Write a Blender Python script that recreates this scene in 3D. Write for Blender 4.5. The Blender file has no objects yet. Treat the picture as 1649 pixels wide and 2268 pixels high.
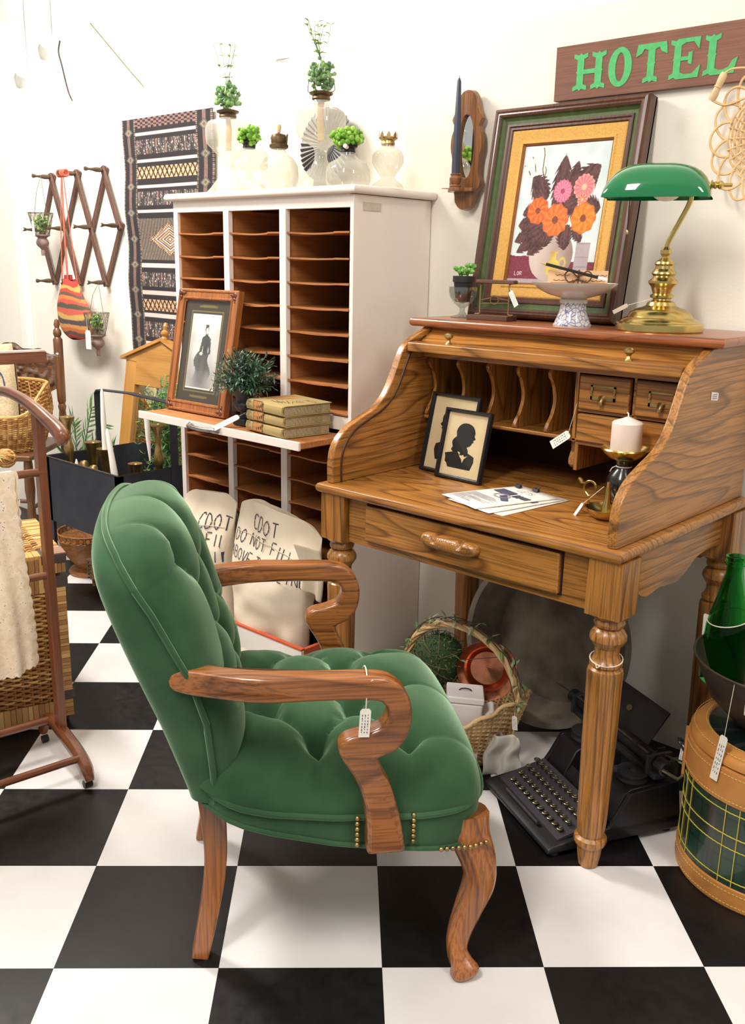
import bpy, math, random
import numpy as np
from math import sin, cos, pi, radians as rad
from mathutils import Vector, Matrix, noise

# ------------------------------------------------------------------ camera
SC = bpy.context.scene
COL = SC.collection
RX, RY = 1649, 2268
F_PX, PITCH, ROLL, YAW, CAM_Z = 2069.25, 0.2613, 0.0192, -0.7328, 1.2769
fw = Vector((sin(YAW) * cos(PITCH), cos(YAW) * cos(PITCH), -sin(PITCH)))
rt = Vector((cos(YAW), -sin(YAW), 0)); up = rt.cross(fw)
r2 = cos(ROLL) * rt + sin(ROLL) * up; u2 = -sin(ROLL) * rt + cos(ROLL) * up
cam = bpy.data.objects.new('camera', bpy.data.cameras.new('camera')); COL.objects.link(cam)
cam.matrix_world = Matrix(((r2.x, u2.x, -fw.x, 0), (r2.y, u2.y, -fw.y, 0), (r2.z, u2.z, -fw.z, CAM_Z), (0, 0, 0, 1)))
cam.data.sensor_fit = 'HORIZONTAL'; cam.data.sensor_width = 36; cam.data.lens = 36 * F_PX / RX
cam.data.clip_start = .05
SC.camera = cam
# ------------------------------------------------------------------ light
SC.view_settings.view_transform = 'Standard'; SC.view_settings.look = 'None'
SC.view_settings.gamma = 1; SC.view_settings.use_curve_mapping = False
SC.view_settings.exposure = 0.33
w = bpy.data.worlds.new('world'); SC.world = w; w.use_nodes = True
w.node_tree.nodes['Background'].inputs[0].default_value = (1, .975, .94, 1)
w.node_tree.nodes['Background'].inputs[1].default_value = .40


def area(name, loc, size, power, target, color=(1, .97, .92)):
    l = bpy.data.lights.new(name, 'AREA'); l.shape = 'RECTANGLE'; l.size, l.size_y = size
    l.energy = power; l.color = color
    o = bpy.data.objects.new(name, l); COL.objects.link(o); o.location = loc
    o.rotation_euler = (Vector(target) - Vector(loc)).to_track_quat('-Z', 'Y').to_euler()
    return o


area('ceiling_lamp', (-3.3, 1.1, 2.75), (1.2, .35), 70, (-3.2, 1.9, 0))
area('ceiling_lamp', (-.9, -.2, 2.85), (.35, 1.3), 50, (-1.1, 1.2, 0))
area('ceiling_lamp', (.9, 1.0, 2.85), (.35, 1.2), 26, (-.6, 1.6, .4))
area('ceiling_lamp', (-4.6, 3.4, 2.9), (4.0, .6), 420, (-4.4, 6.2, 1.2))  # added fill, out of view, to whiten the far wall
area('ceiling_lamp', (-9.5, 3.2, 2.9), (3.0, .6), 420, (-10.5, 6.2, 1.5))  # second added fill, brightens the far wall towards the left end
area('ceiling_lamp', (-2.0, 3.6, 2.0), (3.6, .5), 60, (-2.0, 3.8, 4))  # added uplight that brightens the ceiling beyond the partition

# ------------------------------------------------------------------ material helpers
MATS = {}


def nt(name):
    m = bpy.data.materials.new(name); m.use_nodes = True
    return m, m.node_tree, m.node_tree.nodes['Principled BSDF']


def nd(t, kind, **kw):
    n = t.nodes.new(kind)
    for k, v in kw.items(): setattr(n, k, v)
    return n


def lin(c):
    return tuple((x / 12.92 if x <= .04045 else ((x + .055) / 1.055) ** 2.4) for x in [v / 255 for v in c])


def ramp(t, stops):
    r = t.nodes.new('ShaderNodeValToRGB'); e = r.color_ramp.elements
    while len(e) < len(stops): e.new(.5)
    for i, (p, c) in enumerate(stops): e[i].position = p; e[i].color = (*c, 1)
    return r


def coords(t, scale, rot=(0, 0, 0)):
    tc = nd(t, 'ShaderNodeTexCoord'); mp = nd(t, 'ShaderNodeMapping')
    mp.inputs['Scale'].default_value = scale; mp.inputs['Rotation'].default_value = rot
    t.links.new(tc.outputs['Object'], mp.inputs['Vector']); return mp.outputs[0]


def plain(name, c, rough=.6, metal=0, var=.12, scale=30, bump=0, sheen=0, coat=0, spec=.5, trans=0, ior=1.45, c2=None, bscale=None):
    if name in MATS: return MATS[name]
    m, t, p = nt(name); col = lin(c)
    v = coords(t, (1, 1, 1)); n = nd(t, 'ShaderNodeTexNoise'); n.inputs['Scale'].default_value = scale; n.inputs['Detail'].default_value = 4
    t.links.new(v, n.inputs['Vector'])
    a = tuple(x * (1 - var) for x in col); b = lin(c2) if c2 else tuple(min(1, x * (1 + var)) for x in col)
    r = ramp(t, [(.3, a), (.7, b)]); t.links.new(n.outputs['Fac'], r.inputs[0]); t.links.new(r.outputs[0], p.inputs['Base Color'])
    p.inputs['Roughness'].default_value = rough; p.inputs['Metallic'].default_value = metal
    p.inputs['Sheen Weight'].default_value = sheen; p.inputs['Coat Weight'].default_value = coat
    p.inputs['Specular IOR Level'].default_value = spec; p.inputs['Transmission Weight'].default_value = trans; p.inputs['IOR'].default_value = ior
    if bump:
        n2 = nd(t, 'ShaderNodeTexNoise'); n2.inputs['Scale'].default_value = bscale or scale * 3; t.links.new(v, n2.inputs['Vector'])
        b_ = nd(t, 'ShaderNodeBump'); b_.inputs['Strength'].default_value = bump; b_.inputs['Distance'].default_value = .002
        t.links.new(n2.outputs['Fac'], b_.inputs['Height']); t.links.new(b_.outputs[0], p.inputs['Normal'])
    MATS[name] = m; return m


def wood(name, light, dark, axis=0, freq=7, rough=.33, cross=5.0, along=.7, coat=.25, pores=.5, lines=.6, seed=0):
    """contour-line grain that runs along the given object axis"""
    key = f'{name}_{"xyz"[axis]}'
    if key in MATS: return MATS[key]
    m, t, p = nt(key); L, D = lin(light), lin(dark)
    s = [cross] * 3; s[axis] = along
    v = coords(t, s); ad = nd(t, 'ShaderNodeVectorMath', operation='ADD'); ad.inputs[1].default_value = (seed * 3.1, seed * 1.7, seed)
    t.links.new(v, ad.inputs[0]); v = ad.outputs[0]
    n = nd(t, 'ShaderNodeTexNoise'); n.inputs['Scale'].default_value = 1; n.inputs['Detail'].default_value = 1.5; n.inputs['Roughness'].default_value = .45
    t.links.new(v, n.inputs['Vector'])
    mu = nd(t, 'ShaderNodeMath', operation='MULTIPLY'); mu.inputs[1].default_value = freq * 2.2; t.links.new(n.outputs['Fac'], mu.inputs[0])
    fr = nd(t, 'ShaderNodeMath', operation='FRACT'); t.links.new(mu.outputs[0], fr.inputs[0])
    md = tuple(.5 * (a + b) for a, b in zip(L, D)); mk = tuple(a + (b - a) * lines for a, b in zip(L, D))
    r = ramp(t, [(0, mk), (.12, L), (.70, tuple(a + (b - a) * .16 for a, b in zip(L, D))), (.90, tuple(a + (b - a) * lines * .6 for a, b in zip(L, D))), (.97, mk), (1, mk)]); t.links.new(fr.outputs[0], r.inputs[0])
    s2 = [240] * 3; s2[axis] = 7; v2 = coords(t, s2); n2 = nd(t, 'ShaderNodeTexNoise'); n2.inputs['Scale'].default_value = 1; n2.inputs['Detail'].default_value = 2
    t.links.new(v2, n2.inputs['Vector']); r2_ = ramp(t, [(.38, (1 - pores,) * 3), (.55, (1, 1, 1))]); t.links.new(n2.outputs['Fac'], r2_.inputs[0])
    mx = nd(t, 'ShaderNodeMixRGB', blend_type='MULTIPLY'); mx.inputs[0].default_value = .8
    t.links.new(r.outputs[0], mx.inputs[1]); t.links.new(r2_.outputs[0], mx.inputs[2])
    n3 = nd(t, 'ShaderNodeTexNoise'); n3.inputs['Scale'].default_value = 3; v3 = coords(t, (1, 1, 1)); t.links.new(v3, n3.inputs['Vector'])
    r3 = ramp(t, [(.3, (.82, .8, .76)), (.7, (1.1, 1.08, 1.05))]); t.links.new(n3.outputs['Fac'], r3.inputs[0])
    m2 = nd(t, 'ShaderNodeMixRGB', blend_type='MULTIPLY'); m2.inputs[0].default_value = 1; t.links.new(mx.outputs[0], m2.inputs[1]); t.links.new(r3.outputs[0], m2.inputs[2])
    t.links.new(m2.outputs[0], p.inputs['Base Color']); p.inputs['Roughness'].default_value = rough; p.inputs['Coat Weight'].default_value = coat
    p.inputs['Coat Roughness'].default_value = .25
    b_ = nd(t, 'ShaderNodeBump'); b_.inputs['Strength'].default_value = .25; b_.inputs['Distance'].default_value = .001
    t.links.new(n2.outputs['Fac'], b_.inputs['Height']); t.links.new(b_.outputs[0], p.inputs['Normal'])
    MATS[key] = m; return m


def vcol(name, rough=.8, sheen=0, bump=0, coat=0):
    if name in MATS: return MATS[name]
    m, t, p = nt(name); a = nd(t, 'ShaderNodeAttribute'); a.attribute_name = 'Col'
    t.links.new(a.outputs['Color'], p.inputs['Base Color']); p.inputs['Roughness'].default_value = rough
    p.inputs['Sheen Weight'].default_value = sheen; p.inputs['Coat Weight'].default_value = coat
    if bump:
        n2 = nd(t, 'ShaderNodeTexNoise'); n2.inputs['Scale'].default_value = bump; t.links.new(coords(t, (1, 1, 1)), n2.inputs['Vector'])
        b_ = nd(t, 'ShaderNodeBump'); b_.inputs['Strength'].default_value = .5; b_.inputs['Distance'].default_value = .002
        t.links.new(n2.outputs['Fac'], b_.inputs['Height']); t.links.new(b_.outputs[0], p.inputs['Normal'])
    MATS[name] = m; return m


def glass(name, c=(255, 255, 255), rough=.02, ior=1.4):
    """clear glass; shadow stays light because the sheet is thin"""
    if name in MATS: return MATS[name]
    m, t, p = nt(name); col = lin(c)
    p.inputs['Base Color'].default_value = (*col, 1); p.inputs['Roughness'].default_value = rough
    p.inputs['Transmission Weight'].default_value = 1; p.inputs['IOR'].default_value = ior
    MATS[name] = m; return m


def thin_glass(name, c=(250, 250, 250), k=.12):
    """a pane: mostly transparent with a gloss on it"""
    if name in MATS: return MATS[name]
    m, t, p = nt(name); out = [n for n in t.nodes if n.type == 'OUTPUT_MATERIAL'][0]
    tr = nd(t, 'ShaderNodeBsdfTransparent'); tr.inputs[0].default_value = (*lin(c), 1)
    gl = nd(t, 'ShaderNodeBsdfGlossy'); gl.inputs['Roughness'].default_value = .03
    fr = nd(t, 'ShaderNodeLayerWeight'); fr.inputs[0].default_value = .5
    pw_ = nd(t, 'ShaderNodeMath', operation='POWER'); pw_.inputs[1].default_value = 3.5; t.links.new(fr.outputs['Facing'], pw_.inputs[0])
    ml = nd(t, 'ShaderNodeMath', operation='MULTIPLY_ADD'); ml.inputs[1].default_value = .52; ml.inputs[2].default_value = k
    t.links.new(pw_.outputs[0], ml.inputs[0])
    mx = nd(t, 'ShaderNodeMixShader'); t.links.new(ml.outputs[0], mx.inputs[0]); t.links.new(tr.outputs[0], mx.inputs[1]); t.links.new(gl.outputs[0], mx.inputs[2])
    t.links.new(mx.outputs[0], out.inputs[0]); MATS[name] = m; return m


# ------------------------------------------------------------------ mesh helpers
def V(*a): return np.array(a, float)


def spline(pts, n=6, closed=False):
    P = [np.array(p, float) for p in pts]; out = []; N = len(P)
    rng = range(N if closed else N - 1)
    for i in rng:
        a = P[(i - 1) % N] if closed or i > 0 else P[i]; b = P[i]; c = P[(i + 1) % N]
        d = P[(i + 2) % N] if closed or i + 2 < N else P[(i + 1) % N]
        for k in range(n):
            s = k / n
            out.append(.5 * ((2 * b) + (c - a) * s + (2 * a - 5 * b + 4 * c - d) * s * s + (3 * b - a - 3 * c + d) * s ** 3))
    if not closed: out.append(P[-1])
    return out


class MB:
    def __init__(s): s.v = []; s.f = []; s.c = []

    def add(s, vs, fs, M=None, col=None):
        o = len(s.v)
        for p in vs:
            q = M @ Vector(p) if M is not None else p
            s.v.append((float(q[0]), float(q[1]), float(q[2])))
            s.c.append(col or (1, 1, 1))
        s.f += [tuple(i + o for i in f) for f in fs]; return s

    def box(s, x0, x1, y0, y1, z0, z1, M=None, col=None):
        v = [(x, y, z) for z in (z0, z1) for y in (y0, y1) for x in (x0, x1)]
        return s.add(v, [(0, 2, 3, 1), (4, 5, 7, 6), (0, 1, 5, 4), (2, 6, 7, 3), (0, 4, 6, 2), (1, 3, 7, 5)], M, col)

    def lathe(s, prof, c=(0, 0, 0), n=32, M=None, cap=True, rmod=None, col=None):
        v = []; f = []
        for r, z in prof:
            for k in range(n):
                a = 2 * pi * k / n; rr = r * (rmod(a, z) if rmod else 1); v.append((c[0] + rr * cos(a), c[1] + rr * sin(a), c[2] + z))
        m = len(prof)
        for i in range(m - 1):
            for k in range(n):
                k2 = (k + 1) % n; f.append((i * n + k, i * n + k2, (i + 1) * n + k2, (i + 1) * n + k))
        if cap:
            if prof[0][0] > 1e-5: f.append(tuple(range(n - 1, -1, -1)))
            if prof[-1][0] > 1e-5: f.append(tuple((m - 1) * n + k for k in range(n)))
        return s.add(v, f, M, col)

    def tube(s, pts, r, n=8, closed=False, up=(0, 0, 1), flat=1, ex=2, M=None, cap=True, col=None, twist=0):
        P = [np.array(p, float) for p in pts]; N = len(P); v = []; f = []
        R = r if hasattr(r, '__len__') else [r] * N; FL = flat if hasattr(flat, '__len__') else [flat] * N
        U = np.array(up, float); prev = None
        for i, p in enumerate(P):
            a = P[(i - 1) % N] if closed or i > 0 else P[i]; b = P[(i + 1) % N] if closed or i < N - 1 else P[i]
            T = b - a; T = T / (np.linalg.norm(T) + 1e-12)
            S = np.cross(T, U)
            if np.linalg.norm(S) < .08: S = prev if prev is not None else np.cross(T, V(1, .3, .1))
            S = S / np.linalg.norm(S)
            if prev is not None and S @ prev < 0: S = -S
            prev = S; B = np.cross(S, T)
            for k in range(n):
                an = 2 * pi * (k + .5) / n + twist * i; c_, s_ = cos(an), sin(an); e = 2 / ex
                cc = math.copysign(abs(c_) ** e, c_); ss = math.copysign(abs(s_) ** e, s_)
                v.append(tuple(p + S * cc * R[i] * FL[i] + B * ss * R[i]))
        for i in range(N if closed else N - 1):
            j = (i + 1) % N
            for k in range(n):
                k2 = (k + 1) % n; f.append((i * n + k, i * n + k2, j * n + k2, j * n + k))
        if cap and not closed: f += [tuple(range(n - 1, -1, -1)), tuple((N - 1) * n + k for k in range(n))]
        return s.add(v, f, M, col)

    def prism(s, out, d0, d1, ax='y', M=None, shift=None, col=None):
        """outline in the plane across ax, pushed from d0 to d1"""
        n = len(out); v = []
        for d in (d0, d1):
            for a, b in out:
                e = d + (shift(a, b) if shift else 0)
                v.append({'y': (a, e, b), 'x': (e, a, b), 'z': (a, b, e)}[ax])
        f = [tuple(range(n)), tuple(range(2 * n - 1, n - 1, -1))] + [(k, n + k, n + (k + 1) % n, (k + 1) % n) for k in range(n)]
        return s.add(v, f, M, col)

    def grid(s, fn, nu, nv, cu=False, cv=False, M=None, colfn=None, us=(0, 1), vs=(0, 1)):
        v = []; f = []; o = len(s.v)
        mu = nu if cu else nu + 1; mv = nv if cv else nv + 1
        for j in range(mv):
            for i in range(mu): v.append(fn(us[0] + (us[1] - us[0]) * i / nu, vs[0] + (vs[1] - vs[0]) * j / nv))
        for j in range(nv):
            for i in range(nu):
                i2 = (i + 1) % mu; j2 = (j + 1) % mv; f.append((j * mu + i, j * mu + i2, j2 * mu + i2, j2 * mu + i))
        s.add(v, f, M)
        if colfn:
            k = o
            for j in range(mv):
                for i in range(mu): s.c[k] = colfn(us[0] + (us[1] - us[0]) * i / nu, vs[0] + (vs[1] - vs[0]) * j / nv); k += 1
        return s

    def ball(s, c, r, n=10, m=6, sc=(1, 1, 1), M=None, col=None):
        v = [(c[0], c[1], c[2] - r * sc[2])]; f = []
        for j in range(1, m):
            th = pi * j / m
            for k in range(n): a = 2 * pi * k / n; v.append((c[0] + r * sc[0] * sin(th) * cos(a), c[1] + r * sc[1] * sin(th) * sin(a), c[2] - r * sc[2] * cos(th)))
        v.append((c[0], c[1], c[2] + r * sc[2])); L = len(v) - 1
        for k in range(n):
            k2 = (k + 1) % n; f.append((0, 1 + k2, 1 + k)); f.append((L, L - n + k, L - n + k2))
            for j in range(m - 2): f.append((1 + j * n + k, 1 + j * n + k2, 1 + (j + 1) * n + k2, 1 + (j + 1) * n + k))
        return s.add(v, f, M, col)

    def leaf(s, base, d, up_, L, W, bend=.3, fold=.15, nseg=3, col=None):
        d = np.array(d, float); d /= np.linalg.norm(d) + 1e-9; U = np.array(up_, float); S = np.cross(d, U); S /= np.linalg.norm(S) + 1e-9; U = np.cross(S, d)
        v = []; b = np.array(base, float)
        for i in range(nseg + 1):
            t = i / nseg; wd = W * .5 * sin(pi * min(1, t * .88 + .08)) if i < nseg else W * .02
            c = b + d * L * t - U * L * bend * t * t
            v += [tuple(c - S * wd + U * wd * fold), tuple(c), tuple(c + S * wd + U * wd * fold)]
        f = []
        for i in range(nseg):
            o = 3 * i; f += [(o, o + 1, o + 4, o + 3), (o + 1, o + 2, o + 5, o + 4)]
        return s.add(v, f, None, col)

    def build(s, name, mat, parent=None, smooth=38, bevel=0, seg=2, kind=None, label=None, sub=0, solid=0, loc=None, rz=None):
        me = bpy.data.meshes.new(name); me.from_pydata([tuple(float(c) for c in q) for q in s.v], [], s.f); me.validate()
        if any(c != (1, 1, 1) for c in s.c):
            a = me.color_attributes.new('Col', 'FLOAT_COLOR', 'POINT')
            a.data.foreach_set('color', np.array([(*c, 1) for c in s.c], 'f').ravel())
        if smooth:
            me.polygons.foreach_set('use_smooth', [True] * len(me.polygons)); me.set_sharp_from_angle(angle=rad(smooth))
        me.materials.append(mat)
        o = bpy.data.objects.new(name, me); COL.objects.link(o)
        if parent is not None: o.parent = parent
        if loc is not None: o.location = loc
        if rz is not None: o.rotation_euler.z = rz
        if solid:
            md = o.modifiers.new('solid', 'SOLIDIFY'); md.thickness = solid; md.offset = 0
        if bevel:
            b = o.modifiers.new('bevel', 'BEVEL'); b.width = bevel; b.segments = seg; b.limit_method = 'ANGLE'; b.angle_limit = rad(35)
            b.harden_normals = bool(smooth)
        if sub: q = o.modifiers.new('sub', 'SUBSURF'); q.levels = q.render_levels = sub
        if kind: o['kind'] = kind
        if label: o['label'] = label
        return o


def thing(name, label, cat, loc=(0, 0, 0), rz=0, group=None, rot=None):
    o = bpy.data.objects.new(name, None); COL.objects.link(o); o.empty_display_size = .05
    o.location = loc; o.rotation_euler = rot or (0, 0, rz); o['label'] = label; o['category'] = cat
    if group: o['group'] = group
    return o


def tagm(o, label, cat, group=None):
    o['label'] = label; o['category'] = cat
    if group: o['group'] = group
    return o


def struct(o): o['kind'] = 'structure'; return o


def rect(x0, x1, y0, y1): return [(x0, y0), (x1, y0), (x1, y1), (x0, y1)]


# stroke letters on a 4 x 6 cell
SF = {'A': [[(0, 0), (2, 6), (4, 0)], [(.8, 2.2), (3.2, 2.2)]], 'B': [[(0, 0), (0, 6), (3, 6), (3.6, 4.6), (3, 3.2), (0, 3.2)], [(3, 3.2), (4, 1.6), (3, 0), (0, 0)]],
      'C': [[(4, 5.2), (2.8, 6), (1, 5.6), (0, 3), (1, .4), (2.8, 0), (4, .8)]], 'D': [[(0, 0), (0, 6), (2.5, 5.6), (4, 3), (2.5, .4), (0, 0)]],
      'E': [[(4, 6), (0, 6), (0, 0), (4, 0)], [(0, 3.1), (3, 3.1)]], 'F': [[(4, 6), (0, 6), (0, 0)], [(0, 3.1), (3, 3.1)]],
      'G': [[(4, 5), (2.5, 6), (.6, 5), (0, 3), (.8, .6), (2.6, 0), (4, 1), (4, 2.8), (2.4, 2.8)]], 'H': [[(0, 0), (0, 6)], [(4, 0), (4, 6)], [(0, 3), (4, 3)]],
      'I': [[(2, 0), (2, 6)]], 'K': [[(0, 0), (0, 6)], [(4, 6), (0, 3), (4, 0)]], 'L': [[(0, 6), (0, 0), (3.6, 0)]], 'M': [[(0, 0), (.3, 6), (2, 2), (3.7, 6), (4, 0)]],
      'N': [[(0, 0), (0, 6), (4, 0), (4, 6)]], 'O': [[(2, 0), (.4, 1.4), (0, 3), (.4, 4.6), (2, 6)], [(2, 6), (3.6, 4.6), (4, 3), (3.6, 1.4), (2, 0)]],
      'P': [[(0, 0), (0, 6), (3, 6), (4, 4.6), (3, 3.1), (0, 3.1)]], 'R': [[(0, 0), (0, 6), (3, 6), (4, 4.6), (3, 3.1), (0, 3.1)], [(2, 3.1), (4, 0)]],
      'S': [[(3.8, 5), (2, 6), (.2, 5), (.6, 3.6), (3.4, 2.4), (3.8, 1), (2, 0), (.2, 1)]], 'T': [[(0, 6), (4, 6)], [(2, 6), (2, 0)]], 'V': [[(0, 6), (2, 0), (4, 6)]],
      'U': [[(0, 6), (0, 1), (2, 0), (4, 1), (4, 6)]], 'W': [[(0, 6), (1, 0), (2, 4), (3, 0), (4, 6)]], '.': [[(1.6, 2.6), (2.4, 2.6)]], '$': [[(3.8, 5), (2, 5.6), (.2, 4.6), (3.8, 1.6), (2, .4), (.2, 1.2)], [(2, 0), (2, 6)]],
      '1': [[(1, 5), (2, 6), (2, 0)]], '2': [[(0, 5), (2, 6), (4, 4.6), (0, 0), (4, 0)]], '5': [[(4, 6), (0, 6), (0, 3.4), (3, 3.4), (4, 1.8), (2.6, 0), (0, .4)]]}


def write(mb, text, fn, x, y, h, w=None, th=.12, gap=1.4, col=None, stencil=False):
    """ribbon strokes laid on the surface fn(x, y) -> point"""
    w = w or h * .55; u = w / 4; v_ = h / 6
    for ch in text:
        if ch in SF:
            for st in SF[ch]:
                for a, b in zip(st[:-1], st[1:]):
                    ax, ay, bx, by = x + a[0] * u, y + a[1] * v_, x + b[0] * u, y + b[1] * v_
                    if stencil: ax, ay, bx, by = ax + (bx - ax) * .06, ay + (by - ay) * .06, bx - (bx - ax) * .06, by - (by - ay) * .06
                    L = math.hypot(bx - ax, by - ay) + 1e-9; nx, ny = -(by - ay) / L * h * th * .5, (bx - ax) / L * h * th * .5
                    k = max(1, int(L / (h * .3))); vv = []
                    for i in range(k + 1):
                        s = i / k; px, py = ax + (bx - ax) * s, ay + (by - ay) * s
                        vv += [fn(px + nx, py + ny), fn(px - nx, py - ny)]
                    mb.add(vv, [(2 * i, 2 * i + 1, 2 * i + 3, 2 * i + 2) for i in range(k)], None, col)
        x += w * gap if ch != ' ' else w * .8
    return x


OAK_L, OAK_D = (186, 126, 60), (98, 56, 22)


def oak(ax, s=0): return wood(f'oak_{s}', OAK_L, OAK_D, ax, seed=s, freq=9, lines=.75)


def coak(ax): return wood('chair_oak', (176, 108, 54), (88, 46, 20), ax, seed=4, coat=.5, rough=.28, freq=6, lines=.7)


brass = plain('brass', (204, 180, 112), .22, 1, .12, 12)
brass_old = plain('aged_brass', (178, 152, 100), .38, 1, .3, 40)
paper = plain('paper', (238, 230, 218), .9, 0, .03)
ink = plain('ink', (60, 55, 60), .9, 0, .05)
string = plain('string', (225, 215, 195), .9)
white_wax = plain('white_wax', (245, 238, 230), .45, 0, .02, 8)


def price_tag(parent, p, L=.05, W=.018, d=(0, 0, -1), n=(0, -1, 0), hole=None, lines=3, name='price_tag', via=None):
    """paper tag hanging from a loop of string; p is its top centre"""
    d = Vector(d).normalized(); n = Vector(n); n = (n - n.dot(d) * d).normalized(); s = d.cross(n); p = Vector(p)
    mb = MB(); o = [(-W * .32, 0), (W * .32, 0), (W / 2, W * .22), (W / 2, L), (-W / 2, L), (-W / 2, W * .22)]
    v = []
    for k in (0, .0006):
        for a, b in o: v.append(tuple(p + s * a + d * b + n * k))
    m = len(o); mb.add(v, [tuple(range(m)), tuple(range(2 * m - 1, m - 1, -1))] + [(i, m + i, m + (i + 1) % m, (i + 1) % m) for i in range(m)])
    t = mb.build(name, paper, parent, smooth=0)
    if lines:
        k = MB()
        for i in range(lines):
            x = (-W * .26 + i * W * .26)
            for j in range(7):
                a = L * .2 + j * L * .1; ln = L * (.03 + .05 * ((i * 3 + j * 5) % 4) / 4)
                q = [p + s * (x - W * .035) + d * a, p + s * (x + W * .035) + d * a, p + s * (x + W * .035) + d * (a + ln), p + s * (x - W * .035) + d * (a + ln)]
                k.add([tuple(c + n * .0012) for c in q], [(0, 1, 2, 3)])
        k.build('writing', ink, t, smooth=0)
    if hole is not None:
        h = Vector(hole); pts = [h] + [Vector(q) for q in (via or [])] + [p + d * W * .2]
        MB().tube(spline([tuple(q) for q in pts], 4), .0007, 5).build('string', string, parent)
    return t

# ------------------------------------------------------------------ setting
WY = 2.29


def floor_mat(name, base, rough, a, b):
    m, t, p = nt(name); g = nd(t, 'ShaderNodeNewGeometry'); n = nd(t, 'ShaderNodeTexNoise'); n.inputs['Scale'].default_value = 5; n.inputs['Detail'].default_value = 6
    t.links.new(g.outputs['Position'], n.inputs['Vector']); r = ramp(t, [(.35, lin(a)), (.75, lin(b))]); t.links.new(n.outputs['Fac'], r.inputs[0]); t.links.new(r.outputs[0], p.inputs['Base Color'])
    n2 = nd(t, 'ShaderNodeTexNoise'); n2.inputs['Scale'].default_value = 38; n2.inputs['Detail'].default_value = 5; t.links.new(g.outputs['Position'], n2.inputs['Vector'])
    r2_ = ramp(t, [(.3, (rough,) * 3), (.75, (rough + .16,) * 3)]); t.links.new(n2.outputs['Fac'], r2_.inputs[0]); t.links.new(r2_.outputs[0], p.inputs['Roughness'])
    b_ = nd(t, 'ShaderNodeBump'); b_.inputs['Strength'].default_value = .12; b_.inputs['Distance'].default_value = .0015
    t.links.new(n2.outputs['Fac'], b_.inputs['Height']); t.links.new(b_.outputs[0], p.inputs['Normal']); p.inputs['Specular IOR Level'].default_value = .4
    return m


tile_w = floor_mat('white_vinyl', None, .42, (222, 216, 214), (236, 231, 229)); tile_b = floor_mat('black_vinyl', None, .34, (14, 12, 13), (30, 26, 26))
wall_m = plain('wall_paint', (236, 229, 216), .9, 0, .02, 6, bump=.15, bscale=160)
ceil_m = plain('ceiling_white', (250, 248, 240), .95, 0, .01)
GY, GX0, GY0, TS = .7628, -.2264, 1.4697, .3048
fl_o = MB().box(-14, 2.6, -1.6, 6.2, -.06, -.004).build('floor', plain('floor_underlay', (40, 38, 38), .9), smooth=0); struct(fl_o)


def proj(x, y, z):
    d = Vector((x, y, z - CAM_Z)); k = d.dot(fw)
    if k < .1: return None
    return RX / 2 + F_PX * d.dot(r2) / k, RY / 2 - F_PX * d.dot(u2) / k


tb = MB().box(-.1522, .1522, -.1522, .1522, -.004, 0)
tw_o = None; far_w, far_b = MB(), MB(); protos = {}
cg, sg = cos(GY), sin(GY)
for i in range(-16, 12):
    for j in range(-14, 16):
        a, b = GX0 + (i + .5) * TS, GY0 + (j + .5) * TS; X, Y = a * cg - b * sg, a * sg + b * cg
        if not (-6.5 < X < 2.4 and -1.4 < Y < WY + .1): continue
        wh = (i + j) % 2 == 0
        pts = []
        for q in ((0, 0), (.5, .5), (-.5, .5), (.5, -.5), (-.5, -.5)):
            aa, bb = a + q[0] * TS, b + q[1] * TS; pts.append(proj(aa * cg - bb * sg, aa * sg + bb * cg, 0))
        vis = any(p and -60 < p[0] < RX + 60 and 1100 < p[1] < RY + 60 for p in pts)
        if vis and -4.6 < X:
            if wh not in protos:
                o = tb.build('tile', tile_w if wh else tile_b, fl_o, smooth=0); protos[wh] = o
            else:
                o = protos[wh].copy(); COL.objects.link(o); o.parent = fl_o
            o.location = (X, Y, 0); o.rotation_euler.z = GY
        else:
            (far_w if wh else far_b).add([(X + (p[0] * cg - p[1] * sg) * .1522, Y + (p[0] * sg + p[1] * cg) * .1522, 0) for p in ((-1, -1), (1, -1), (1, 1), (-1, 1))], [(0, 1, 2, 3)])
far_w.build('tile_field', tile_w, fl_o, smooth=0, kind='stuff'); far_b.build('tile_field', tile_b, fl_o, smooth=0, kind='stuff')
struct(MB().box(-9, 2.6, WY, WY + .06, 0, 1.91).build('wall_back', wall_m, smooth=0))
struct(MB().box(-14, 2.6, 6.2, 6.28, 0, 3.1).build('wall_far', ceil_m, smooth=0))
struct(MB().box(-14, -13.9, -1.6, 6.2, 0, 3.1).build('wall_left', ceil_m, smooth=0))
struct(MB().box(-14, 2.6, -1.6, 6.2, 3.02, 3.1).build('ceiling', ceil_m, smooth=0))
tm = MB().box(-4.30, -4.275, WY - .012, WY, 0, 1.9).box(-4.36, -4.30, WY - .02, WY, 0, 1.9)
struct(tm.build('trim_1', plain('trim_paint', (240, 236, 226), .8, 0, .02), smooth=0, bevel=.003))
struct(MB().box(-4.95, -4.84, 5.05, 5.15, 2.70, 3.02).build('trim_2', plain('post_paint', (250, 246, 214), .9), smooth=0))
# loose cables and fixtures up beyond the partition
dark = plain('dark_cable', (70, 62, 58), .7)


# ------------------------------------------------------------------ roll-top desk
DX0, DX1 = -1.65, -.80
desk = thing('rolltop_desk', 'open oak roll-top writing desk with turned legs and pigeonholes, against the white wall', 'desk', (-1.225, 1.95, 0))
dl = lambda mb: mb


def D(mb, name, mat, parent=None, **kw):
    """desk pieces are given in room metres; shift them to the desk's base"""
    mb.v = [(x + 1.225, y - 1.95, z) for x, y, z in mb.v]
    return mb.build(name, mat, parent or desk, **kw)


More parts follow.
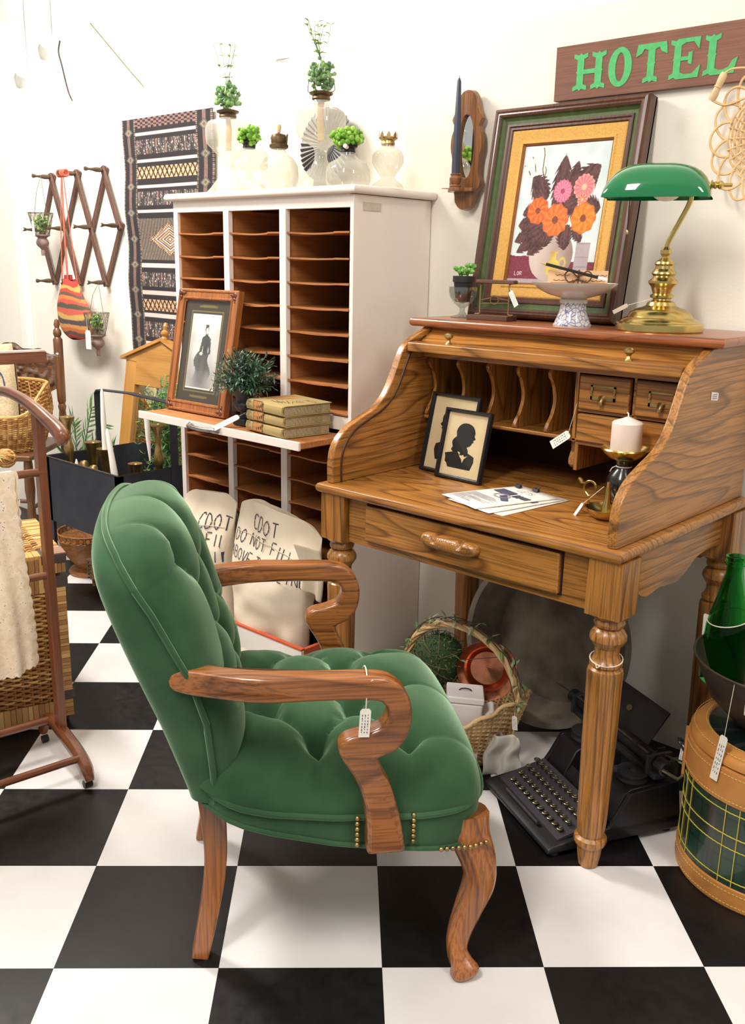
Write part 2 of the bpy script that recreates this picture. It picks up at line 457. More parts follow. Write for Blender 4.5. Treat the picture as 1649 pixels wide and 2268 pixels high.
def edge_board(x0, x1, y0, y1, z0, z1, r=.009):
    """board with a half-round front and side edge"""
    m = MB(); n = 6; zc = (z0 + z1) / 2; h = (z1 - z0) / 2; rings = []
    for k in range(2 * n + 1):
        a = -pi / 2 + pi * k / (2 * n); o = h * cos(a) * .8; rings.append((x0 - o, x1 + o, y0 - o, y1, zc + h * sin(a)))
    v = []
    for x_0, x_1, y_0, y_1, z in rings: v += [(x_0, y_0, z), (x_1, y_0, z), (x_1, y_1, z), (x_0, y_1, z)]
    f = [(3, 2, 1, 0)]
    for i in range(len(rings) - 1):
        for k in range(4): f.append((4 * i + k, 4 * i + (k + 1) % 4, 4 * i + 4 + (k + 1) % 4, 4 * i + 4 + k))
    L = 4 * (len(rings) - 1); f.append((L, L + 1, L + 2, L + 3)); return m.add(v, f)


D(edge_board(DX0 + .01, DX1 - .01, 1.624, 2.275, .712, .736), 'writing_surface', oak(0, 1))
# frame: aprons with scalloped lower edges
D(MB().box(-1.56, -.88, 1.645, 1.665, .592, .712), 'front_apron', oak(0), bevel=.002)
sc = [(1.70, .712), (2.19, .712), (2.19, .60)] + spline([(2.19, .628), (2.12, .634), (2.05, .628), (2.0, .606), (1.955, .592), (1.90, .596), (1.86, .600), (1.81, .594), (1.77, .606), (1.745, .632), (1.72, .615), (1.70, .592)], 5)
for x0, x1 in ((-.846, -.828), (-1.612, -1.594)): D(MB().prism(sc, x0, x1, 'x'), 'side_apron', oak(1, 2))
D(MB().box(-1.56, -.88, 2.20, 2.22, .58, .712), 'back_apron', oak(0))
# drawer with proud front and carved pull
dr = D(MB().box(-1.492, -.945, 1.630, 1.648, .612, .702), 'drawer', oak(0, 3), bevel=.004, seg=3)
D(MB().box(-1.495, -.942, 1.6405, 1.646, .609, .705), 'drawer_gap', plain('dark_gap', (38, 22, 12), .9), smooth=0)  # dark strip painted as the small shadow round the drawer front
pl = MB(); NP = 60
for i in range(NP):
    t = i / (NP - 1); u = 2 * t - 1; x = -1.225 + .082 * u
    e = max(0, 1 - abs(u) ** 6) ** .5; hh = .017 * e + .001; dd = .026 * e * (1 - .12 * (1 - u * u)) + .002
    gv = 0
    if abs(u) < .28: gv = .0022 * (.5 + .5 * cos(u * 70))
    if abs(u) > .7: gv = .002 * (.5 + .5 * cos(u * 60))
    bite = sum(.011 * math.exp(-((u - c) / .07) ** 2) for c in (-.45, .45))
    ring = []
    for k in range(14):
        a = -pi / 2 + pi * k / 13; ring.append((x, 1.631 - (dd - gv) * max(0, cos(a)) ** .7 + (bite * .6 if sin(a) > .1 else 0), .664 - .004 * (1 - u * u) + hh * sin(a) * (1 - (.3 if sin(a) > 0 else 0) * bite / .011)))
    pl.v += ring; pl.c += [(1, 1, 1)] * 14
for i in range(NP - 1):
    for k in range(13): pl.f.append((14 * i + k, 14 * i + k + 1, 14 * i + 15 + k, 14 * i + 14 + k))
D(pl, 'drawer_pull', oak(0, 5), dr)
bpy.data.objects['drawer_pull'].location = (0, 0, 0)
# legs: square block, beads, reeded taper, foot
prof = [(.026, .585), (.030, .578), (.032, .572), (.030, .566), (.024, .562), (.032, .556), (.038, .545), (.038, .536), (.032, .526), (.026, .518), (.025, .505), (.029, .492), (.034, .487), (.034, .480), (.030, .475),
        (.036, .470), (.0375, .462), (.037, .44), (.036, .30), (.032, .12), (.030, .085), (.028, .078), (.035, .072), (.036, .064), (.033, .056), (.027, .050), (.0255, .03), (.0215, .004), (.018, 0)][::-1]


def flute(a, z):
    if .09 < z < .455: return 1 - .055 * max(0, cos(a * 8)) ** 6
    return 1


for x, y in ((-.838, 1.665), (-1.602, 1.665), (-.838, 2.222), (-1.602, 2.222)):
    lg = D(MB().lathe(prof, (x, y, 0), 48, rmod=flute), 'leg', oak(2, 2), smooth=30)
    D(MB().prism([(x - .036, y - .04), (x + .036, y - .04), (x + .04, y - .036), (x + .04, y + .036), (x + .036, y + .04), (x - .036, y + .04), (x - .04, y + .036), (x - .04, y - .036)], .592, .712, 'z').lathe([(.036, .584), (.043, .592)], (x, y, 0), 8), 'leg_block', oak(2, 6), lg)
# side panels with moulded S edge
sp = [(1.634, .736), (1.633, .79), (1.645, .834), (1.680, .868), (1.73, .890), (1.785, .911), (1.822, .937), (1.846, .968), (1.870, 1.012), (1.890, 1.05), (1.915, 1.076), (1.955, 1.094), (1.99, 1.106), (2.0, 1.111)]
spc = [tuple(q) for q in spline(sp, 5)]
for x0, x1, xi in ((-.844, -.822, -.844), (-1.628, -1.606, -1.606)):
    s_ = D(MB().prism([(2.27, .736)] + spc + [(2.27, 1.111)], x0, x1, 'x'), 'side_panel', oak(1, 7), bevel=.004, seg=2, smooth=30)
    sg_ = 1 if xi < -1 else -1; m = MB()
    for q in (0,):
        pts = [(xi + sg_ * .0, y + .030, z - .006) for y, z in sp[:-2]]
        m.tube(spline(pts, 5), .0035, 6)
    D(m, 'roll_track', plain('track_dark', (66, 36, 16), .5), s_)
D(MB().box(-1.606, -.844, 2.25, 2.27, .736, 1.111), 'back_panel', plain('interior_shade_brown', (58, 34, 20), .8, 0, .15, 20))  # dark brown stands in for the shade inside the pigeonholes
D(edge_board(-1.652, -.800, 1.988, 2.275, 1.112, 1.134), 'top_board', wood('top_oak', (168, 96, 52), (96, 46, 22), 0, seed=9, coat=.5))
# tambour front rail with two brass knobs
tr = D(MB().box(-1.604, -.846, 1.905, 1.965, 1.052, 1.076), 'tambour_rail', oak(0, 3), bevel=.004, seg=3)
D(MB().prism([(1.965, 1.060), (1.965, 1.078), (2.005, 1.098), (2.01, 1.111), (2.03, 1.111), (2.03, 1.06)], -1.604, -.846, 'x'), 'valance_board', oak(0, 5))
for x in (-1.49, -.985):
    D(MB().lathe([(0, 0), (.010, 0), (.006, .004), (.0045, .010), (.006, .013), (.012, .018), (.0115, .024), (.006, .028), (0, .0285)], (x, 1.935, 1.076), 20), 'knob', brass_old, tr)
# pigeonholes
PY = 1.985
D(MB().box(-1.604, -.846, PY - .01, 2.2, 1.034, 1.046), 'pigeonhole_top', oak(0))
D(MB().box(-1.604, -1.128, PY, 2.2, .866, .876), 'pigeonhole_shelf', oak(0, 3), bevel=.003)
dv = spline([(PY + .075, 1.034), (PY + .02, 1.034), (PY + .004, 1.024), (PY + .008, 1.012), (PY + .02, .998), (PY + .032, .97), (PY + .034, .945), (PY + .022, .915), (PY + .006, .895), (PY + .004, .876), (PY + .08, .876)], 4)
dvp = [tuple(q) for q in dv[4:-4]] + [(2.2, .876), (2.2, 1.034)]
for x in (-1.601, -1.503, -1.407, -1.315, -1.222):
    D(MB().prism(dvp, x, x + .010, 'x'), 'divider', oak(2, 8), smooth=30, bevel=.0015)
D(MB().box(-1.142, -1.132, PY, 2.2, .866, 1.034).box(-1.135, -1.125, PY + .005, 2.2, .795, .868), 'drawer_bank_side', oak(2, 3), bevel=.001)
D(MB().box(-1.132, -.846, PY + .004, 2.2, .860, .868).box(-1.132, -.846, PY + .004, 2.2, .940, .946).box(-.992, -.986, PY + .004, 2.2, .944, 1.034), 'drawer_bank_frame', oak(0, 6))
br = MB().prism([(PY + .02, .866), (PY + .04, .866), (PY + .04, .80), (PY + .025, .797), (PY + .012, .806), (PY + .010, .82), (PY + .02, .84)], -1.152, -1.135, 'x')
D(br, 'bracket', oak(1, 3))
for x0, x1, z0, z1 in ((-1.128, -.996, .948, 1.030), (-.982, -.850, .948, 1.030), (-1.128, -.850, .870, .937)):
    q = D(MB().box(x0, x1, PY - .008, PY + .01, z0, z1), 'small_drawer', oak(0, 9), bevel=.005, seg=2)
    if z0 > .9:
        cx_ = (x0 + x1) / 2; zc = (z0 + z1) / 2 + .002; yy = PY - .009; m = MB()
        for a in ((-.032, .032, .013, .017), (-.032, .032, -.017, -.009)): m.box(cx_ + a[0], cx_ + a[1], yy - .0022, yy, zc + a[2], zc + a[3])
        for a in (-.032, .027): m.box(cx_ + a, cx_ + a + .005, yy - .0022, yy, zc - .017, zc + .017)
        for k in (-.0295, .0295): m.ball((cx_ + k, yy - .003, zc), .003, 8, 5)
        m.tube([(cx_, yy, zc - .013), (cx_, yy - .006, zc - .015), (cx_, yy - .012, zc - .020), (cx_, yy - .012, zc - .026)], [.009, .005, .0045, .004], 10, flat=1.4)
        D(m, 'label_holder', brass_old, q, smooth=40)
# price sticker and paper tag on the desk
stk = MB(); stk.prism([(-.004 + 2.018, .998), (2.046, .994), (2.05, .998), (2.05, 1.010), (2.046, 1.012), (2.014, 1.016)], -.8215, -.8200, 'x'); D(stk, 'price_sticker', plain('sticker', (240, 228, 230), .6), smooth=0)
sk2 = MB()
for i in range(3):
    for j in range(6): sk2.box(-.82, -.8196, 2.018 + j * .0042, 2.0205 + j * .0042, 1.000 + i * .0042, 1.0015 + i * .0042)
D(sk2, 'writing', ink, bpy.data.objects['price_sticker'], smooth=0)
t_ = price_tag(desk, (-1.145 + 1.225, PY - 1.95 - .006, .885), L=.055, W=.022, d=(-.75, -.15, -.6), n=(.1, -1, .4), hole=(-1.128 + 1.225, PY - 1.95 - .01, .96))
# string loop left on the front leg
lp = [(-.838 + .0335 * cos(a), 1.665 + .0335 * sin(a), .492 + .006 * cos(a * 1 - 2)) for a in [2 * pi * k / 24 for k in range(24)]]
D(MB().tube(lp, .0013, 6, closed=True).tube([(-.842, 1.629, .489), (-.838, 1.626, .482), (-.832, 1.628, .487)], .0014, 5), 'string_loop', string)

# ------------------------------------------------------------------ green tufted armchair
CH = (-1.3825, 1.016, 0); CR = rad(51.5)
chair = thing('tufted_armchair', 'green velvet button-tufted armchair with curved oak arms, in front of the oak desk', 'armchair', CH, CR)


def velvet():
    m, t, p = nt('green_velvet'); v = coords(t, (1, 1, 1))
    n = nd(t, 'ShaderNodeTexNoise'); n.inputs['Scale'].default_value = 9; n.inputs['Detail'].default_value = 3; t.links.new(v, n.inputs['Vector'])
    r = ramp(t, [(.3, lin((38, 68, 42))), (.7, lin((60, 92, 62)))]); t.links.new(n.outputs['Fac'], r.inputs[0])
    lw = nd(t, 'ShaderNodeLayerWeight'); lw.inputs[0].default_value = .35
    t.links.new(r.outputs[0], p.inputs['Base Color']); p.inputs['Roughness'].default_value = .85; p.inputs['Specular IOR Level'].default_value = .15
    p.inputs['Sheen Weight'].default_value = 1; p.inputs['Sheen Roughness'].default_value = .42; p.inputs['Sheen Tint'].default_value = (*lin((176, 206, 172)), 1)
    n2 = nd(t, 'ShaderNodeTexNoise'); n2.inputs['Scale'].default_value = 260; t.links.new(v, n2.inputs['Vector'])
    b_ = nd(t, 'ShaderNodeBump'); b_.inputs['Strength'].default_value = .25; b_.inputs['Distance'].default_value = .001
    t.links.new(n2.outputs['Fac'], b_.inputs['Height']); t.links.new(b_.outputs[0], p.inputs['Normal'])
    return m


VEL = velvet()


def sm(a, b, x): t = min(1, max(0, (x - a) / (b - a))); return t * t * (3 - 2 * t)


def tufts(a, b, sa, sb, A, B0, B1, fade=.80):
    """pillow relief: 1 on the pillows, 0 in the pleats; <0 in the button pits. buttons at (i*sa, j*sb), i+j even"""
    p = (a / sa + b / sb) / 2; q = (a / sa - b / sb) / 2
    ins = abs(sin(pi * p) * sin(pi * q)) ** .34
    m = min(A - abs(a), b - B0, B1 - b)      # >0 inside the buttoned field
    k = sm(-.012, .012, m)
    if abs(a) - A > max(B0 - b, b - B1): out = abs(sin(pi * b / (2 * sb) + (0 if round(A / sa) % 2 == 0 else pi / 2))) ** .34
    else:
        jb = round((B0 if b < (B0 + B1) / 2 else B1) / sb); out = abs(sin(pi * a / (2 * sa) + (0 if jb % 2 == 0 else pi / 2))) ** .34
    far = sm(-.01, .085, -m)
    out = out * (1 - far * fade) + far * fade * .92
    h = ins * k + out * (1 - k)
    bi = round(p); bj = round(q); ba, bb = (bi + bj) * sa, (bi - bj) * sb
    if abs(ba) < A + .001 and B0 - .001 < bb < B1 + .001:
        d = math.hypot(a - ba, b - bb); h -= 1.1 * math.exp(-(d / .021) ** 2)
    return h


SA, SB = .078, .083
SV = .096
ZP = ([-.02, .02, .08, .14, .25, .4, .55], [.405, .385, .357, .344, .334, .333, .342])
ZB = ([-.02, .02, .08, .14, .25, .35, .45, .55], [.375, .352, .322, .304, .280, .268, .260, .256])


def seat_pt(i, j):
    s, t = sin(i * pi / 2) * (1 if abs(i) < 1 else 1), sin(j * pi / 2)
    u = .265 + .265 * t * (1 - .045 * s * s * (1 if t > 0 else 0)) + (.01 if t > 0 else 0)
    hw = .262 + .030 * sm(-1, 1, t)
    # round the corners
    c = max(0, abs(s) ** 6 * abs(t) ** 6); y = s * hw * (1 - .09 * c); x = .265 + (u - .265) * (1 - .07 * c)
    e = (max(0, 1 - abs(s) ** 5)) ** .5 * (max(0, 1 - abs(t) ** 5)) ** .5
    zp = float(np.interp(x, *ZP))
    h = tufts(y, x - .06, SV, SB, SV * 2, SB * 1, SB * 4)
    z = zp + e * (.106 + .026 * (1 - s * s) * (1 - t * t)) - .03 * sm(.12, 0, x) * e + e ** .7 * .038 * (h - .8)
    return (x, y, z)


seat = MB().grid(lambda a, b: seat_pt(2 * a - 1, 2 * b - 1), 150, 130)
seat.build('seat_cushion', VEL, chair, smooth=80)


def seat_edge(n=96, off=0):
    out = []
    for k in range(n):
        a = 2 * pi * k / n; c_, s_ = cos(a), sin(a); r = 1 / (abs(c_) ** 8 + abs(s_) ** 8) ** (1 / 8)
        s, t = max(-1, min(1, s_ * r)), max(-1, min(1, c_ * r))
        u = .265 + .265 * t * (1 - .045 * s * s * (1 if t > 0 else 0)) + (.01 if t > 0 else 0); hw = .262 + .030 * sm(-1, 1, t)
        c = abs(s) ** 6 * abs(t) ** 6; y = s * hw * (1 - .09 * c); x = .265 + (u - .265) * (1 - .07 * c)
        zp = float(np.interp(x, *ZP))
        out.append((x, y, zp))
    return out


se = seat_edge()
MB().tube([(x + (.004 if x > .3 else 0), y * 1.012, z - .002) for x, y, z in se], .0055, 8, closed=True).build('seat_piping', VEL, chair)
sk = MB(); n = len(se)


def skz(x, z): return float(np.interp(x, *ZB))


for row, (f_, k) in enumerate(((1.0, 0), (1.006, .3), (1.006, .75), (.995, 1), (.6, 1.0))):
    for x, y, z in se:
        zb = skz(x, z); xx = .265 + (x - .265) * f_; sk.v.append((xx, y * f_, z + (zb - z) * k)); sk.c.append((1, 1, 1))
for r_ in range(4):
    for k in range(n): sk.f.append((r_ * n + k, r_ * n + (k + 1) % n, (r_ + 1) * n + (k + 1) % n, (r_ + 1) * n + k))
sk.f.append(tuple(4 * n + k for k in range(n)))
sk.build('seat_skirt', VEL, chair, smooth=60)
MB().tube([(x, y * 1.008, skz(x, z)) for x, y, z in se], .0045, 8, closed=True).build('skirt_piping', VEL, chair)


def xr(z): return float(np.interp(z, [.30, .36, .5, .62, .8, .92], [.012, -.004, -.058, -.098, -.146, -.170]))


def back_out(s, t):
    zt = .838 - .010 * abs(s) ** 2 - .065 * abs(s) ** 6; z = .355 + (zt - .355) * t
    hw = .240 + .030 * sm(.36, .66, z) - .010 * sm(.75, .9, z); y = s * hw
    x = float(np.interp(z, [.30, .43, .52, .60, .72, .84, .90], [.050, .042, .034, .012, -.046, -.116, -.150])) - .022 * (1 - s * s)
    return x, y, z


def back_pt(a, b):
    s = sin(a * pi / 2); t = b if b < .7 else .7 + .3 * sin((b - .7) / .3 * pi / 2)
    x, y, z = back_out(s, t)
    pr = max(0, 1 - abs(s) ** 6) ** .5 * max(0, 1 - max(0, t) ** 7) ** .5
    h = tufts(y, z - .40, SA, .088, SA * 2, 0, .088 * 4, .55)
    th = (.056 + .020 * (1 - s * s) + .040 * sm(.62, .84, z)) * pr + .034 * pr ** .7 * (h - .72)
    return (x + th, y, z + .62 * th * sm(.55, .97, t))


MB().grid(lambda a, b: back_pt(2 * a - 1, b), 120, 150).build('back_cushion', VEL, chair, smooth=80)


def rear_pt(a, b):
    s = sin(a * pi / 2); t = b if b < .7 else .7 + .3 * sin((b - .7) / .3 * pi / 2); x, y, z = back_out(s, t)
    pr = max(0, 1 - abs(s) ** 8) ** .5 * max(0, 1 - t ** 10) ** .5
    k = 1 - sm(.36, .30, z)
    rx = float(np.interp(z, [.30, .36, .5, .62, .72, .8, .9], [.012, .000, -.046, -.090, -.126, -.158, -.188])); pr = max(0, 1 - abs(s) ** 16) ** .5 * max(0, 1 - t ** 14) ** .5
    return (x + (rx - x) * pr - .004, y * 1.0, z)


rb = MB().grid(lambda a, b: rear_pt(2 * a - 1, b), 50, 50)
rb.grid(lambda a, b: (lambda q: (q[0] + .03 * (1 - b), q[1] * (.9 + .1 * b), .335 + (q[2] - .335) * b))(rear_pt(2 * a - 1, 0)), 50, 6)
rb.build('back_panel', VEL, chair, smooth=60)
ol = [back_out(-1, t / 30) for t in range(28)] + [back_out(sin(a * pi / 2), 1) for a in [(-1 + .04 * k) for k in range(1, 50)]] + [back_out(1, t / 30) for t in range(27, -1, -1)]
MB().tube([(x - .002, y * 1.01, z + (.004 if abs(y) < .23 and z > .7 else 0)) for x, y, z in ol], .0058, 8).build('back_piping', VEL, chair)
# covered buttons
bt = MB()
for i in range(-2, 3):
    for j in range(1, 5):
        if (i + j) % 2 == 0:
            x, y = .06 + j * SB, i * SV; s_ = y / .285; t = (x - .265) / .265; e = (1 - abs(s_) ** 5) ** .5 * (1 - abs(t) ** 5) ** .5
            bt.ball((x, y, float(np.interp(x, *ZP)) + e * (.106 + .026 * (1 - s_ * s_) * (1 - t * t)) - .03 * sm(.12, 0, x) * e + e ** .7 * .038 * (-1.9) + .004), .010, 12, 6, (1, 1, .55))
for i in range(-2, 3):
    for j in range(0, 5):
        if (i + j) % 2 == 0:
            z = .40 + j * .088; y = i * SA; hw = .238 + .034 * sm(.36, .66, z); s = y / hw; t = (z - .355) / .55
            x, _, _ = back_out(s, t); pr = (1 - abs(s) ** 6) ** .5 * (1 - t ** 8) ** .5
            bt.ball((x + (.056 + .020 * (1 - s * s) + .040 * sm(.62, .84, z)) * pr - .060 * pr ** .7 + .005, y, z + .006), .010, 12, 6, (.6, 1, 1))
bt.build('tufting_buttons', VEL, chair, kind='stuff')
# arms
ao = [(-.030, .603), (-.024, .617), (-.004, .623), (.06, .623), (.14, .622), (.22, .619), (.305, .616), (.340, .607), (.362, .586), (.373, .558), (.374, .530), (.367, .502), (.350, .478), (.318, .464),
      (.326, .440), (.344, .402), (.360, .345), (.373, .272)]
ai = [(.303, .272), (.302, .330), (.296, .375), (.280, .425), (.254, .470), (.252, .492), (.266, .506), (.296, .513), (.322, .524), (.333, .546), (.326, .564), (.305, .573), (.22, .577), (.139, .577), (.06, .577), (.010, .578), (-.016, .583), (-.026, .591)]
aout = [tuple(q) for q in spline(ao[:13], 4)] + [ao[13]] + [tuple(q) for q in spline(ao[14:], 3)] + [tuple(q) for q in spline(ai, 4)]
for sg_ in (-1, 1):
    # wider plan towards the front, tucked in to the back
    sh = lambda a, b, sg_=sg_: sg_ * (.244 + .056 * sm(-.05, .15, a) - .010 * sm(.50, .30, b))
    m = MB().prism(aout, -.021, .021, 'y', shift=sh)
    m.build('arm', coak(0), chair, bevel=.0085, seg=3, smooth=50)
# legs
for sg_ in (-1, 1):
    m = MB().tube(spline([(.500, sg_ * .238, .300), (.503, sg_ * .246, .262), (.518, sg_ * .264, .215), (.520, sg_ * .272, .175), (.502, sg_ * .274, .120), (.484, sg_ * .280, .070), (.480, sg_ * .290, .040), (.488, sg_ * .303, .018), (.494, sg_ * .309, 0)], 5),
                  list(np.interp(np.linspace(0, 1, 41), [0, .12, .28, .4, .6, .74, .84, .93, 1], [.040, .038, .031, .0275, .021, .0185, .020, .028, .019])), 16, up=(1, 0, 0), ex=3.2)
    m.build('leg', coak(2), chair, smooth=50)
    m = MB().tube(spline([(.030, sg_ * .178, .372), (.040, sg_ * .180, .26), (.038, sg_ * .182, .18), (.024, sg_ * .186, .09), (.006, sg_ * .19, 0)], 5),
                  list(np.interp(np.linspace(0, 1, 21), [0, .4, .75, 1], [.033, .029, .025, .022])), 4, up=(1, 0, 0), ex=2, flat=.85)
    m.build('leg', coak(2), chair, bevel=.003, smooth=30)
nl = MB()
for sg_ in (-1, 1):
    for xx in (.288, .388):
        for k in range(6): nl.ball((xx, sg_ * (.2925 if xx > .3 else .290), .283 + k * .0105), .0048, 8, 5)
for k, (x, y, z) in enumerate(se):
    pass
for sg_ in (-1, 1):
    for k in range(9):
        x = .440 + k * .0108; nl.ball((x, sg_ * (.2935 - .012 * sm(.49, .54, x)), .262), .0048, 8, 5)
for k in range(38):
    y = -.24 + k * .48 / 37; nl.ball((.541 - .011 * (y / .27) ** 2, y, .262), .0048, 8, 5)
nl.build('nailhead_trim', brass_old, chair, kind='stuff')
tgx = .296
lp = [(tgx + .001 * sin(a), -.292 + .027 * cos(a), .596 + .027 * sin(a)) for a in [2 * pi * k / 20 for k in range(20)]]
hs = MB().tube(lp, .0012, 6, closed=True).tube([(tgx, -.3185, .596), (tgx - .001, -.3205, .575), (tgx - .002, -.322, .556)], .0010, 5).tube([(tgx, -.3185, .607), (tgx + .010, -.320, .612)], .001, 5); hs.build('tag_string', string, chair)
price_tag(chair, (tgx - .002, -.322, .562), L=.052, W=.0185, d=(-.05, 0, -1), n=(0, -1, 0), lines=3)

# ------------------------------------------------------------------ pigeonhole sorter cabinet
SX0, SX1, SY0, SY1, SZ = -2.665, -1.845, 1.950, 2.286, 1.468
sort = thing('letter_sorter', 'tall white-painted letter sorter with rows of orange-brown wooden slots', 'cabinet', (-2.255, 2.1, 0))


def S(mb, name, mat, parent=None, **kw):
    mb.v = [(x + 2.255, y - 2.1, z) for x, y, z in mb.v]; return mb.build(name, mat, parent or sort, **kw)


def chipped():
    m, t, p = nt('chipped_white_paint'); v = coords(t, (1, 1, 1)); n = nd(t, 'ShaderNodeTexNoise'); n.inputs['Scale'].default_value = 22; n.inputs['Detail'].default_value = 5; t.links.new(v, n.inputs['Vector'])
    n2 = nd(t, 'ShaderNodeTexNoise'); n2.inputs['Scale'].default_value = 3; t.links.new(v, n2.inputs['Vector'])
    r = ramp(t, [(0, (0, 0, 0)), (.735, (0, 0, 0)), (.745, (1, 1, 1)), (1, (1, 1, 1))]); t.links.new(n.outputs['Fac'], r.inputs[0])
    rb_ = ramp(t, [(.3, lin((232, 218, 206))), (.7, lin((242, 232, 222)))]); t.links.new(n2.outputs['Fac'], rb_.inputs[0])
    mx = nd(t, 'ShaderNodeMixRGB'); t.links.new(r.outputs[0], mx.inputs[0]); t.links.new(rb_.outputs[0], mx.inputs[1]); mx.inputs[2].default_value = (*lin((168, 96, 84)), 1)
    t.links.new(mx.outputs[0], p.inputs['Base Color']); p.inputs['Roughness'].default_value = .5; MATS['chip'] = m; return m


CHIP = chipped(); orange = wood('slot_wood', (180, 116, 62), (138, 82, 40), 1, freq=3, rough=.6, coat=0, lines=.35, pores=.2)
orange_x = wood('slot_wood', (180, 116, 62), (138, 82, 40), 0, freq=3, rough=.6, coat=0, lines=.35, pores=.2)
S(MB().box(SX0, SX0 + .022, SY0, SY1, 0, SZ - .012), 'side_panel', CHIP, bevel=.0015)
S(MB().box(SX1 - .014, SX1, SY0, SY1, 0, SZ - .012), 'side_panel', CHIP, bevel=.0015)
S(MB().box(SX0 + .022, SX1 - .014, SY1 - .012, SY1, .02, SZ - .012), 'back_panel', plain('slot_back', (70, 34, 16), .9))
S(edge_board(SX0 - .012, SX1 + .012, SY0 - .012, SY1, SZ - .010, SZ + .012), 'top_board', CHIP)
S(MB().box(SX0 + .022, SX1 - .014, SY0, SY0 + .02, 1.422, SZ - .010), 'header_rail', CHIP, bevel=.001)
S(MB().box(SX0 + .022, SX1 - .014, SY0, SY0 + .02, 0, .06), 'plinth', CHIP, bevel=.001)
S(MB().box(SX0 + .022, SX1 - .014, SY0 + .002, SY0 + .014, .798, .838), 'middle_rail', CHIP, bevel=.001)
cols = [(SX0 + .022, -2.406), (-2.380, -2.146), (-2.118, SX1 - .014)]
for x0, x1 in ((-2.406, -2.380), (-2.146, -2.118)):
    S(MB().box(x0, x1, SY0 - .002, SY0 + .016, .06, 1.425), 'post', CHIP, bevel=.0015)
    S(MB().box(x0 + .008, x1 - .008, SY0 + .016, SY1 - .012, .06, 1.425), 'divider', orange)
S(MB().box(SX0 + .022, SX0 + .026, SY0 + .01, SY1 - .012, .06, 1.425), 'lining', orange, smooth=0)
S(MB().box(SX1 - .018, SX1 - .014, SY0 + .01, SY1 - .012, .06, 1.425), 'lining', orange, smooth=0)
zs = [1.354, 1.282, 1.212, 1.141, 1.069, .996, .922, .842] + [.689 - .0765 * k for k in range(8)] + [.762]


def slot_shelf(x0, x1, z, dip):
    L = x1 - x0; m = MB(); n = 28; th = .0048
    def y_(t):
        q = .012 * sm(.0, .18, t) * 1.0 - .012 * sm(.72, .76, t); return SY0 + .002 + q + .004 * sin(t * 5)
    for k in range(n + 1):
        t = k / n; x = x0 + L * t; zd = z - dip * sin(pi * min(1, t / .8)) * (1 if t < .76 else .3)
        for yy, zz in ((y_(t), zd), (y_(t), zd + th), (SY1 - .012, z + th), (SY1 - .012, z)): m.v.append((x, yy, zz)); m.c.append((1, 1, 1))
    for k in range(n):
        for q in range(4): m.f.append((4 * k + q, 4 * k + (q + 1) % 4, 4 * k + 4 + (q + 1) % 4, 4 * k + 4 + q))
    return m


random.seed(3)
for z in zs:
    for ci, (x0, x1) in enumerate(cols):
        S(slot_shelf(x0, x1, z, random.uniform(.002, .006) * (1.4 if z < .7 else 1)), 'shelf', orange_x, smooth=40)
# label holder plate on side
S(MB().box(SX1, SX1 + .002, 1.985, 2.06, 1.415, 1.437), 'label_plate', plain('label_plate', (196, 184, 168), .6), smooth=0)
# pull-out writing leaf
lf = S(MB().box(-2.625, -1.862, 1.765, 1.955, .768, .786), 'pull_out_leaf', wood('leaf_wood', (206, 136, 82), (172, 98, 56), 0, freq=3, rough=.5, coat=.1, lines=.3), bevel=.002)
S(MB().box(-2.632, -1.862, 1.757, 1.766, .764, .789), 'leaf_lip', CHIP, lf, bevel=.002)
hn = MB().tube(spline([(-2.345, 1.757, .777), (-2.34, 1.742, .777), (-2.30, 1.734, .776), (-2.26, 1.734, .776), (-2.225, 1.742, .777), (-2.22, 1.757, .777)], 4), [.004] + [.008] * 4 + [.007] * 12 + [.008] * 3 + [.004], 10, flat=1)
hn.ball((-2.345, 1.754, .777), .011, 10, 6, (1.3, .4, 1)).ball((-2.22, 1.754, .777), .011, 10, 6, (1.3, .4, 1)); S(hn, 'handle', plain('worn_nickel', (170, 165, 158), .3, 1, .25, 60), lf)

# ------------------------------------------------------------------ things on top of the desk
TZ = 1.134
SHC = (-1.0, 2.03); SHA = rad(20)
lamp = thing('bankers_lamp', "brass banker's lamp with a green glass shade, on top of the oak desk", 'lamp', (-.997, 2.095, TZ))
pb = [(.098, 0), (.100, .003), (.100, .017), (.097, .020), (.090, .021), (.086, .026), (.074, .032), (.068, .042), (.055, .050), (.042, .054), (.034, .058), (.030, .066), (.020, .070), (.019, .074)]
MB().lathe([(0, 0)] + pb + [(0, .074)], n=64).build('base', brass, lamp, smooth=30)
ps = [(.019, .072), (.026, .076), (.027, .081), (.021, .085), (.024, .093), (.026, .100), (.033, .108), (.033, .113), (.025, .120), (.023, .124), (.028, .129), (.027, .133), (.021, .140), (.020, .147), (.023, .151), (.021, .156), (.012, .162), (.008, .165), (.008, .168), (.012, .174), (.012, .182), (.007, .189), (0, .190)]
MB().lathe(ps, n=40).build('stem', brass, lamp, smooth=30)
ux, uy = cos(SHA), sin(SHA); pxx, pyy = sin(SHA), -cos(SHA)      # shade axis, shade front
lx, ly = SHC[0] + .997, SHC[1] - 2.095
arm = [(0, 0, .185), (.006, .0, .205), (.025, .002, .245), (.045, .0, .285), (.052, -.010, .312), (.050, -.03, .335), (.042, -.05, .345)]
MB().tube(spline(arm, 6), .0058, 12).build('arm', brass, lamp)
gsh, t_g, pg = nt('green_glass'); pg.inputs['Base Color'].default_value = (*lin((0, 112, 62)), 1); pg.inputs['Roughness'].default_value = .06; pg.inputs['Coat Weight'].default_value = 1; pg.inputs['Subsurface Weight'].default_value = 0


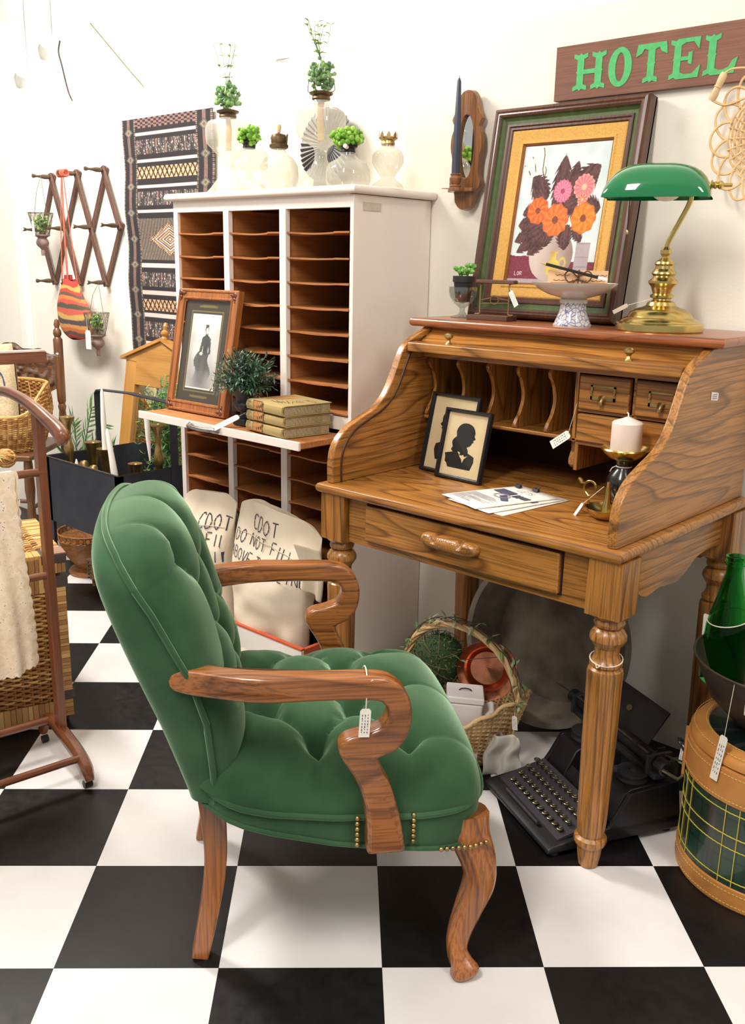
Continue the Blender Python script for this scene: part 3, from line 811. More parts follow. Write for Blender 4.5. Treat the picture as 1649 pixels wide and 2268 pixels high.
def shade_pt(a, b, off=0):
    """a along the axis, b round the section from back rim over the top to the front rim"""
    t = 2 * a - 1; th = -.10 + (pi + .12) * b; e = max(0, 1 - abs(t) ** 5) ** .5; t = sin(t * pi / 2) if abs(t) < 1 else t; e = max(0, 1 - abs(t) ** 3.2) ** .5
    R = (.060 - off) * (.66 + .34 * e); H = (.072 - off) * e
    x = t * (.115 - off)
    s = cos(th) * R * 1.12; z = sin(th) * H if sin(th) > 0 else -.003
    return (lx + ux * x - pxx * s, ly + uy * x - pyy * s, .293 + z)


MB().grid(shade_pt, 48, 30).grid(lambda a, b: shade_pt(a, b, .004), 48, 30).build('lamp_shade', gsh, lamp, smooth=60)
rim = MB()
fin = MB()
for sg_ in (1,):
    b0 = Vector((lx + ux * sg_ * .110, ly + uy * sg_ * .110, .293 + .024)); dx = Vector((ux * sg_, uy * sg_, 0)); Mx = Matrix.Translation(b0) @ dx.to_track_quat('Z', 'Y').to_matrix().to_4x4()
    f1 = MB().lathe([(0, 0), (.010, 0), (.011, .003), (.006, .006), (.008, .009), (.008, .012), (.005, .014), (.009, .018), (.009, .023), (.004, .027), (.0042, .044), (0, .045)], n=18, M=Mx); f1.build('finial', brass, lamp, smooth=30)
bl = MB().ball((lx + ux * .02, ly + uy * .02, .302), .024, 20, 12, (1.3, 1, .75)); bl.build('bulb', plain('bulb', (240, 232, 215), .3), lamp)
ch = MB()
cx0, cy0 = lx - ux * .055 + pxx * .02, ly - uy * .055 + pyy * .02
for k in range(22): ch.ball((cx0, cy0, .296 - k * .0034), .0018, 6, 4)
ch.build('pull_chain', plain('chain_metal', (70, 66, 50), .4, 1), lamp, kind='stuff'); MB().lathe([(0, 0), (.0025, .001), (.003, .006), (.001, .010)], (cx0, cy0, .213), 10).build('pull_bead', brass, lamp)
price_tag(lamp, (-.052, -.062, .058), L=.036, W=.011, d=(-.75, -.45, -.5), n=(-.6, .6, .5), hole=(-.012, -.018, .074), lines=0)

# painting leaning on the wall
PW, PH = .452, .552; PT = rad(9.5)
pnt = thing('framed_painting', 'oil painting of orange and pink flowers in a vase, wide brown and green frame', 'painting', (-1.372, 2.180, TZ + .001), rot=(-PT, 0, rad(0)))


def fram(w0, h0, secs, name, mat, parent, y0=0):
    """mitred moulding: secs = (inset, depth forward) profile, outer to inner; each of four bars joined as one frame"""
    m = MB(); v = []
    for ins, dp in secs:
        for x, z in ((-w0 / 2 + ins, ins), (w0 / 2 - ins, ins), (w0 / 2 - ins, h0 - ins), (-w0 / 2 + ins, h0 - ins)): v.append((x, y0 - dp, z))
    f = []
    for i in range(len(secs) - 1):
        for k in range(4): f.append((4 * i + k, 4 * i + (k + 1) % 4, 4 * i + 4 + (k + 1) % 4, 4 * i + 4 + k))
    m.add(v, f); return m.build(name, mat, parent, smooth=25)


walnut_f = wood('frame_walnut', (98, 58, 40), (54, 28, 20), 2, freq=4, rough=.38, coat=.2, lines=.4, seed=2)
gold_f = plain('gold_linen', (208, 158, 78), .55, .25, .15, 300, bump=.6, bscale=900)
fram(PW, PH, [(0, -.012), (0, .022), (.004, .030), (.010, .032), (.014, .029), (.018, .030), (.023, .026)], 'outer_moulding', walnut_f, pnt)
fram(PW, PH, [(.023, .026), (.025, .019), (.032, .014), (.040, .013)], 'green_cove', plain('green_cove', (74, 88, 46), .45, 0, .2, 60), pnt)
fram(PW, PH, [(.040, .013), (.041, .016), (.046, .016), (.049, .012), (.054, .012), (.057, .008)], 'inner_bead', walnut_f, pnt)
fram(PW, PH, [(.057, .008), (.060, .009), (.082, .004), (.086, .006), (.091, .006)], 'gold_liner', gold_f, pnt)
fram(PW, PH, [(.091, .006), (.097, -.004)], 'slip', plain('slip', (150, 92, 40), .5), pnt)
MB().box(-PW / 2, PW / 2, .006, .012, 0, PH).build('backing', plain('board_brown', (120, 90, 60), .9), pnt, smooth=0)


def lerp(a, b, t): return tuple(x + (y - x) * t for x, y in zip(a, b))


def nz(x, y, z=0): return noise.noise(Vector((x, y, z)))


LFS = [((.50, .52), (.50, .93), .16), ((.34, .60), (.14, .78), .15), ((.60, .62), (.66, .88), .11), ((.62, .62), (.92, .84), .17), ((.34, .46), (.04, .42), .11), ((.36, .44), (.02, .30), .10), ((.40, .40), (.06, .22), .09),
       ((.44, .40), (.20, .20), .11), ((.60, .42), (.64, .24), .13), ((.70, .42), (.82, .30), .08), ((.78, .55), (.98, .54), .12), ((.56, .55), (.72, .60), .14), ((.22, .56), (.08, .50), .07), ((.45, .42), (.38, .26), .10)]


def paint_fn(u, v):
    """painting: u right, v up, 0..1"""
    n = nz(u * 9, v * 9); n2 = nz(u * 60, v * 60, 3)
    c = lerp(lin((222, 228, 224)), lin((200, 212, 212)), .5 + n * .8)
    if v < .20 + .02 * n and u < .40 - .1 * v or (v < .16 and u > .66): c = lerp(lin((128, 44, 62)), lin((108, 34, 50)), .5 + n)
    if v < .20 and u < .36: c = lin((126, 42, 60))
    if v < .03: c = lin((180, 160, 165))
    # vase
    vx, vy = (u - .49) / .255, (v - .205) / .19
    if vx * vx + vy * vy < 1: c = lerp(lin((212, 192, 180)), lin((140, 112, 100)), min(1, max(0, (vx + .7) * .55 + .15 * n)))
    # little jug
    if ((u - .53) / .085) ** 2 + ((v - .115) / .065) ** 2 < 1 or (abs(u - .53) < .032 and .15 < v < .235) or (abs(u - .53) < .045 and .218 < v < .235): c = lerp(lin((226, 196, 96)), lin((190, 150, 60)), .5 + n)
    q = math.hypot((u - .635) / .045, (v - .15) / .045)
    if .55 < q < 1: c = lin((210, 180, 90))
    # glass jar
    if .77 < u < .93 and v < .30: c = lerp(lin((184, 168, 168)), lin((160, 142, 146)), (1 if .19 < v < .2 or .12 < v < .13 or v > .285 else .3) + n * .3)
    # twigs
    for (x0, y0, x1, y1) in ((.30, .66, .22, .98), (.28, .66, .10, .92), (.26, .68, .02, .86), (.31, .66, .27, .84)):
        t = max(0, min(1, ((u - x0) * (x1 - x0) + (v - y0) * (y1 - y0)) / ((x1 - x0) ** 2 + (y1 - y0) ** 2)))
        xx, yy = x0 + (x1 - x0) * t + .012 * sin(t * 9), y0 + (y1 - y0) * t; d = math.hypot(u - xx, v - yy)
        if abs((t * 13) % 1 - .5) < .22 and d < .014: c = lin((236, 224, 196))
        if d < .006: c = lin((96, 62, 52))
    # dark leaves
    for (b, t_, wd) in LFS:
        dx, dy = t_[0] - b[0], t_[1] - b[1]; L = math.hypot(dx, dy); a = ((u - b[0]) * dx + (v - b[1]) * dy) / L; s = ((u - b[0]) * -dy + (v - b[1]) * dx) / L
        t = a / L
        if 0 < t < 1:
            hw = wd * .85 * (sin(pi * min(1, t * .92 + .10)) ** .65) * (1 - .30 * (((t + abs(s) * 2.0) * 7) % 1)); hw = hw * (1 - .15 * t)
            if abs(s) < hw: c = lerp(lin((68, 34, 34)), lin((108, 66, 62)), min(1, max(0, .35 + .9 * nz(a * 8, s * 40) + (.35 if abs(s) < .006 else 0))))
    for (x, y, r_, ca, cb, cc, np_) in ((.52, .665, .105, (222, 84, 118), (240, 150, 170), (150, 40, 70), 16), (.76, .69, .115, (236, 150, 140), (240, 90, 110), (220, 200, 150), 14), (.76, .60, .055, (232, 170, 140), (200, 70, 70), (230, 190, 140), 9),
                                      (.26, .53, .125, (214, 78, 22), (236, 122, 40), (110, 48, 40), 9), (.48, .46, .150, (220, 92, 30), (236, 130, 54), (96, 50, 48), 10), (.80, .47, .140, (216, 112, 20), (230, 142, 50), (104, 48, 30), 8)):
        dx, dy = u - x, (v - y) * 1.28; r = math.hypot(dx, dy); an = math.atan2(dy, dx); R = r_ * (1 + .05 * cos(an * np_))
        if r < R:
            k = .5 + .5 * cos(an * np_ + r * 30) * .8 + .4 * n2; c = lerp(lin(ca), lin(cb), min(1, max(0, k)))
            if r > R * .9: c = lerp(c, lin(cc), .25)
            if r < r_ * .24: c = lerp(lin(cc), c, .15)
    return lerp(c, (0.9, .9, .88), max(0, .01 + .04 * n2))


iw, ih = PW - .194, PH - .194
MB().grid(lambda a, b: (-iw / 2 + iw * a, .002, .097 + ih * b), 190, 240, colfn=paint_fn).build('canvas', vcol('paint', .75, bump=900), pnt, smooth=0)
sgm = MB(); write(sgm, 'LOR', lambda x, y: (x, .0012, y), -iw / 2 + .022, .097 + .020, .010, .006, .16); sgm.build('signature', plain('sig', (225, 205, 205), .7), pnt, smooth=0)

# glass goblet with a potted succulent
GL = thin_glass('clear_glass', (236, 240, 238), .16)
gob = thing('glass_goblet', 'cut-glass footed goblet holding a small plant pot, left end of the desk top', 'goblet', (-1.578, 2.105, TZ))
MB().lathe([(0, 0), (.031, 0), (.031, .003), (.012, .009), (.007, .016), (.007, .026), (.013, .031), (.024, .040), (.034, .055), (.038, .070), (.0375, .082), (.0355, .082), (.036, .070), (.031, .055), (.021, .043), (0, .038)], n=48, rmod=lambda a, z: 1 + (.03 * cos(a * 14 + z * 160) if .03 < z < .075 else .02 * cos(a * 10))).build('bowl', GL, gob, smooth=20)
pot = thing('potted_succulent', 'small green succulent in a black plastic pot, standing in the glass goblet', 'plant', (-1.578, 2.105, TZ + .043))
MB().lathe([(0, 0), (.020, 0), (.026, .052), (.029, .052), (.029, .068), (.026, .068), (.0255, .060), (0, .060)], n=28).build('pot', plain('black_plastic', (40, 36, 36), .5), pot)
m = MB(); random.seed(8); g1 = lin((120, 170, 84)); g2 = lin((84, 138, 64))
for cx_, cy_, cz, k in ((-.014, -.006, .082, 9), (.018, .004, .090, 10), (.002, -.012, .074, 7), (.024, -.012, .078, 6)):
    for i in range(k):
        a = i * 2.4; el = .15 + .9 * i / k; d = (cos(a) * cos(el), sin(a) * cos(el), sin(el))
        m.ball((cx_ + d[0] * .011, cy_ + d[1] * .011, cz + d[2] * .010), .011, 6, 4, (.3, .3, .3), None)
        L = .022 * (1 - .35 * i / k); P0 = Vector((cx_, cy_, cz)); P = [tuple(P0 + Vector(d) * L * q) for q in (0, .3, .7, 1)]
        m.tube(P, [.002, .0052, .0058, .0008], 7, flat=1)
    m.tube([(cx_ * .4, cy_ * .4, .055), (cx_, cy_, cz)], .0022, 6)
m.build('leaves', plain('succulent', (112, 164, 78), .45, 0, .3, 50), pot)

# small wooden clamp press with wire frame
cl = thing('card_press', 'small dark wooden press with a bent wire frame, left on the desk top', 'press', (-1.46, 2.085, TZ), rad(6))
dw = wood('press_wood', (112, 74, 54), (62, 36, 26), 0, freq=3, rough=.6, coat=0)
MB().box(-.066, .056, -.028, .028, 0, .013).build('base', dw, cl, bevel=.002)
MB().box(-.052, .062, -.012, .012, .094, .104).build('top_bar', dw, cl, bevel=.003)
m = MB()
for x in (-.042, .044):
    m.tube(spline([(x + (-.014 if x < 0 else .014), 0, .015), (x, 0, .016), (x, 0, .03), (x, 0, .08), (x, 0, .092), (x + (-.006 if x < 0 else .006), 0, .095)], 4), .0022, 8)
m.tube([(-.042, 0, .042), (.044, 0, .046)], .0014, 6).tube([(-.042, 0, .050), (-.010, 0, .058)], .0012, 6).tube([(.012, 0, .058), (.044, 0, .052)], .0012, 6)
m.tube([(.001 + .012 * cos(a), 0, .052 + .011 * sin(a)) for a in [2 * pi * k / 24 for k in range(24)]], .0012, 6, closed=True)
m.build('wire_frame', plain('dull_brass_wire', (156, 134, 98), .4, .8), cl)
price_tag(cl, (.050, -.006, .076), L=.045, W=.014, d=(.55, -.2, -.8), n=(0, -1, 0), hole=(.044, 0, .088))

# blue and white pedestal dish
def delft():
    m, t, p = nt('blue_white_china'); v = coords(t, (1, 1, 1)); sp_ = nd(t, 'ShaderNodeSeparateXYZ'); t.links.new(v, sp_.inputs[0])
    at = nd(t, 'ShaderNodeMath', operation='ARCTAN2'); t.links.new(sp_.outputs[1], at.inputs[0]); t.links.new(sp_.outputs[0], at.inputs[1])
    cb = nd(t, 'ShaderNodeCombineXYZ'); mu = nd(t, 'ShaderNodeMath', operation='MULTIPLY'); mu.inputs[1].default_value = 2.2; t.links.new(at.outputs[0], mu.inputs[0]); t.links.new(mu.outputs[0], cb.inputs[0])
    m2 = nd(t, 'ShaderNodeMath', operation='MULTIPLY'); m2.inputs[1].default_value = 60; t.links.new(sp_.outputs[2], m2.inputs[0]); t.links.new(m2.outputs[0], cb.inputs[1])
    vo = nd(t, 'ShaderNodeTexVoronoi', feature='DISTANCE_TO_EDGE'); vo.inputs['Scale'].default_value = 1.6; t.links.new(cb.outputs[0], vo.inputs['Vector'])
    r = ramp(t, [(0, (1, 1, 1)), (.06, (.7, .7, .7)), (.1, (0, 0, 0)), (.3, (0, 0, 0)), (.4, (.5, .5, .5)), (.6, (.1, .1, .1))]); t.links.new(vo.outputs['Distance'], r.inputs[0])
    zz = ramp(t, [(0, (0, 0, 0)), (.03, (1, 1, 1)), (.50, (1, 1, 1)), (.53, (0, 0, 0)), (1, (0, 0, 0))]); mz = nd(t, 'ShaderNodeMath', operation='MULTIPLY'); mz.inputs[1].default_value = 9; t.links.new(sp_.outputs[2], mz.inputs[0]); t.links.new(mz.outputs[0], zz.inputs[0])
    mm = nd(t, 'ShaderNodeMixRGB', blend_type='MULTIPLY'); mm.inputs[0].default_value = 1; t.links.new(r.outputs[0], mm.inputs[1]); t.links.new(zz.outputs[0], mm.inputs[2])
    mx = nd(t, 'ShaderNodeMixRGB'); t.links.new(mm.outputs[0], mx.inputs[0]); mx.inputs[1].default_value = (*lin((214, 206, 200)), 1); mx.inputs[2].default_value = (*lin((92, 104, 150)), 1)
    t.links.new(mx.outputs[0], p.inputs['Base Color']); p.inputs['Roughness'].default_value = .18; p.inputs['Coat Weight'].default_value = .5; return m


dish = thing('pedestal_dish', 'blue and white china pedestal dish with a shallow bowl, in front of the painting', 'dish', (-1.200, 2.048, TZ))
MB().lathe([(0, 0), (.046, 0), (.047, .005), (.044, .008), (.040, .018), (.033, .036), (.031, .052), (.034, .056), (.034, .064), (.030, .067), (.040, .070), (.062, .076), (.085, .087), (.100, .100), (.103, .104), (.099, .104), (.084, .092), (.06, .082), (0, .078)], n=64).build('body', delft(), dish, smooth=35)
crd = thing('card_bundle', 'bundle of peach patterned cards tied with a brown cord, in the pedestal dish', 'cards', (-1.200, 2.061, TZ + .086), rot=(rad(-14), 0, rad(30)))
pm = plain('peach_card', (228, 180, 138), .8, 0, .03); m = MB()
for k in range(5): m.box(-.072 + k * .0015, .072 - k * .001, -.016 - k * .001, .028, k * .0035, k * .0035 + .0028)
m.build('cards', pm, crd, kind='stuff')
m = MB()
m.box(-.072, .07, -.0175, -.0165, .0015, .044); fo = m.build('front_card', pm, crd, smooth=0)
m = MB(); random.seed(4)
for r_ in range(3):
    for q in range(3):
        x = -.062 + q * .044 + r_ * .004; z = .006 + r_ * .013; pts = [(x + .0042 * k, -.0182, z + .002 * sin(k * 2.3 + r_)) for k in range(9)]; m.tube(pts, .0007, 4)
m.build('printed_pattern', ink, crd, kind='stuff')
m = MB().tube([(0, -.019, .0), (.001, -.020, .044), (.0, .0, .046), (0, .03, .02)], .0018, 6)
for sg_ in (-1, 1):
    m.tube(spline([(0, -.021, .026), (sg_ * .020, -.026, .040), (sg_ * .032, -.027, .030), (sg_ * .022, -.026, .014), (0, -.021, .022)], 6), .0016, 6); m.tube(spline([(0, -.021, .024), (sg_ * .010, -.028, .012), (sg_ * .014, -.030, -.004)], 5), .0016, 6)
m.build('cord_bow', plain('brown_cord', (96, 62, 38), .8), crd)
pc = thing('pencil', 'black pencil with a white end, lying across the tied cards in the dish', 'pencil', (-1.200, 2.026, TZ + .132), rot=(0, rad(13), rad(24)))
MB().tube([(-.062, 0, 0), (.066, 0, 0)], .0036, 6).build('barrel', plain('black_lacquer', (34, 32, 34), .3), pc); MB().tube([(.066, 0, 0), (.088, 0, 0)], .0037, 12).build('end_cap', white_wax, pc); MB().tube([(-.062, 0, 0), (-.078, 0, 0)], [.0036, .0006], 8).build('point', plain('cedar', (214, 170, 120), .7), pc)

# ------------------------------------------------------------------ on the wall above the desk
sgn = thing('hotel_sign', 'brown wooden sign with green slab letters reading HOTEL, high on the wall', 'sign', (-1.43, WY - .018, 1.70))
sw = wood('sign_wood', (134, 92, 74), (112, 72, 58), 0, freq=3, rough=.75, coat=0, lines=.3, pores=.25, seed=12)
MB().box(-.004, .62, -.0, .016, -.008, .122).build('board', sw, sgn, bevel=.001)
gp = plain('green_sign_paint', (84, 178, 106), .7, 0, .12, 90)


def slab(ch, x, z, w_, h):
    """slab-serif capitals with notched stems, as outlines"""
    s = h / 6; o = []
    X = lambda a: x + a * w_ / 4
    def R(a0, a1, b0, b1): return [(X(a0), z + b0 * s), (X(a1), z + b0 * s), (X(a1), z + b1 * s), (X(a0), z + b1 * s)]
    def stem(c, hw=.44, sf=.92):
        return [(X(c - sf), z), (X(c - .25), z + .3 * s), (X(c), z), (X(c + .25), z + .3 * s), (X(c + sf), z), (X(c + sf), z + .7 * s), (X(c + hw), z + 1.0 * s), (X(c + hw), z + 2.8 * s), (X(c + hw + .13), z + 3 * s), (X(c + hw), z + 3.2 * s), (X(c + hw), z + 5 * s), (X(c + sf), z + 5.3 * s),
                (X(c + sf), z + 6 * s), (X(c + .25), z + 5.7 * s), (X(c), z + 6 * s), (X(c - .25), z + 5.7 * s), (X(c - sf), z + 6 * s), (X(c - sf), z + 5.3 * s), (X(c - hw), z + 5 * s), (X(c - hw), z + 3.2 * s), (X(c - hw - .13), z + 3 * s), (X(c - hw), z + 2.8 * s), (X(c - hw), z + 1.0 * s), (X(c - sf), z + .7 * s)]
    if ch == 'H': o = [stem(.85), stem(3.25), R(1.2, 2.9, 2.6, 3.35)]
    if ch == 'O':
        n = 40; out = [(X(2.05 + 1.75 * cos(a)), z + 3 * s + 3.1 * s * sin(a)) for a in [2 * pi * k / n for k in range(n)]]; inn = [(X(2.05 + .68 * cos(a)), z + 3 * s + 2.25 * s * sin(a)) for a in [2 * pi * k / n for k in range(n)]]
        o = [[out[k], out[(k + 1) % n], inn[(k + 1) % n], inn[k]] for k in range(n)]
    if ch == 'T': o = [stem(2), R(.2, 3.8, 5.35, 6), [(X(.2), z + 6 * s), (X(0), z + 4.1 * s), (X(.75), z + 4.6 * s), (X(1.1), z + 5.4 * s)], [(X(3.8), z + 6 * s), (X(4.0), z + 4.1 * s), (X(3.25), z + 4.6 * s), (X(2.9), z + 5.4 * s)]]
    if ch == 'E': o = [stem(1.0), R(1, 3.7, 5.35, 6), R(1, 3.8, 0, .65), R(1.3, 2.6, 2.7, 3.3), [(X(2.4), z + 2.2 * s), (X(2.9), z + 2.0 * s), (X(2.9), z + 4.0 * s), (X(2.4), z + 3.8 * s)], [(X(3.8), z + 6 * s), (X(3.7), z + 4.2 * s), (X(3.0), z + 5.4 * s)], [(X(3.8), z + 0 * s), (X(4.0), z + 1.9 * s), (X(3.0), z + .6 * s)]]
    if ch == 'L': o = [stem(1.0), R(1, 3.8, 0, .65), [(X(3.7), z + 0 * s), (X(4.1), z + 2.3 * s), (X(3.5), z + 1.9 * s), (X(3.1), z + 1.0 * s), (X(2.4), z + .6 * s)]]
    return o


xq = .052
for ch_, wl in zip('HOTEL', (.086, .073, .082, .078, .080)):
    m = MB()
    for q_, o_ in enumerate(slab(ch_, xq, .011, wl, .088)): m.prism(o_, -.0012 - .00012 * (q_ if ch_ != 'O' else 0), .0005, 'y')
    m.build('letter', gp, sgn, smooth=0); xq += wl + .006

# mirror sconce
wb = wood('sconce_wood', (150, 98, 54), (96, 54, 28), 2, freq=3, rough=.3, coat=.4, seed=5)
sc_ = thing('mirror_sconce', 'scalloped wooden wall sconce with an oval mirror and small candle shelf', 'sconce', (-1.700, WY - .02, 1.424))
hl = [(0, 0), (.016, .004), (.032, .022), (.036, .045), (.050, .060), (.055, .078), (.046, .100), (.048, .14), (.055, .17), (.052, .205), (.042, .225), (.052, .245), (.044, .262), (.036, .278), (.030, .302), (.016, .318), (0, .322)]
hs_ = [tuple(q) for q in spline(hl, 3)]; outl = hs_ + [(-x, z) for x, z in hs_[-2:0:-1]]
# ring with an oval opening
nO = len(outl); m = MB(); cz_ = .172
inner = []
for x, z in outl:
    a = math.atan2((z - cz_) / .085, x / .028); inner.append((.028 * cos(a), cz_ + .086 * sin(a)))
v = [(x, -.0, z) for x, z in outl] + [(x * .97, -.018, cz_ + (z - cz_) * .985) for x, z in outl] + [(x, -.018, z) for x, z in inner] + [(x, -.0, z) for x, z in inner]
f = [((r_ * nO + k), (r_ * nO + (k + 1) % nO), ((r_ + 1) * nO + (k + 1) % nO), ((r_ + 1) * nO + k)) for r_ in range(3) for k in range(nO)]
m.add(v, f); m.build('back_plate', wb, sc_, smooth=35)
mir = plain('mirror', (235, 235, 232), .03, 1, 0)
m = MB(); m.add([(.029 * cos(a), -.008, cz_ + .087 * sin(a)) for a in [2 * pi * k / 48 for k in range(48)]], [tuple(range(48))]); m.build('mirror', mir, sc_, smooth=0)
shp = [tuple(q) for q in spline([(-.045, .0), (-.043, -.022), (-.022, -.030), (-.018, -.052), (0, -.062), (.018, -.052), (.022, -.030), (.043, -.022), (.045, .0)], 4)]
MB().prism([(x, y - .016) for x, y in shp], .050, .060, 'z').build('shelf', wb, sc_, bevel=.002)
MB().lathe([(0, 0), (.015, 0), (.017, .004), (.012, .009), (.017, .018), (.017, .026), (.013, .032), (.016, .036), (.012, .038), (0, .030)], (-.006, -.052, .060), 24).build('candle_cup', wb, sc_, smooth=30)
leaf_ = MB().prism([(-.052, -.055), (-.03, -.05), (-.03, -.015), (-.045, -.02)], .059, .0605, 'z'); leaf_.build('drip_tray', plain('copper_leaf', (176, 120, 84), .4, 1), sc_, smooth=0)
cnd = thing('taper_candle', 'dark slate-blue twisted taper candle standing in the wall sconce', 'candle', (-1.706, WY - .072, 1.524))
MB().lathe([(0, -.012), (.0115, -.010), (.0115, .02), (.0095, .12), (.0055, .238), (.002, .246), (0, .246)], n=24, rmod=lambda a, z: 1 + .09 * cos(a * 6)).build('wax', plain('slate_wax', (58, 62, 76), .5), cnd, smooth=60)
MB().tube([(0, 0, .244), (.001, 0, .252)], .0008, 5).build('wick', ink, cnd)

# rattan wall basket at the right edge
rt_m = plain('rattan', (226, 186, 130), .5, 0, .15, 60); rbk = thing('rattan_basket', 'openwork rattan basket tray with wooden grip handles hung on the wall', 'basket', (-.868, WY - .03, 1.565))
m = MB(); RXb, RZb = .112, .142
for k in range(16):
    a0 = 2 * pi * k / 16; a1 = a0 + 2 * pi * 2.1 / 16; pts = []
    for q in range(13):
        t = q / 12; a = a0 + (a1 - a0) * t; rr = .66 + .34 * sin(pi * t) ** .8; pts.append((RXb * rr * cos(a), -.004 - .022 * rr - (.003 if k % 2 else 0), RZb * rr * sin(a)))
    m.tube(spline(pts, 2), .0030, 6)
m.build('scalloped_rim', rt_m, rbk, kind='stuff')
m = MB()
for rr in (.66, .60, .54, .48, .42, .36, .30):
    pts = [(RXb * rr * cos(a), -.010 - .02 * rr * rr - .003 * sin(a * 12 + rr * 50), RZb * rr * sin(a)) for a in [2 * pi * k / 72 for k in range(72)]]; m.tube(pts, .0024, 6, closed=True)
for k in range(24):
    a = 2 * pi * k / 24; m.tube([(RXb * .06 * cos(a), -.010, RZb * .06 * sin(a)), (RXb * .68 * cos(a), -.020, RZb * .68 * sin(a))], .0022, 5)
m.build('weave', rt_m, rbk, kind='stuff')
hb = Vector((-.103, -.038, .110)); hd = Vector((.020, 0, .046)).normalized()
Mh = Matrix.Translation(hb - hd * .03) @ hd.to_track_quat('Z', 'Y').to_matrix().to_4x4()
MB().lathe([(0, 0), (.007, 0), (.0085, .006), (.009, .016), (.0075, .026), (.0075, .029), (.009, .030), (.009, .032), (.0075, .033), (.0085, .044), (.0085, .056), (.006, .062), (0, .062)], n=20, M=Mh).build('grip', plain('pale_wood', (222, 188, 142), .5), rbk, smooth=30)
MB().tube(spline([(-.04, -.022, .085), (-.085, -.03, .072), tuple(hb - hd * .028)], 5), .0028, 6).tube(spline([tuple(hb + hd * .03), (-.07, -.04, .145), (-.03, -.03, .142), (.0, -.022, .125)], 5), .0024, 6).build('handle_cane', rt_m, rbk)

# ------------------------------------------------------------------ on the writing surface
DZ = .736


def silhouette(loc, w_, h_, label, sgn_=1, rz=0):
    o = thing('silhouette_picture', label, 'picture', loc, rot=(rad(-13), 0, rz)); bf = plain('black_frame', (30, 28, 30), .35, 0, .1)
    fram(w_, h_, [(0, -.006), (0, .006), (.002, .009), (.006, .009), (.009, .003), (.010, 0)], 'frame', bf, o)
    MB().box(-w_ / 2 + .001, w_ / 2 - .001, .001, .006, 0.001, h_ - .001).build('mount', plain('cream_mount', (222, 198, 160), .8, 0, .04), o, smooth=0)
    sx = w_ / .15 * sgn_; sz = h_ / .20
    head = [(.018, .072), (.012, .082), (.020, .086), (.026, .094), (.0265, .098), (.030, .099), (.031, .102), (.029, .105), (.036, .111), (.031, .118), (.032, .126), (.030, .136), (.022, .148), (.006, .155), (-.012, .153), (-.024, .142), (-.029, .126), (-.026, .112), (-.034, .104), (-.038, .092), (-.034, .078), (-.038, .070), (-.028, .062), (-.012, .066), (-.006, .062), (-.006, .056), (.016, .056)]
    body = [(-.046, .026), (-.052, .030), (-.053, .046), (-.056, .056), (-.034, .062), (-.018, .068), (-.004, .052), (.004, .050), (.012, .066), (.022, .064), (.040, .056), (.042, .040), (.038, .026), (.034, .014), (-.040, .014)]
    m = MB(); hd_ = [tuple(q) for q in spline(head, 2, True)]
    for pl_ in (hd_, body): m.prism([(x * sx - .002, .02 * sz + z * sz * .92) for x, z in pl_], .0006, .0014, 'y')
    m.build('silhouette', plain('black_paper', (22, 20, 20), .7), o, smooth=0)
    m = MB(); m.prism([(x * sx, z * sz) for x, z in ((-.010, .070), (.0, .060), (.004, .050), (.008, .062), (.018, .072), (.008, .068), (.003, .074), (-.004, .068))], 0, .0008, 'y'); m.build('collar', plain('cream_mount', (222, 198, 160)), o, smooth=0)
    MB().box(-w_ / 2 + .009, w_ / 2 - .009, -.0018, -.0012, .009, h_ - .009).build('glass', thin_glass('pane', (252, 252, 250), .02), o, smooth=0)
    MB().box(-.02, .02, .006, .010, .0, h_ * .6).build('easel_back', bf, o, smooth=0)
    return o


silhouette((-1.484, 1.925, DZ + .001), .168, .212, 'black-framed silhouette portrait facing left, partly behind the other on the desk', -1, rad(-5))
silhouette((-1.412, 1.893, DZ + .001), .148, .182, 'black-framed silhouette portrait of a long-haired head facing right, front one', 1, rad(-2))


def sheet(loc, rz, label, z):
    o = thing('printed_sheet', label, 'paper', (loc[0], loc[1], z), rz); W2, H2 = .074, .118
    MB().grid(lambda a, b: ((a - .5) * W2 * 2, (b - .5) * H2 * 2, .0006 * sin(a * 5 + b * 4) + .0008), 8, 8).build('sheet', paper, o, solid=.0008)
    m = MB(); F_ = lambda x, y: (x, y, .0026); write(m, 'LETS', F_, -.028, .068, .018, .011, .07, 1.3); write(m, 'GATHER', F_, -.02, .095, .005, .004, .1, 1.4)
    bx = lambda x0, x1, y0, y1: m.add([F_(x0, y0), F_(x1, y0), F_(x1, y1), F_(x0, y1)], [(0, 1, 2, 3)])
    bx(-.06, .0, .02, .052); bx(.012, .022, .022, .046); bx(.026, .034, .022, .046); bx(.038, .062, .026, .046)
    m.add([F_(.0, .02), F_(.05, -.012), F_(.036, -.024), F_(-.006, .002)], [(0, 1, 2, 3)])
    m.build('print', plain('blue_black_ink', (84, 84, 104), .8), o, smooth=0)
    m = MB(); random.seed(5)
    for k in range(16): y = -.03 - k * .0045; m.tube([(-.065, y, .0026), (-.065 + .1 * random.random() + .02, y + .002, .0026)], .0005, 4)
    for k in range(3): m.tube([(.0 + (.02 + k * .003) * cos(a), .005 + (.014 + k * .002) * sin(a), .0026) for a in [pi * 2 * q / 20 for q in range(20)]], .0005, 4, closed=True)
    m.build('drawing', plain('grey_ink', (150, 146, 156), .8), o, smooth=0)
    return o


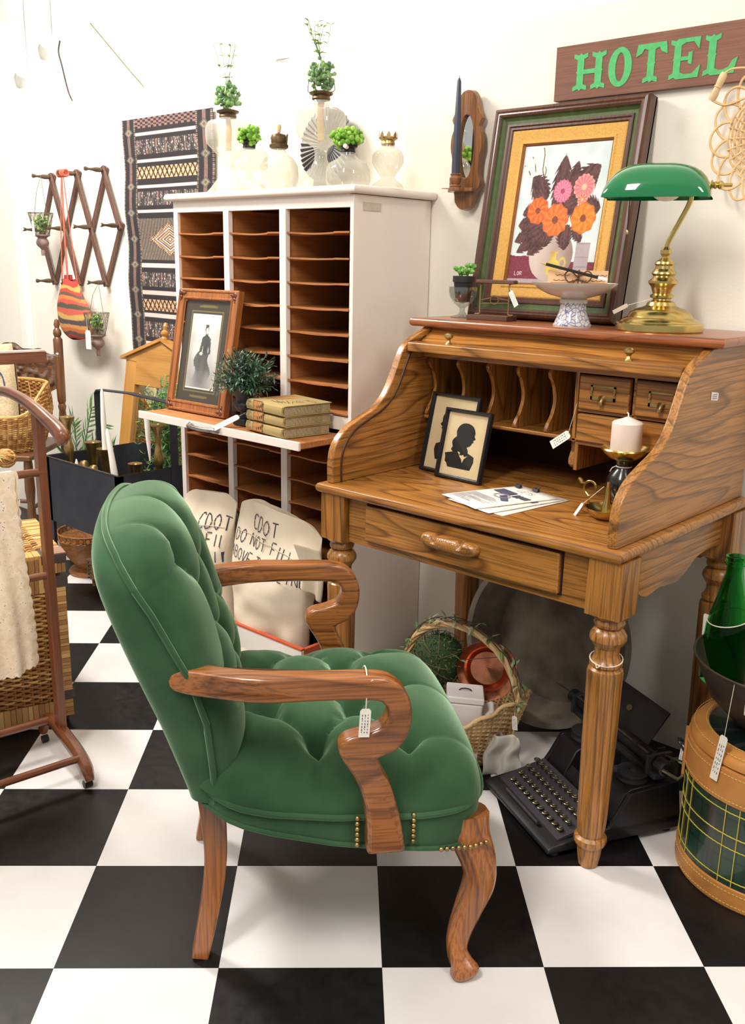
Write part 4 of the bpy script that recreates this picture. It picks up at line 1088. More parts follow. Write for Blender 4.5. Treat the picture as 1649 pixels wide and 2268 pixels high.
sheet((-1.184, 1.812), rad(-8), 'lowest and rightmost of the three printed sheets fanned out on the desk', DZ + .0005)
sheet((-1.200, 1.806), rad(-14), 'middle one of the three printed sheets fanned out on the desk', DZ + .0030)
sheet((-1.222, 1.812), rad(-21), 'topmost of the three fanned printed sheets, its picture fully in view', DZ + .0055)
for nm, x, y in (('left', -1.243, 1.92), ('right', -1.188, 1.915)):
    o = thing('binder_clip', f'{nm} one of the two tiny black clips on the top edge of the sheets', 'clip', (x, y, DZ + .0085), rad(-20))
    MB().prism([(-.006, 0), (.006, 0), (.002, .006), (-.002, .006)], -.010, .010, 'x').build('body', plain('black_lacquer', (34, 32, 34)), o, smooth=0); MB().tube([(-.006, .002, .006), (-.003, .012, .012), (.003, .012, .012), (.006, .002, .006)], .0008, 5).build('wire', ink, o)

# pillar candle on black and brass holder
hol = thing('candle_holder', 'black vase-shaped candle holder with a beaded brass dish, at the right of the desk', 'candle holder', (-.963, 1.915, DZ))
blk = plain('black_gloss', (26, 25, 27), .22, 0, .05, coat=.6)
MB().lathe([(0, 0), (.030, 0), (.032, .006), (.020, .014), (.018, .022), (.028, .036), (.036, .055), (.037, .070), (.031, .088), (.019, .100), (.016, .108), (.018, .116), (.022, .124), (0, .126)], n=48).build('stem', blk, hol, smooth=50)
MB().lathe([(.018, .120), (.034, .126), (.046, .136), (.053, .143), (.055, .146), (.053, .149), (.046, .143), (.034, .135), (0, .132)], n=64, rmod=lambda a, z: 1 + (.035 * abs(cos(a * 13)) if .124 < z < .14 else 0), cap=False).build('dish', brass, hol, smooth=40)
lpp = [(.017 * cos(a), .017 * sin(a), .106) for a in [2 * pi * k / 20 for k in range(20)]]; MB().tube(lpp, .0013, 5, closed=True).tube(spline([(-.013, -.012, .106), (-.020, -.015, .102), (-.026, -.014, .092)], 4), .0012, 5).build('string', string, hol)
pc_ = thing('pillar_candle', 'thick cream pillar candle standing in the brass dish', 'candle', (-.963, 1.915, DZ + .135))
MB().lathe([(0, 0), (.033, 0), (.034, .002), (.034, .070), (.031, .073), (.012, .080), (.003, .084), (0, .084)], n=48).build('wax', plain('pillar_wax', (240, 222, 208), .5, 0, .02), pc_, smooth=40); MB().tube(spline([(0, 0, .082), (.0, 0, .090), (-.003, 0, .093)], 3), .0017, 6).build('wick', white_wax, pc_)
# brass chamberstick with snuffer
cst = thing('chamberstick', 'brass chamberstick dish with a ring handle, at the foot of the black holder', 'candlestick', (-.955, 1.838, DZ))
MB().lathe([(0, 0), (.024, 0), (.036, .008), (.046, .020), (.049, .026), (.047, .026), (.036, .013), (.020, .006), (0, .005)], n=48).build('dish', brass, cst, smooth=40)
MB().lathe([(.010, .006), (.009, .012), (.011, .030), (.013, .034), (.009, .034), (.008, .014)], (.012, .012, 0), 20).build('socket', brass, cst, smooth=40)
MB().tube(spline([(-.047, .004, .022), (-.052, .004, .034), (-.050, .004, .040), (-.060, .003, .052), (-.062, .003, .066), (-.052, .003, .076), (-.038, .003, .074), (-.033, .003, .062), (-.040, .003, .048), (-.048, .003, .042)], 4), .0028, 8).tube(spline([(-.058, .003, .070), (-.068, .003, .072), (-.078, .003, .080)], 4), [.003] * 4 + [.0045] * 4 + [.002], 8, flat=1.6).build('ring_handle', brass, cst)
snf = thing('candle_snuffer', 'small brass cone snuffer standing in the chamberstick dish', 'snuffer', (-.958, 1.842, DZ + .006))
MB().lathe([(.015, .0), (.0145, .002), (.007, .040), (.0035, .072), (.0042, .076), (0, .078)], n=28, cap=False).build('cone', brass, snf, smooth=40)
tg = price_tag(cst, (-.052, -.016, .028), L=.042, W=.013, d=(-.4, -.3, -.86), n=(-.6, -.7, .2), hole=(-.01, -.004, .072), lines=0)

# ------------------------------------------------------------------ on the drop leaf of the sorter
LZ = .788
pw = wood('portrait_wood', (176, 108, 54), (118, 64, 28), 2, freq=3, rough=.35, coat=.4, lines=.3, seed=7)
por = thing('framed_portrait', 'wooden-framed old black and white photograph of a seated woman, leaning on the sorter', 'picture', (-2.468, 1.868, LZ), rot=(rad(-11), 0, rad(1)))
PWp, PHp = .300, .400
fram(PWp, PHp, [(0, -.012), (0, .010), (.004, .013), (.008, .013), (.010, .010), (.026, .010), (.028, .013), (.032, .012), (.034, .006), (.036, .004)], 'frame', pw, por)
for x, z, rr in ((-1, 0, 0), (1, 0, 90), (1, 1, 180), (-1, 1, 270)):
    m = MB(); X0, Z0 = x * (PWp / 2 - .014), .014 if z == 0 else PHp - .014
    for (dx, dz, r_) in ((0, 0, .010), (.014, .002, .006), (.002, .014, .006), (.022, 0, .003), (0, .022, .003)): m.ball((X0 - x * dx, -.012, Z0 + (dz if z == 0 else -dz)), r_, 10, 6, (1, .45, 1))
    m.build('corner_ornament', plain('ornament_copper', (122, 78, 62), .4, .6, .3, 90), por)


def port_fn(u, v):
    n = nz(u * 7, v * 7, 5) * .5; n2 = nz(u * 80, v * 80, 1) * .04
    mat_ = lin((66, 58, 48)); c = mat_
    if .14 < u < .86 and .105 < v < .895: c = lin((120, 108, 66))
    if .155 < u < .845 and .115 < v < .885: c = mat_
    if (abs(u - .5) < .20 and (.925 < v < .945 or .055 < v < .075)) or (abs(u - .5) < .15 and (.945 < v < .955 or .045 < v < .055)): c = lin((112, 100, 56))
    if .18 < u < .82 and .135 < v < .865:
        uu, vv = (u - .18) / .64, (v - .135) / .73
        g = .62 - .20 * abs(uu - .5) + .25 * (vv - .5) + n * .25
        g = g * (1 - .62 * math.exp(-(((uu - .5) / .38) ** 2 + ((vv - .12) / .22) ** 2)))
        k_ = sm(.06, .30, vv)
        if vv < .50 and .30 - .42 * (.50 - vv) * (vv > .3) - .06 * (vv <= .3) < uu + .05 * sin(vv * 20) < .70 + .25 * (.50 - vv): g = g * (1 - k_) + (.09 + abs(n) * .12) * k_
        if abs(uu - .565) < .085 + .10 * abs(vv - .50) and .46 < vv < .70: g = .06 + abs(n) * .12
        if ((uu - .56) / .15) ** 2 + ((vv - .665) / .055) ** 2 < 1: g = .07
        if abs(uu - .565) < .045 and .70 < vv < .765: g = .06
        if abs((uu - .43) - (vv - .58) * .35) < .045 and .48 < vv < .68: g = .08
        if abs((uu - .70) + (vv - .58) * .15) < .035 and .48 < vv < .68: g = .08
        if ((uu - .43) / .06) ** 2 + ((vv - .475) / .022) ** 2 < 1: g = .55
        if ((uu - .555) / .062) ** 2 + ((vv - .80) / .056) ** 2 < 1: g = .10
        if ((uu - .565) / .045) ** 2 + ((vv - .785) / .048) ** 2 < 1: g = .60
        if ((uu - .555) / .06) ** 2 + ((vv - .845) / .022) ** 2 < 1: g = .08
        if vv < .015: g = .75
        g = max(.02, g + n2); c = (g, g * .97, g * .9)
    return c


MB().grid(lambda a, b: (-.112 + .224 * a, -.001, .034 + (PHp - .068) * b), 110, 160, colfn=port_fn).build('photograph', vcol('photo_print', .4, coat=.6), por, smooth=0)
MB().box(-.112, .112, .004, .008, .034, PHp - .034).build('backing', plain('board_brown', (120, 90, 60)), por, smooth=0)

urn = thing('urn_planter', 'bushy green herb plant in a dark metal urn, on the sorter leaf before the portrait', 'potted plant', (-2.193, 1.846, LZ))
um = plain('urn_metal', (52, 54, 58), .45, .4, .3, 60)
MB().box(-.027, .027, -.027, .027, 0, .020).build('plinth', um, urn, bevel=.002)
MB().lathe([(.022, .020), (.024, .026), (.015, .032), (.013, .040), (.024, .046), (.033, .055), (.036, .064), (.033, .070), (.026, .074), (.029, .085), (.040, .105), (.050, .114), (.057, .117), (.056, .121), (.048, .119), (.036, .104), (0, .100)], n=48, rmod=lambda a, z: 1 + (.035 * cos(a * 16) if .045 < z < .07 else 0)).build('urn', um, urn, smooth=40)
random.seed(11); m = MB(); hb_ = [lin(c) for c in ((64, 102, 74), (82, 124, 88), (48, 80, 60), (112, 142, 114))]
for k in range(210):
    a = random.uniform(0, 2 * pi); el = random.uniform(-.12, 1.5); L = random.uniform(.050, .098) * (1.12 if el < .5 else 1.22)
    d = Vector((cos(a) * cos(el), sin(a) * cos(el), sin(el))); b = Vector((0, 0, .118)); e = b + d * L; e.z += .006
    m.tube([tuple(b), tuple(b + d * L * .5 + Vector((0, 0, .004))), tuple(e)], .0010, 4, col=lin((70, 80, 56)))
    for q in range(13):
        t = .25 + .75 * q / 12; p = b + d * L * t; al = random.uniform(0, 2 * pi); s_ = Vector((random.gauss(0, 1), random.gauss(0, 1), random.gauss(0, 1))).normalized()
        dd = (d * .7 + s_ * .8).normalized(); m.leaf(tuple(p), dd, (0, 0, 1), random.uniform(.013, .022), .0058, .1, .1, 2, col=random.choice(hb_))
m.build('foliage', vcol('herb_leaf', .6), urn, smooth=0, kind='stuff')
m = MB(); lav = [lin(c) for c in ((150, 138, 156), (128, 122, 138), (170, 160, 170))]
for k in range(17):
    a = random.uniform(0, 2 * pi) if k > 5 else -.4 + random.uniform(-.5, .5); el = random.uniform(-.1, 1.2) if k > 3 else random.uniform(-.35, .1); L = random.uniform(.095, .125); d = Vector((cos(a) * cos(el), sin(a) * cos(el), sin(el)))
    for q in range(14):
        p = Vector((0, 0, .118)) + d * (L * .72 + L * .28 * q / 13); s_ = Vector((random.gauss(0, 1), random.gauss(0, 1), random.gauss(0, 1))).normalized()
        m.leaf(tuple(p), (d * .5 + s_).normalized(), (0, 0, 1), .007, .003, .1, .1, 2, col=random.choice(lav))
m.build('flower_spikes', vcol('herb_leaf', .6), urn, smooth=0, kind='stuff')
price_tag(urn, (.010, -.034, .030), L=.085, W=.026, d=(-.45, -.80, -.42), n=(.3, -.3, 1), hole=(.016, -.012, .040), lines=0)

bk_m = wood('book_cloth', (172, 150, 98), (150, 124, 74), 0, freq=2, rough=.8, coat=0, lines=.2, pores=.1, seed=3); pg_m = wood('page_edges', (172, 158, 122), (138, 124, 92), 0, freq=9, rough=.95, coat=0, lines=.6, pores=.3)
for k, (nm, dx, r_) in enumerate((('lowest', 0, -8.5), ('middle', .002, -7.5), ('top', .004, -9))):
    o = thing('old_book', f'{nm} of the three faded olive-tan cloth books stacked on the sorter leaf', 'book', (-2.015 + dx, 1.862 + (.002 if k == 1 else 0), LZ + k * .0313), rad(r_), group=None)
    hw, hd_, t_ = .094, .085, .0305
    # spine faces the room (-y); page block seen from the right end
    MB().box(-hw + .003, hw - .003, -hd_ + .005, hd_ - .004, .003, t_ - .003).build('pages', pg_m, o, bevel=.001)
    sp_ = [(hd_, t_ - .0028), (-hd_ + .010, t_ - .0028), (-hd_ + .004, t_ - .0045), (-hd_ + .0005, t_ * .5), (-hd_ + .004, .0045), (-hd_ + .010, .0028), (hd_, .0028), (hd_, 0), (-hd_ + .008, 0), (-hd_ - .003, .003), (-hd_ - .0065, t_ * .5), (-hd_ - .003, t_ - .003), (-hd_ + .008, t_), (hd_, t_)]
    MB().prism(sp_, -hw, hw, 'x').build('cover', bk_m, o, bevel=.0008, smooth=40)
    F_ = lambda x, z: (x, -hd_ - .0070 + .55 * ((z - t_ * .5) / t_) ** 2 * .014, z)
    bx = lambda m, x0, x1, z0, z1: m.add([F_(x0, z0), F_(x1, z0), F_(x1, (z0 + z1) / 2), F_(x1, z1), F_(x0, z1), F_(x0, (z0 + z1) / 2)], [(0, 1, 2, 5), (5, 2, 3, 4)])
    m = MB(); bx(m, -.052, -.002, .007, .032); m.build('spine_panel', plain('spine_orange', (178, 122, 70), .8, 0, .2, 120), o, smooth=0)
    m = MB(); F0 = F_; F_ = lambda x, z: (F0(x, z)[0], F0(x, z)[1] - .0006, z); bx(m, -.053, -.0515, .006, .033); bx(m, -.003, -.0015, .006, .033); bx(m, -.053, -.0015, .0315, .033)
    for q in range(3): bx(m, -.034 + q * .010, -.030 + q * .011, .011 + q * .002, .017 + q * .003); bx(m, -.012 + q * .002, -.009 + q * .003, .016 + q * .004, .019 + q * .004)
    write(m, 'BOOK', F_, -.088, .024, .006, .004, .16, 1.5); write(m, 'OF', F_, -.084, .016, .005, .004, .16, 1.5); write(m, 'TALES', F_, -.088, .008, .006, .004, .16, 1.5)
    m.build('spine_print', plain('book_ink', (84, 68, 48), .85), o, smooth=0)
    if k == 2:
        m = MB(); T_ = lambda x, y: (x, y, t_ + .0006); write(m, 'ST', T_, .03, -.01, .022, .012, .1, 1.3); write(m, 'TALES', T_, .02, .032, .014, .010, .1, 1.3)
        for q in range(5): m.tube([(-.02 + q * .012, -.05 + .01 * q, t_ + .0006), (.03 + q * .008, -.055 + .006 * q, t_ + .0006)], .0008 + .0004 * (q % 2), 4)
        m.build('cover_print', plain('book_ink', (84, 68, 48)), o, smooth=0)
        MB().add([T_(-.085, -.01), T_(-.03, -.03), T_(-.02, .05), T_(-.09, .07)], [(0, 1, 2, 3)]).build('cover_patch', plain('cover_orange', (176, 126, 78), .8), o, smooth=0)

# ------------------------------------------------------------------ oil lamps on the sorter
CG = thin_glass('lamp_glass', (246, 246, 240), .10)
_t = CG.node_tree; _o = [n for n in _t.nodes if n.type == 'OUTPUT_MATERIAL'][0]; _m = _o.inputs[0].links[0].from_node
_df = nd(_t, 'ShaderNodeBsdfDiffuse'); _df.inputs[0].default_value = (*lin((226, 220, 208)), 1); _x = nd(_t, 'ShaderNodeMixShader')
_nz = nd(_t, 'ShaderNodeTexNoise'); _nz.inputs['Scale'].default_value = 16; _t.links.new(coords(_t, (1, 1, 1)), _nz.inputs['Vector']); _mr = nd(_t, 'ShaderNodeMapRange'); _mr.inputs['To Min'].default_value = .16; _mr.inputs['To Max'].default_value = .36
_t.links.new(_nz.outputs['Fac'], _mr.inputs['Value']); _t.links.new(_mr.outputs[0], _x.inputs[0]); _t.links.new(_m.outputs[0], _x.inputs[1]); _t.links.new(_df.outputs[0], _x.inputs[2]); _t.links.new(_x.outputs[0], _o.inputs[0])
CGW = thin_glass('lamp_glass_clear', (254, 254, 252), .03)
KZ = 1.481
green_moss = vcol('moss', .9); MG = [lin(c) for c in ((146, 190, 72), (122, 172, 56), (164, 206, 92), (104, 154, 52))]; DG = [lin(c) for c in ((108, 148, 96), (88, 126, 84), (134, 168, 112), (122, 160, 88))]


def moss(parent, c, r, cols, n=60, seed=1, sc_z=.8, name='moss'):
    random.seed(seed); m = MB()
    for k in range(n):
        d = Vector((random.gauss(0, 1), random.gauss(0, 1), random.gauss(0, .8))).normalized() * r * random.uniform(.35, 1); m.ball((c[0] + d.x, c[1] + d.y, c[2] + d.z * sc_z), r * random.uniform(.10, .22), 7, 5, (1, 1, .9), col=random.choice(cols))
    return m.build(name, green_moss, parent, kind='stuff')


def burner(parent, z, r=.017, mat=None):
    MB().lathe([(r, z), (r * 1.1, z + .004), (r, z + .012), (r * 1.35, z + .016), (r * 1.4, z + .021), (r * .9, z + .025)], n=32, cap=False).build('collar', mat or brass_old, parent, smooth=30)


def sprigs(parent, c, h, n, seed, w=.02):
    random.seed(seed); m = MB()
    for k in range(n):
        a = random.uniform(0, 6.3); pts = [(c[0], c[1], c[2])]; d = Vector((cos(a) * w, sin(a) * w, h / 4))
        for q in range(4): pts.append((pts[-1][0] + d.x * random.uniform(.1, .7), pts[-1][1] + d.y * random.uniform(.1, .7), pts[-1][2] + d.z))
        m.tube(pts, .0009, 4, col=DG[1])
        for p in pts[1:]:
            for s_ in range(2): b = random.uniform(0, 6.3); m.leaf(p, (cos(b), sin(b), .5), (0, 0, 1), .020, .009, .3, .2, 3, col=random.choice([lin((150, 180, 90)), lin((120, 156, 76)), lin((176, 196, 120))]))
    m.build('sprigs', vcol('sprig_leaf', .6), parent, smooth=0)


def fontlamp(name, label, loc, prof, wick=True):
    o = thing(name, label, 'oil lamp', loc); MB().lathe(prof, n=40, rmod=lambda a, z: 1 + .012 * cos(a * 12), cap=False).build('glass_font', CG, o, smooth=40); return o


A = fontlamp('oil_lamp', 'tall glass oil lamp with dark green plants in its chimney, farthest left on the sorter', (-2.52, 2.07, KZ), [(.074, 0), (.074, .006), (.060, .020), (.045, .040), (.030, .055), (.018, .075), (.015, .090), (.019, .105), (.030, .115), (.050, .135), (.070, .155), (.073, .175), (.072, .205), (.062, .222), (.035, .230), (.026, .235)])
burner(A, .234, .026, plain('dark_bronze', (96, 76, 52), .45, .7, .3, 60)); MB().tube([(0, 0, .135), (.004, 0, .20), (0, 0, .235)], .011, 8, flat=.3).build('wick', plain('tan_wick', (214, 180, 140), .9), A)
MB().lathe([(.030, .258), (.043, .285), (.045, .31), (.036, .345), (.025, .38), (.020, .43), (.021, .47)], n=40, cap=False).build('chimney', CGW, A)
moss(A, (0, 0, .298), .041, DG, 150, 3, 1.25, 'greenery'); sprigs(A, (0, 0, .32), .13, 5, 5, .02)
B = fontlamp('oil_lamp', 'tallest glass oil lamp, its chimney packed with plants, mid sorter top', (-2.095, 2.07, KZ), [(.078, 0), (.078, .006), (.066, .022), (.050, .045), (.030, .062), (.020, .085), (.018, .105), (.022, .118), (.040, .130), (.066, .145), (.073, .160), (.073, .205), (.066, .218), (.040, .228), (.026, .240), (.024, .250)])
burner(B, .248, .025, plain('dark_bronze', (96, 76, 52))); MB().tube([(0, 0, .14), (-.004, 0, .20), (0, 0, .25)], .011, 8, flat=.3).build('wick', plain('tan_wick', (214, 180, 140)), B)
MB().lathe([(.030, .272), (.043, .30), (.044, .33), (.036, .36), (.028, .40), (.023, .45), (.024, .50), (.027, .51)], n=40, cap=False).build('chimney', CGW, B)
m = MB()
for k in range(4): a = k * pi / 2 + .4; m.tube(spline([(.030 * cos(a), .030 * sin(a), .270), (.042 * cos(a), .042 * sin(a), .275), (.039 * cos(a), .039 * sin(a), .30)], 3), .0012, 5)
m.build('chimney_prongs', plain('dark_bronze', (96, 76, 52)), B); moss(B, (0, 0, .318), .040, DG, 160, 7, 1.35, 'greenery'); sprigs(B, (0, 0, .35), .10, 7, 9, .024)
C_ = fontlamp('small_oil_lamp', 'small footed glass oil lamp topped with bright lime moss, front left of the sorter top', (-2.325, 1.99, KZ), [(.056, 0), (.056, .006), (.045, .018), (.024, .028), (.012, .040), (.012, .052), (.022, .058), (.050, .064), (.056, .070), (.056, .108), (.050, .116), (.026, .120), (.020, .124)])
burner(C_, .122, .018, plain('black_metal', (44, 40, 38), .5, .5)); moss(C_, (0, 0, .160), .038, MG, 150, 12, .85)
Dl = fontlamp('round_oil_lamp', 'round-bodied clear glass oil lamp with a plain burner and a pale wooden knob', (-2.345, 2.13, KZ), [(.045, 0), (.058, .020), (.063, .055), (.060, .085), (.048, .105), (.030, .120), (.022, .130), (.022, .138)])
MB().lathe([(.024, .136), (.030, .140), (.030, .148), (.024, .152), (.026, .168), (.022, .178), (.010, .182), (0, .182)], n=28).tube([(.028, 0, .148), (.036, 0, .150), (.037, 0, .175)], .0018, 6).tube([(.026, .01, .148), (.030, .01, .180)], .0018, 6).build('burner', plain('dark_bronze', (96, 76, 52)), Dl, smooth=30)
MB().lathe([(0, .182), (.005, .184), (.009, .200), (.007, .208), (0, .210)], n=16).build('knob', plain('pale_wood', (222, 188, 142)), Dl)
E_ = fontlamp('low_oil_lamp', 'low wide cut-glass oil lamp with lime moss on its collar, at the sorter corner', (-1.912, 1.995, KZ), [(.058, 0), (.063, .014), (.062, .040), (.052, .060), (.030, .072), (.021, .080), (.020, .088)])
burner(E_, .086, .019, plain('black_metal', (44, 40, 38))); moss(E_, (-.006, 0, .125), .044, MG, 170, 14, .75); MB().tube([(.014, -.02, .10), (.020, -.034, .102)], .006, 10).build('wick_knob', plain('white_knob', (230, 222, 214), .4), E_)
F2 = fontlamp('slim_oil_lamp', 'slim double-bulb glass oil lamp with a crown burner, right end of the sorter top', (-1.862, 2.105, KZ), [(.046, 0), (.042, .010), (.024, .022), (.020, .030), (.034, .050), (.045, .068), (.044, .088), (.034, .102), (.019, .110), (.018, .116)])
burner(F2, .114, .018); m = MB()
for k in range(8): a = k * pi / 4; m.prism([(-.004, .130), (.004, .130), (.005, .142), (.0, .150), (-.005, .142)], -.0006, .0006, 'y', M=Matrix.Rotation(a, 4, 'Z') @ Matrix.Translation((0, -.026, 0)))
m.build('crown', brass_old, F2, smooth=0); MB().lathe([(.020, .140), (.030, .160), (.030, .180), (.020, .210), (.015, .26), (.016, .31)], n=36, cap=False).build('chimney', CGW, F2)
fan = thing('pleated_disc', 'dark and silver pleated round reflector standing behind the tallest oil lamp', 'reflector', (-2.235, 2.225, KZ + .040), rot=(rad(-8), 0, 0))
m = MB(); N_ = 80
for k in range(N_):
    a0 = 2 * pi * k / N_; a1 = 2 * pi * (k + 1) / N_; dk = k % 2
    m.add([(.035 * cos(a0), -.004 - .003 * dk, .112 + .035 * sin(a0)), (.112 * cos(a0), -.010 - .006 * dk, .112 + .112 * sin(a0)), (.112 * cos(a1), -.016 + .006 * dk, .112 + .112 * sin(a1)), (.035 * cos(a1), -.007 + .003 * dk, .112 + .035 * sin(a1))], [(0, 1, 2, 3)], col=lin((48, 46, 50)) if dk else lin((168, 166, 166)))
m.build('pleats', vcol('tin', .35), fan, smooth=0, solid=.001)
MB().box(-.03, .03, -.02, .015, -.040, .004).build('stand', plain('tin_hub', (92, 90, 92)), fan)
m = MB(); m.ball((0, -.004, .112), .036, 20, 10, (1, .25, 1)); m.build('hub', plain('tin_hub', (92, 90, 92), .5, .5), fan)

# ------------------------------------------------------------------ woven rug on the wall


def rug_fn(u, v):
    """u from left, v from top"""
    blk_, wht, pnk, tan_ = lin((46, 41, 42)), lin((226, 200, 190)), lin((142, 106, 98)), lin((222, 170, 126)); gry = lin((104, 94, 88))
    n = nz(u * 90, v * 140) * .5 + .5
    wv = .5 + .5 * sin(v * 900)
    def shade(c, k=.25): return tuple(x * (1 - k * n * .8) for x in c)
    e = .004 * sin(v * 60)
    if u < .155 or u > .83:
        q = (u / .155) if u < .155 else (1 - u) / .17
        if q < .10 or q > .90: return shade(lin((150, 132, 120)) if (int(v * 260) % 2) else blk_)
        dm = abs(((v * 9) % 1) - .5) * 3.0 + abs(q - .5) * 2.0
        if dm < .62: return shade(gry if dm > .42 else (lin((150, 138, 112)) if dm > .22 else gry), .4)
        if abs(q - .5) < .10: return shade(pnk if n > .4 else gry, .5)
        return shade(blk_, .2)
    uu = (u - .155) / .675
    for w0 in (.069, .178, .284, .387, .616, .733, .834, .955):
        if abs(v - w0 - e) < .0072: return shade(wht, .25)
    if v < .042: return shade(pnk if (int(uu * 22) + int(v * 120)) % 2 else blk_, .3)
    for a, b in ((.090, .148), (.300, .358), (.645, .705), (.862, .930)):
        if a < v < b:
            k = int(uu * 19); h = (v - a) / (b - a); s_ = (h > .5) ^ (k % 2 == 0); r_ = (uu * 19) % 1
            if r_ < .22: return shade(blk_)
            if s_ and abs(r_ - .55) < .2 : return shade(blk_ if (k % 3) else pnk, .3)
            return shade(gry if n > .35 else wht, .5)
    for a, b in ((.197, .246), (.762, .812)):
        if a < v < b:
            h = (v - a) / (b - a); t = abs(((uu * 6.5) % 1) - .5) * 2; d = abs(t - h); d2 = abs(t - (1 - h))
            if min(d, d2) < .14: return shade(blk_)
            return shade(tan_, .2)
    if .414 < v < .590:
        h = abs((v - .502) / .088); r_ = abs(uu - .5) / .5 + h * .92
        if r_ < .72:
            k = int(r_ * 17)
            if r_ > .62: return shade(tan_ if (int(uu * 44) + int(v * 170)) % 2 else blk_, .2)
            return shade((wht, gry, tan_, blk_)[k % 4], .2)
        return shade(gry if (int((uu + (v if uu < .5 else -v) * 1.2) * 60) % 3) else lin((140, 118, 96)), .55)
    if .595 < v < .605 or v > .97: return shade(blk_)
    return shade(blk_, .25)


rug = thing('woven_rug', 'black and cream kilim rug with a stepped diamond, on the wall behind the sorter', 'rug', (-3.140, WY - .014, 1.80))
RW, RH = .57, .90
MB().grid(lambda a, b: (-RW / 2 + RW * a + .004 * sin(b * 14) + .006 * b, -.006 * sin(a * 9 + b * 3) * b - .003 * sin(b * 21), -RH * b), 190, 330, colfn=rug_fn).build('weave', vcol('rug_wool', .95, bump=260), rug, smooth=0, solid=.005)
m = MB(); random.seed(2)
for k in range(12): m.tube(spline([(-RW / 2 + .006 + k * .002, -.006, -RH), (-RW / 2 - .004 + k * .002 + random.uniform(-.01, .01), -.010, -RH - .03), (-RW / 2 - .006 + k * .003, -.010, -RH - .055 - random.uniform(0, .01))], 2), .0018, 4)
m.build('red_tassel', plain('red_yarn', (196, 40, 52), .8), rug, kind='stuff')

# ------------------------------------------------------------------ peg rack
pgw = wood('peg_wood', (112, 80, 66), (70, 46, 38), 2, freq=3, rough=.5, coat=.2, lines=.3); pgw2 = plain('peg_turning', (84, 66, 44), .45, 0, .2, 40, coat=.3)
rack = thing('peg_rack', 'dark wooden accordion peg rack mounted on the white wall', 'rack', (-3.80, WY, 1.395))


def rk(x, z, y=0): return Vector((x + 3.80, y, z - 1.395))


Tn = [(-3.99, 1.612), (-3.78, 1.617), (-3.57, 1.622)]; Mn = [(-4.105, 1.39), (-3.895, 1.394), (-3.685, 1.398), (-3.475, 1.402)]; Bn = [(-4.02, 1.168), (-3.81, 1.170), (-3.60, 1.172)]
for (a, b, y) in ((Tn[0], Bn[1], 1), (Tn[1], Bn[2], 1), (Tn[2], Mn[3], 1), (Mn[0], Bn[0], 1), (Tn[0], Mn[0], 0), (Tn[1], Bn[0], 0), (Tn[2], Bn[1], 0), (Mn[3], Bn[2], 0)):
    p, q = rk(*a), rk(*b); d = (q - p).normalized(); p -= d * .016; q += d * .016; yy = -.021 if y else -.009; s_ = Vector((d.z, 0, -d.x)) * .012
    v = [p - s_, p + s_, q + s_, q - s_]; MB().add([(c.x, yy - .005, c.z) for c in v] + [(c.x, yy + .005, c.z) for c in v], [(0, 1, 2, 3), (7, 6, 5, 4), (0, 4, 5, 1), (1, 5, 6, 2), (2, 6, 7, 3), (3, 7, 4, 0)]).build('slat', pgw, rack, bevel=.0015)
pgp = [(0, 0), (.006, 0), (.007, .010), (.010, .030), (.0095, .045), (.006, .060), (.0045, .075), (.007, .083), (.009, .090), (.008, .094), (0, .096)]
for i, (x, z) in enumerate(Tn + Mn + Bn):
    p = rk(x, z, -.012); pg_ = MB().lathe(pgp, n=16, M=Matrix.Translation(p) @ Matrix.Rotation(rad(90), 4, 'X')).build('peg', pgw2, rack, smooth=30)
    if i in (3, 5, 6, 8, 9): q = MB().ball((p.x, p.y - .094, p.z), .0065, 10, 6, (1, .5, 1)).build('porcelain_cap', plain('white_knob', (230, 222, 214)), pg_)

bag = thing('woven_bag', 'rust, ochre and brown striped woven bag hanging by cords from the peg rack', 'bag', (-3.765, 2.20, 1.178))
BS = [lin(c) for c in ((182, 72, 62), (198, 160, 84), (186, 74, 56), (104, 82, 72), (216, 128, 66), (206, 84, 72), (84, 82, 62), (200, 92, 76), (202, 164, 88), (88, 74, 80), (206, 148, 80), (200, 110, 60), (96, 82, 72), (182, 64, 58), (120, 104, 60))]


def bag_fn(a, b):
    k = b * 14.2 + .45 * sin(a * 5 + b * 9) + .3 * nz(a * 4, b * 9); return BS[int(max(0, min(14, k)))]


BH = .255


def bag_pt(a, b):
    t = b; wl = .065 + .050 * sm(0, .5, t) * 1.0; wr = .065 + .110 * sm(0, .75, t)
    s = sm(1.0, .62, t) if t > .62 else 1; wl *= max(.001, (1 - max(0, (t - .55) / .45) ** 2.6)) ** .6 if t < 1 else .001; wr *= max(.001, (1 - max(0, (t - .72) / .28) ** 2.6)) ** .6 if t < 1 else .001
    an = 2 * pi * a; c_ = cos(an); x = (wr if c_ > 0 else wl) * c_; y = .022 * sin(an) * sin(pi * min(1, .12 + t * .9)) ** .6
    return (x, y, -BH * t + .006 * sin(a * 12) * (1 - t))


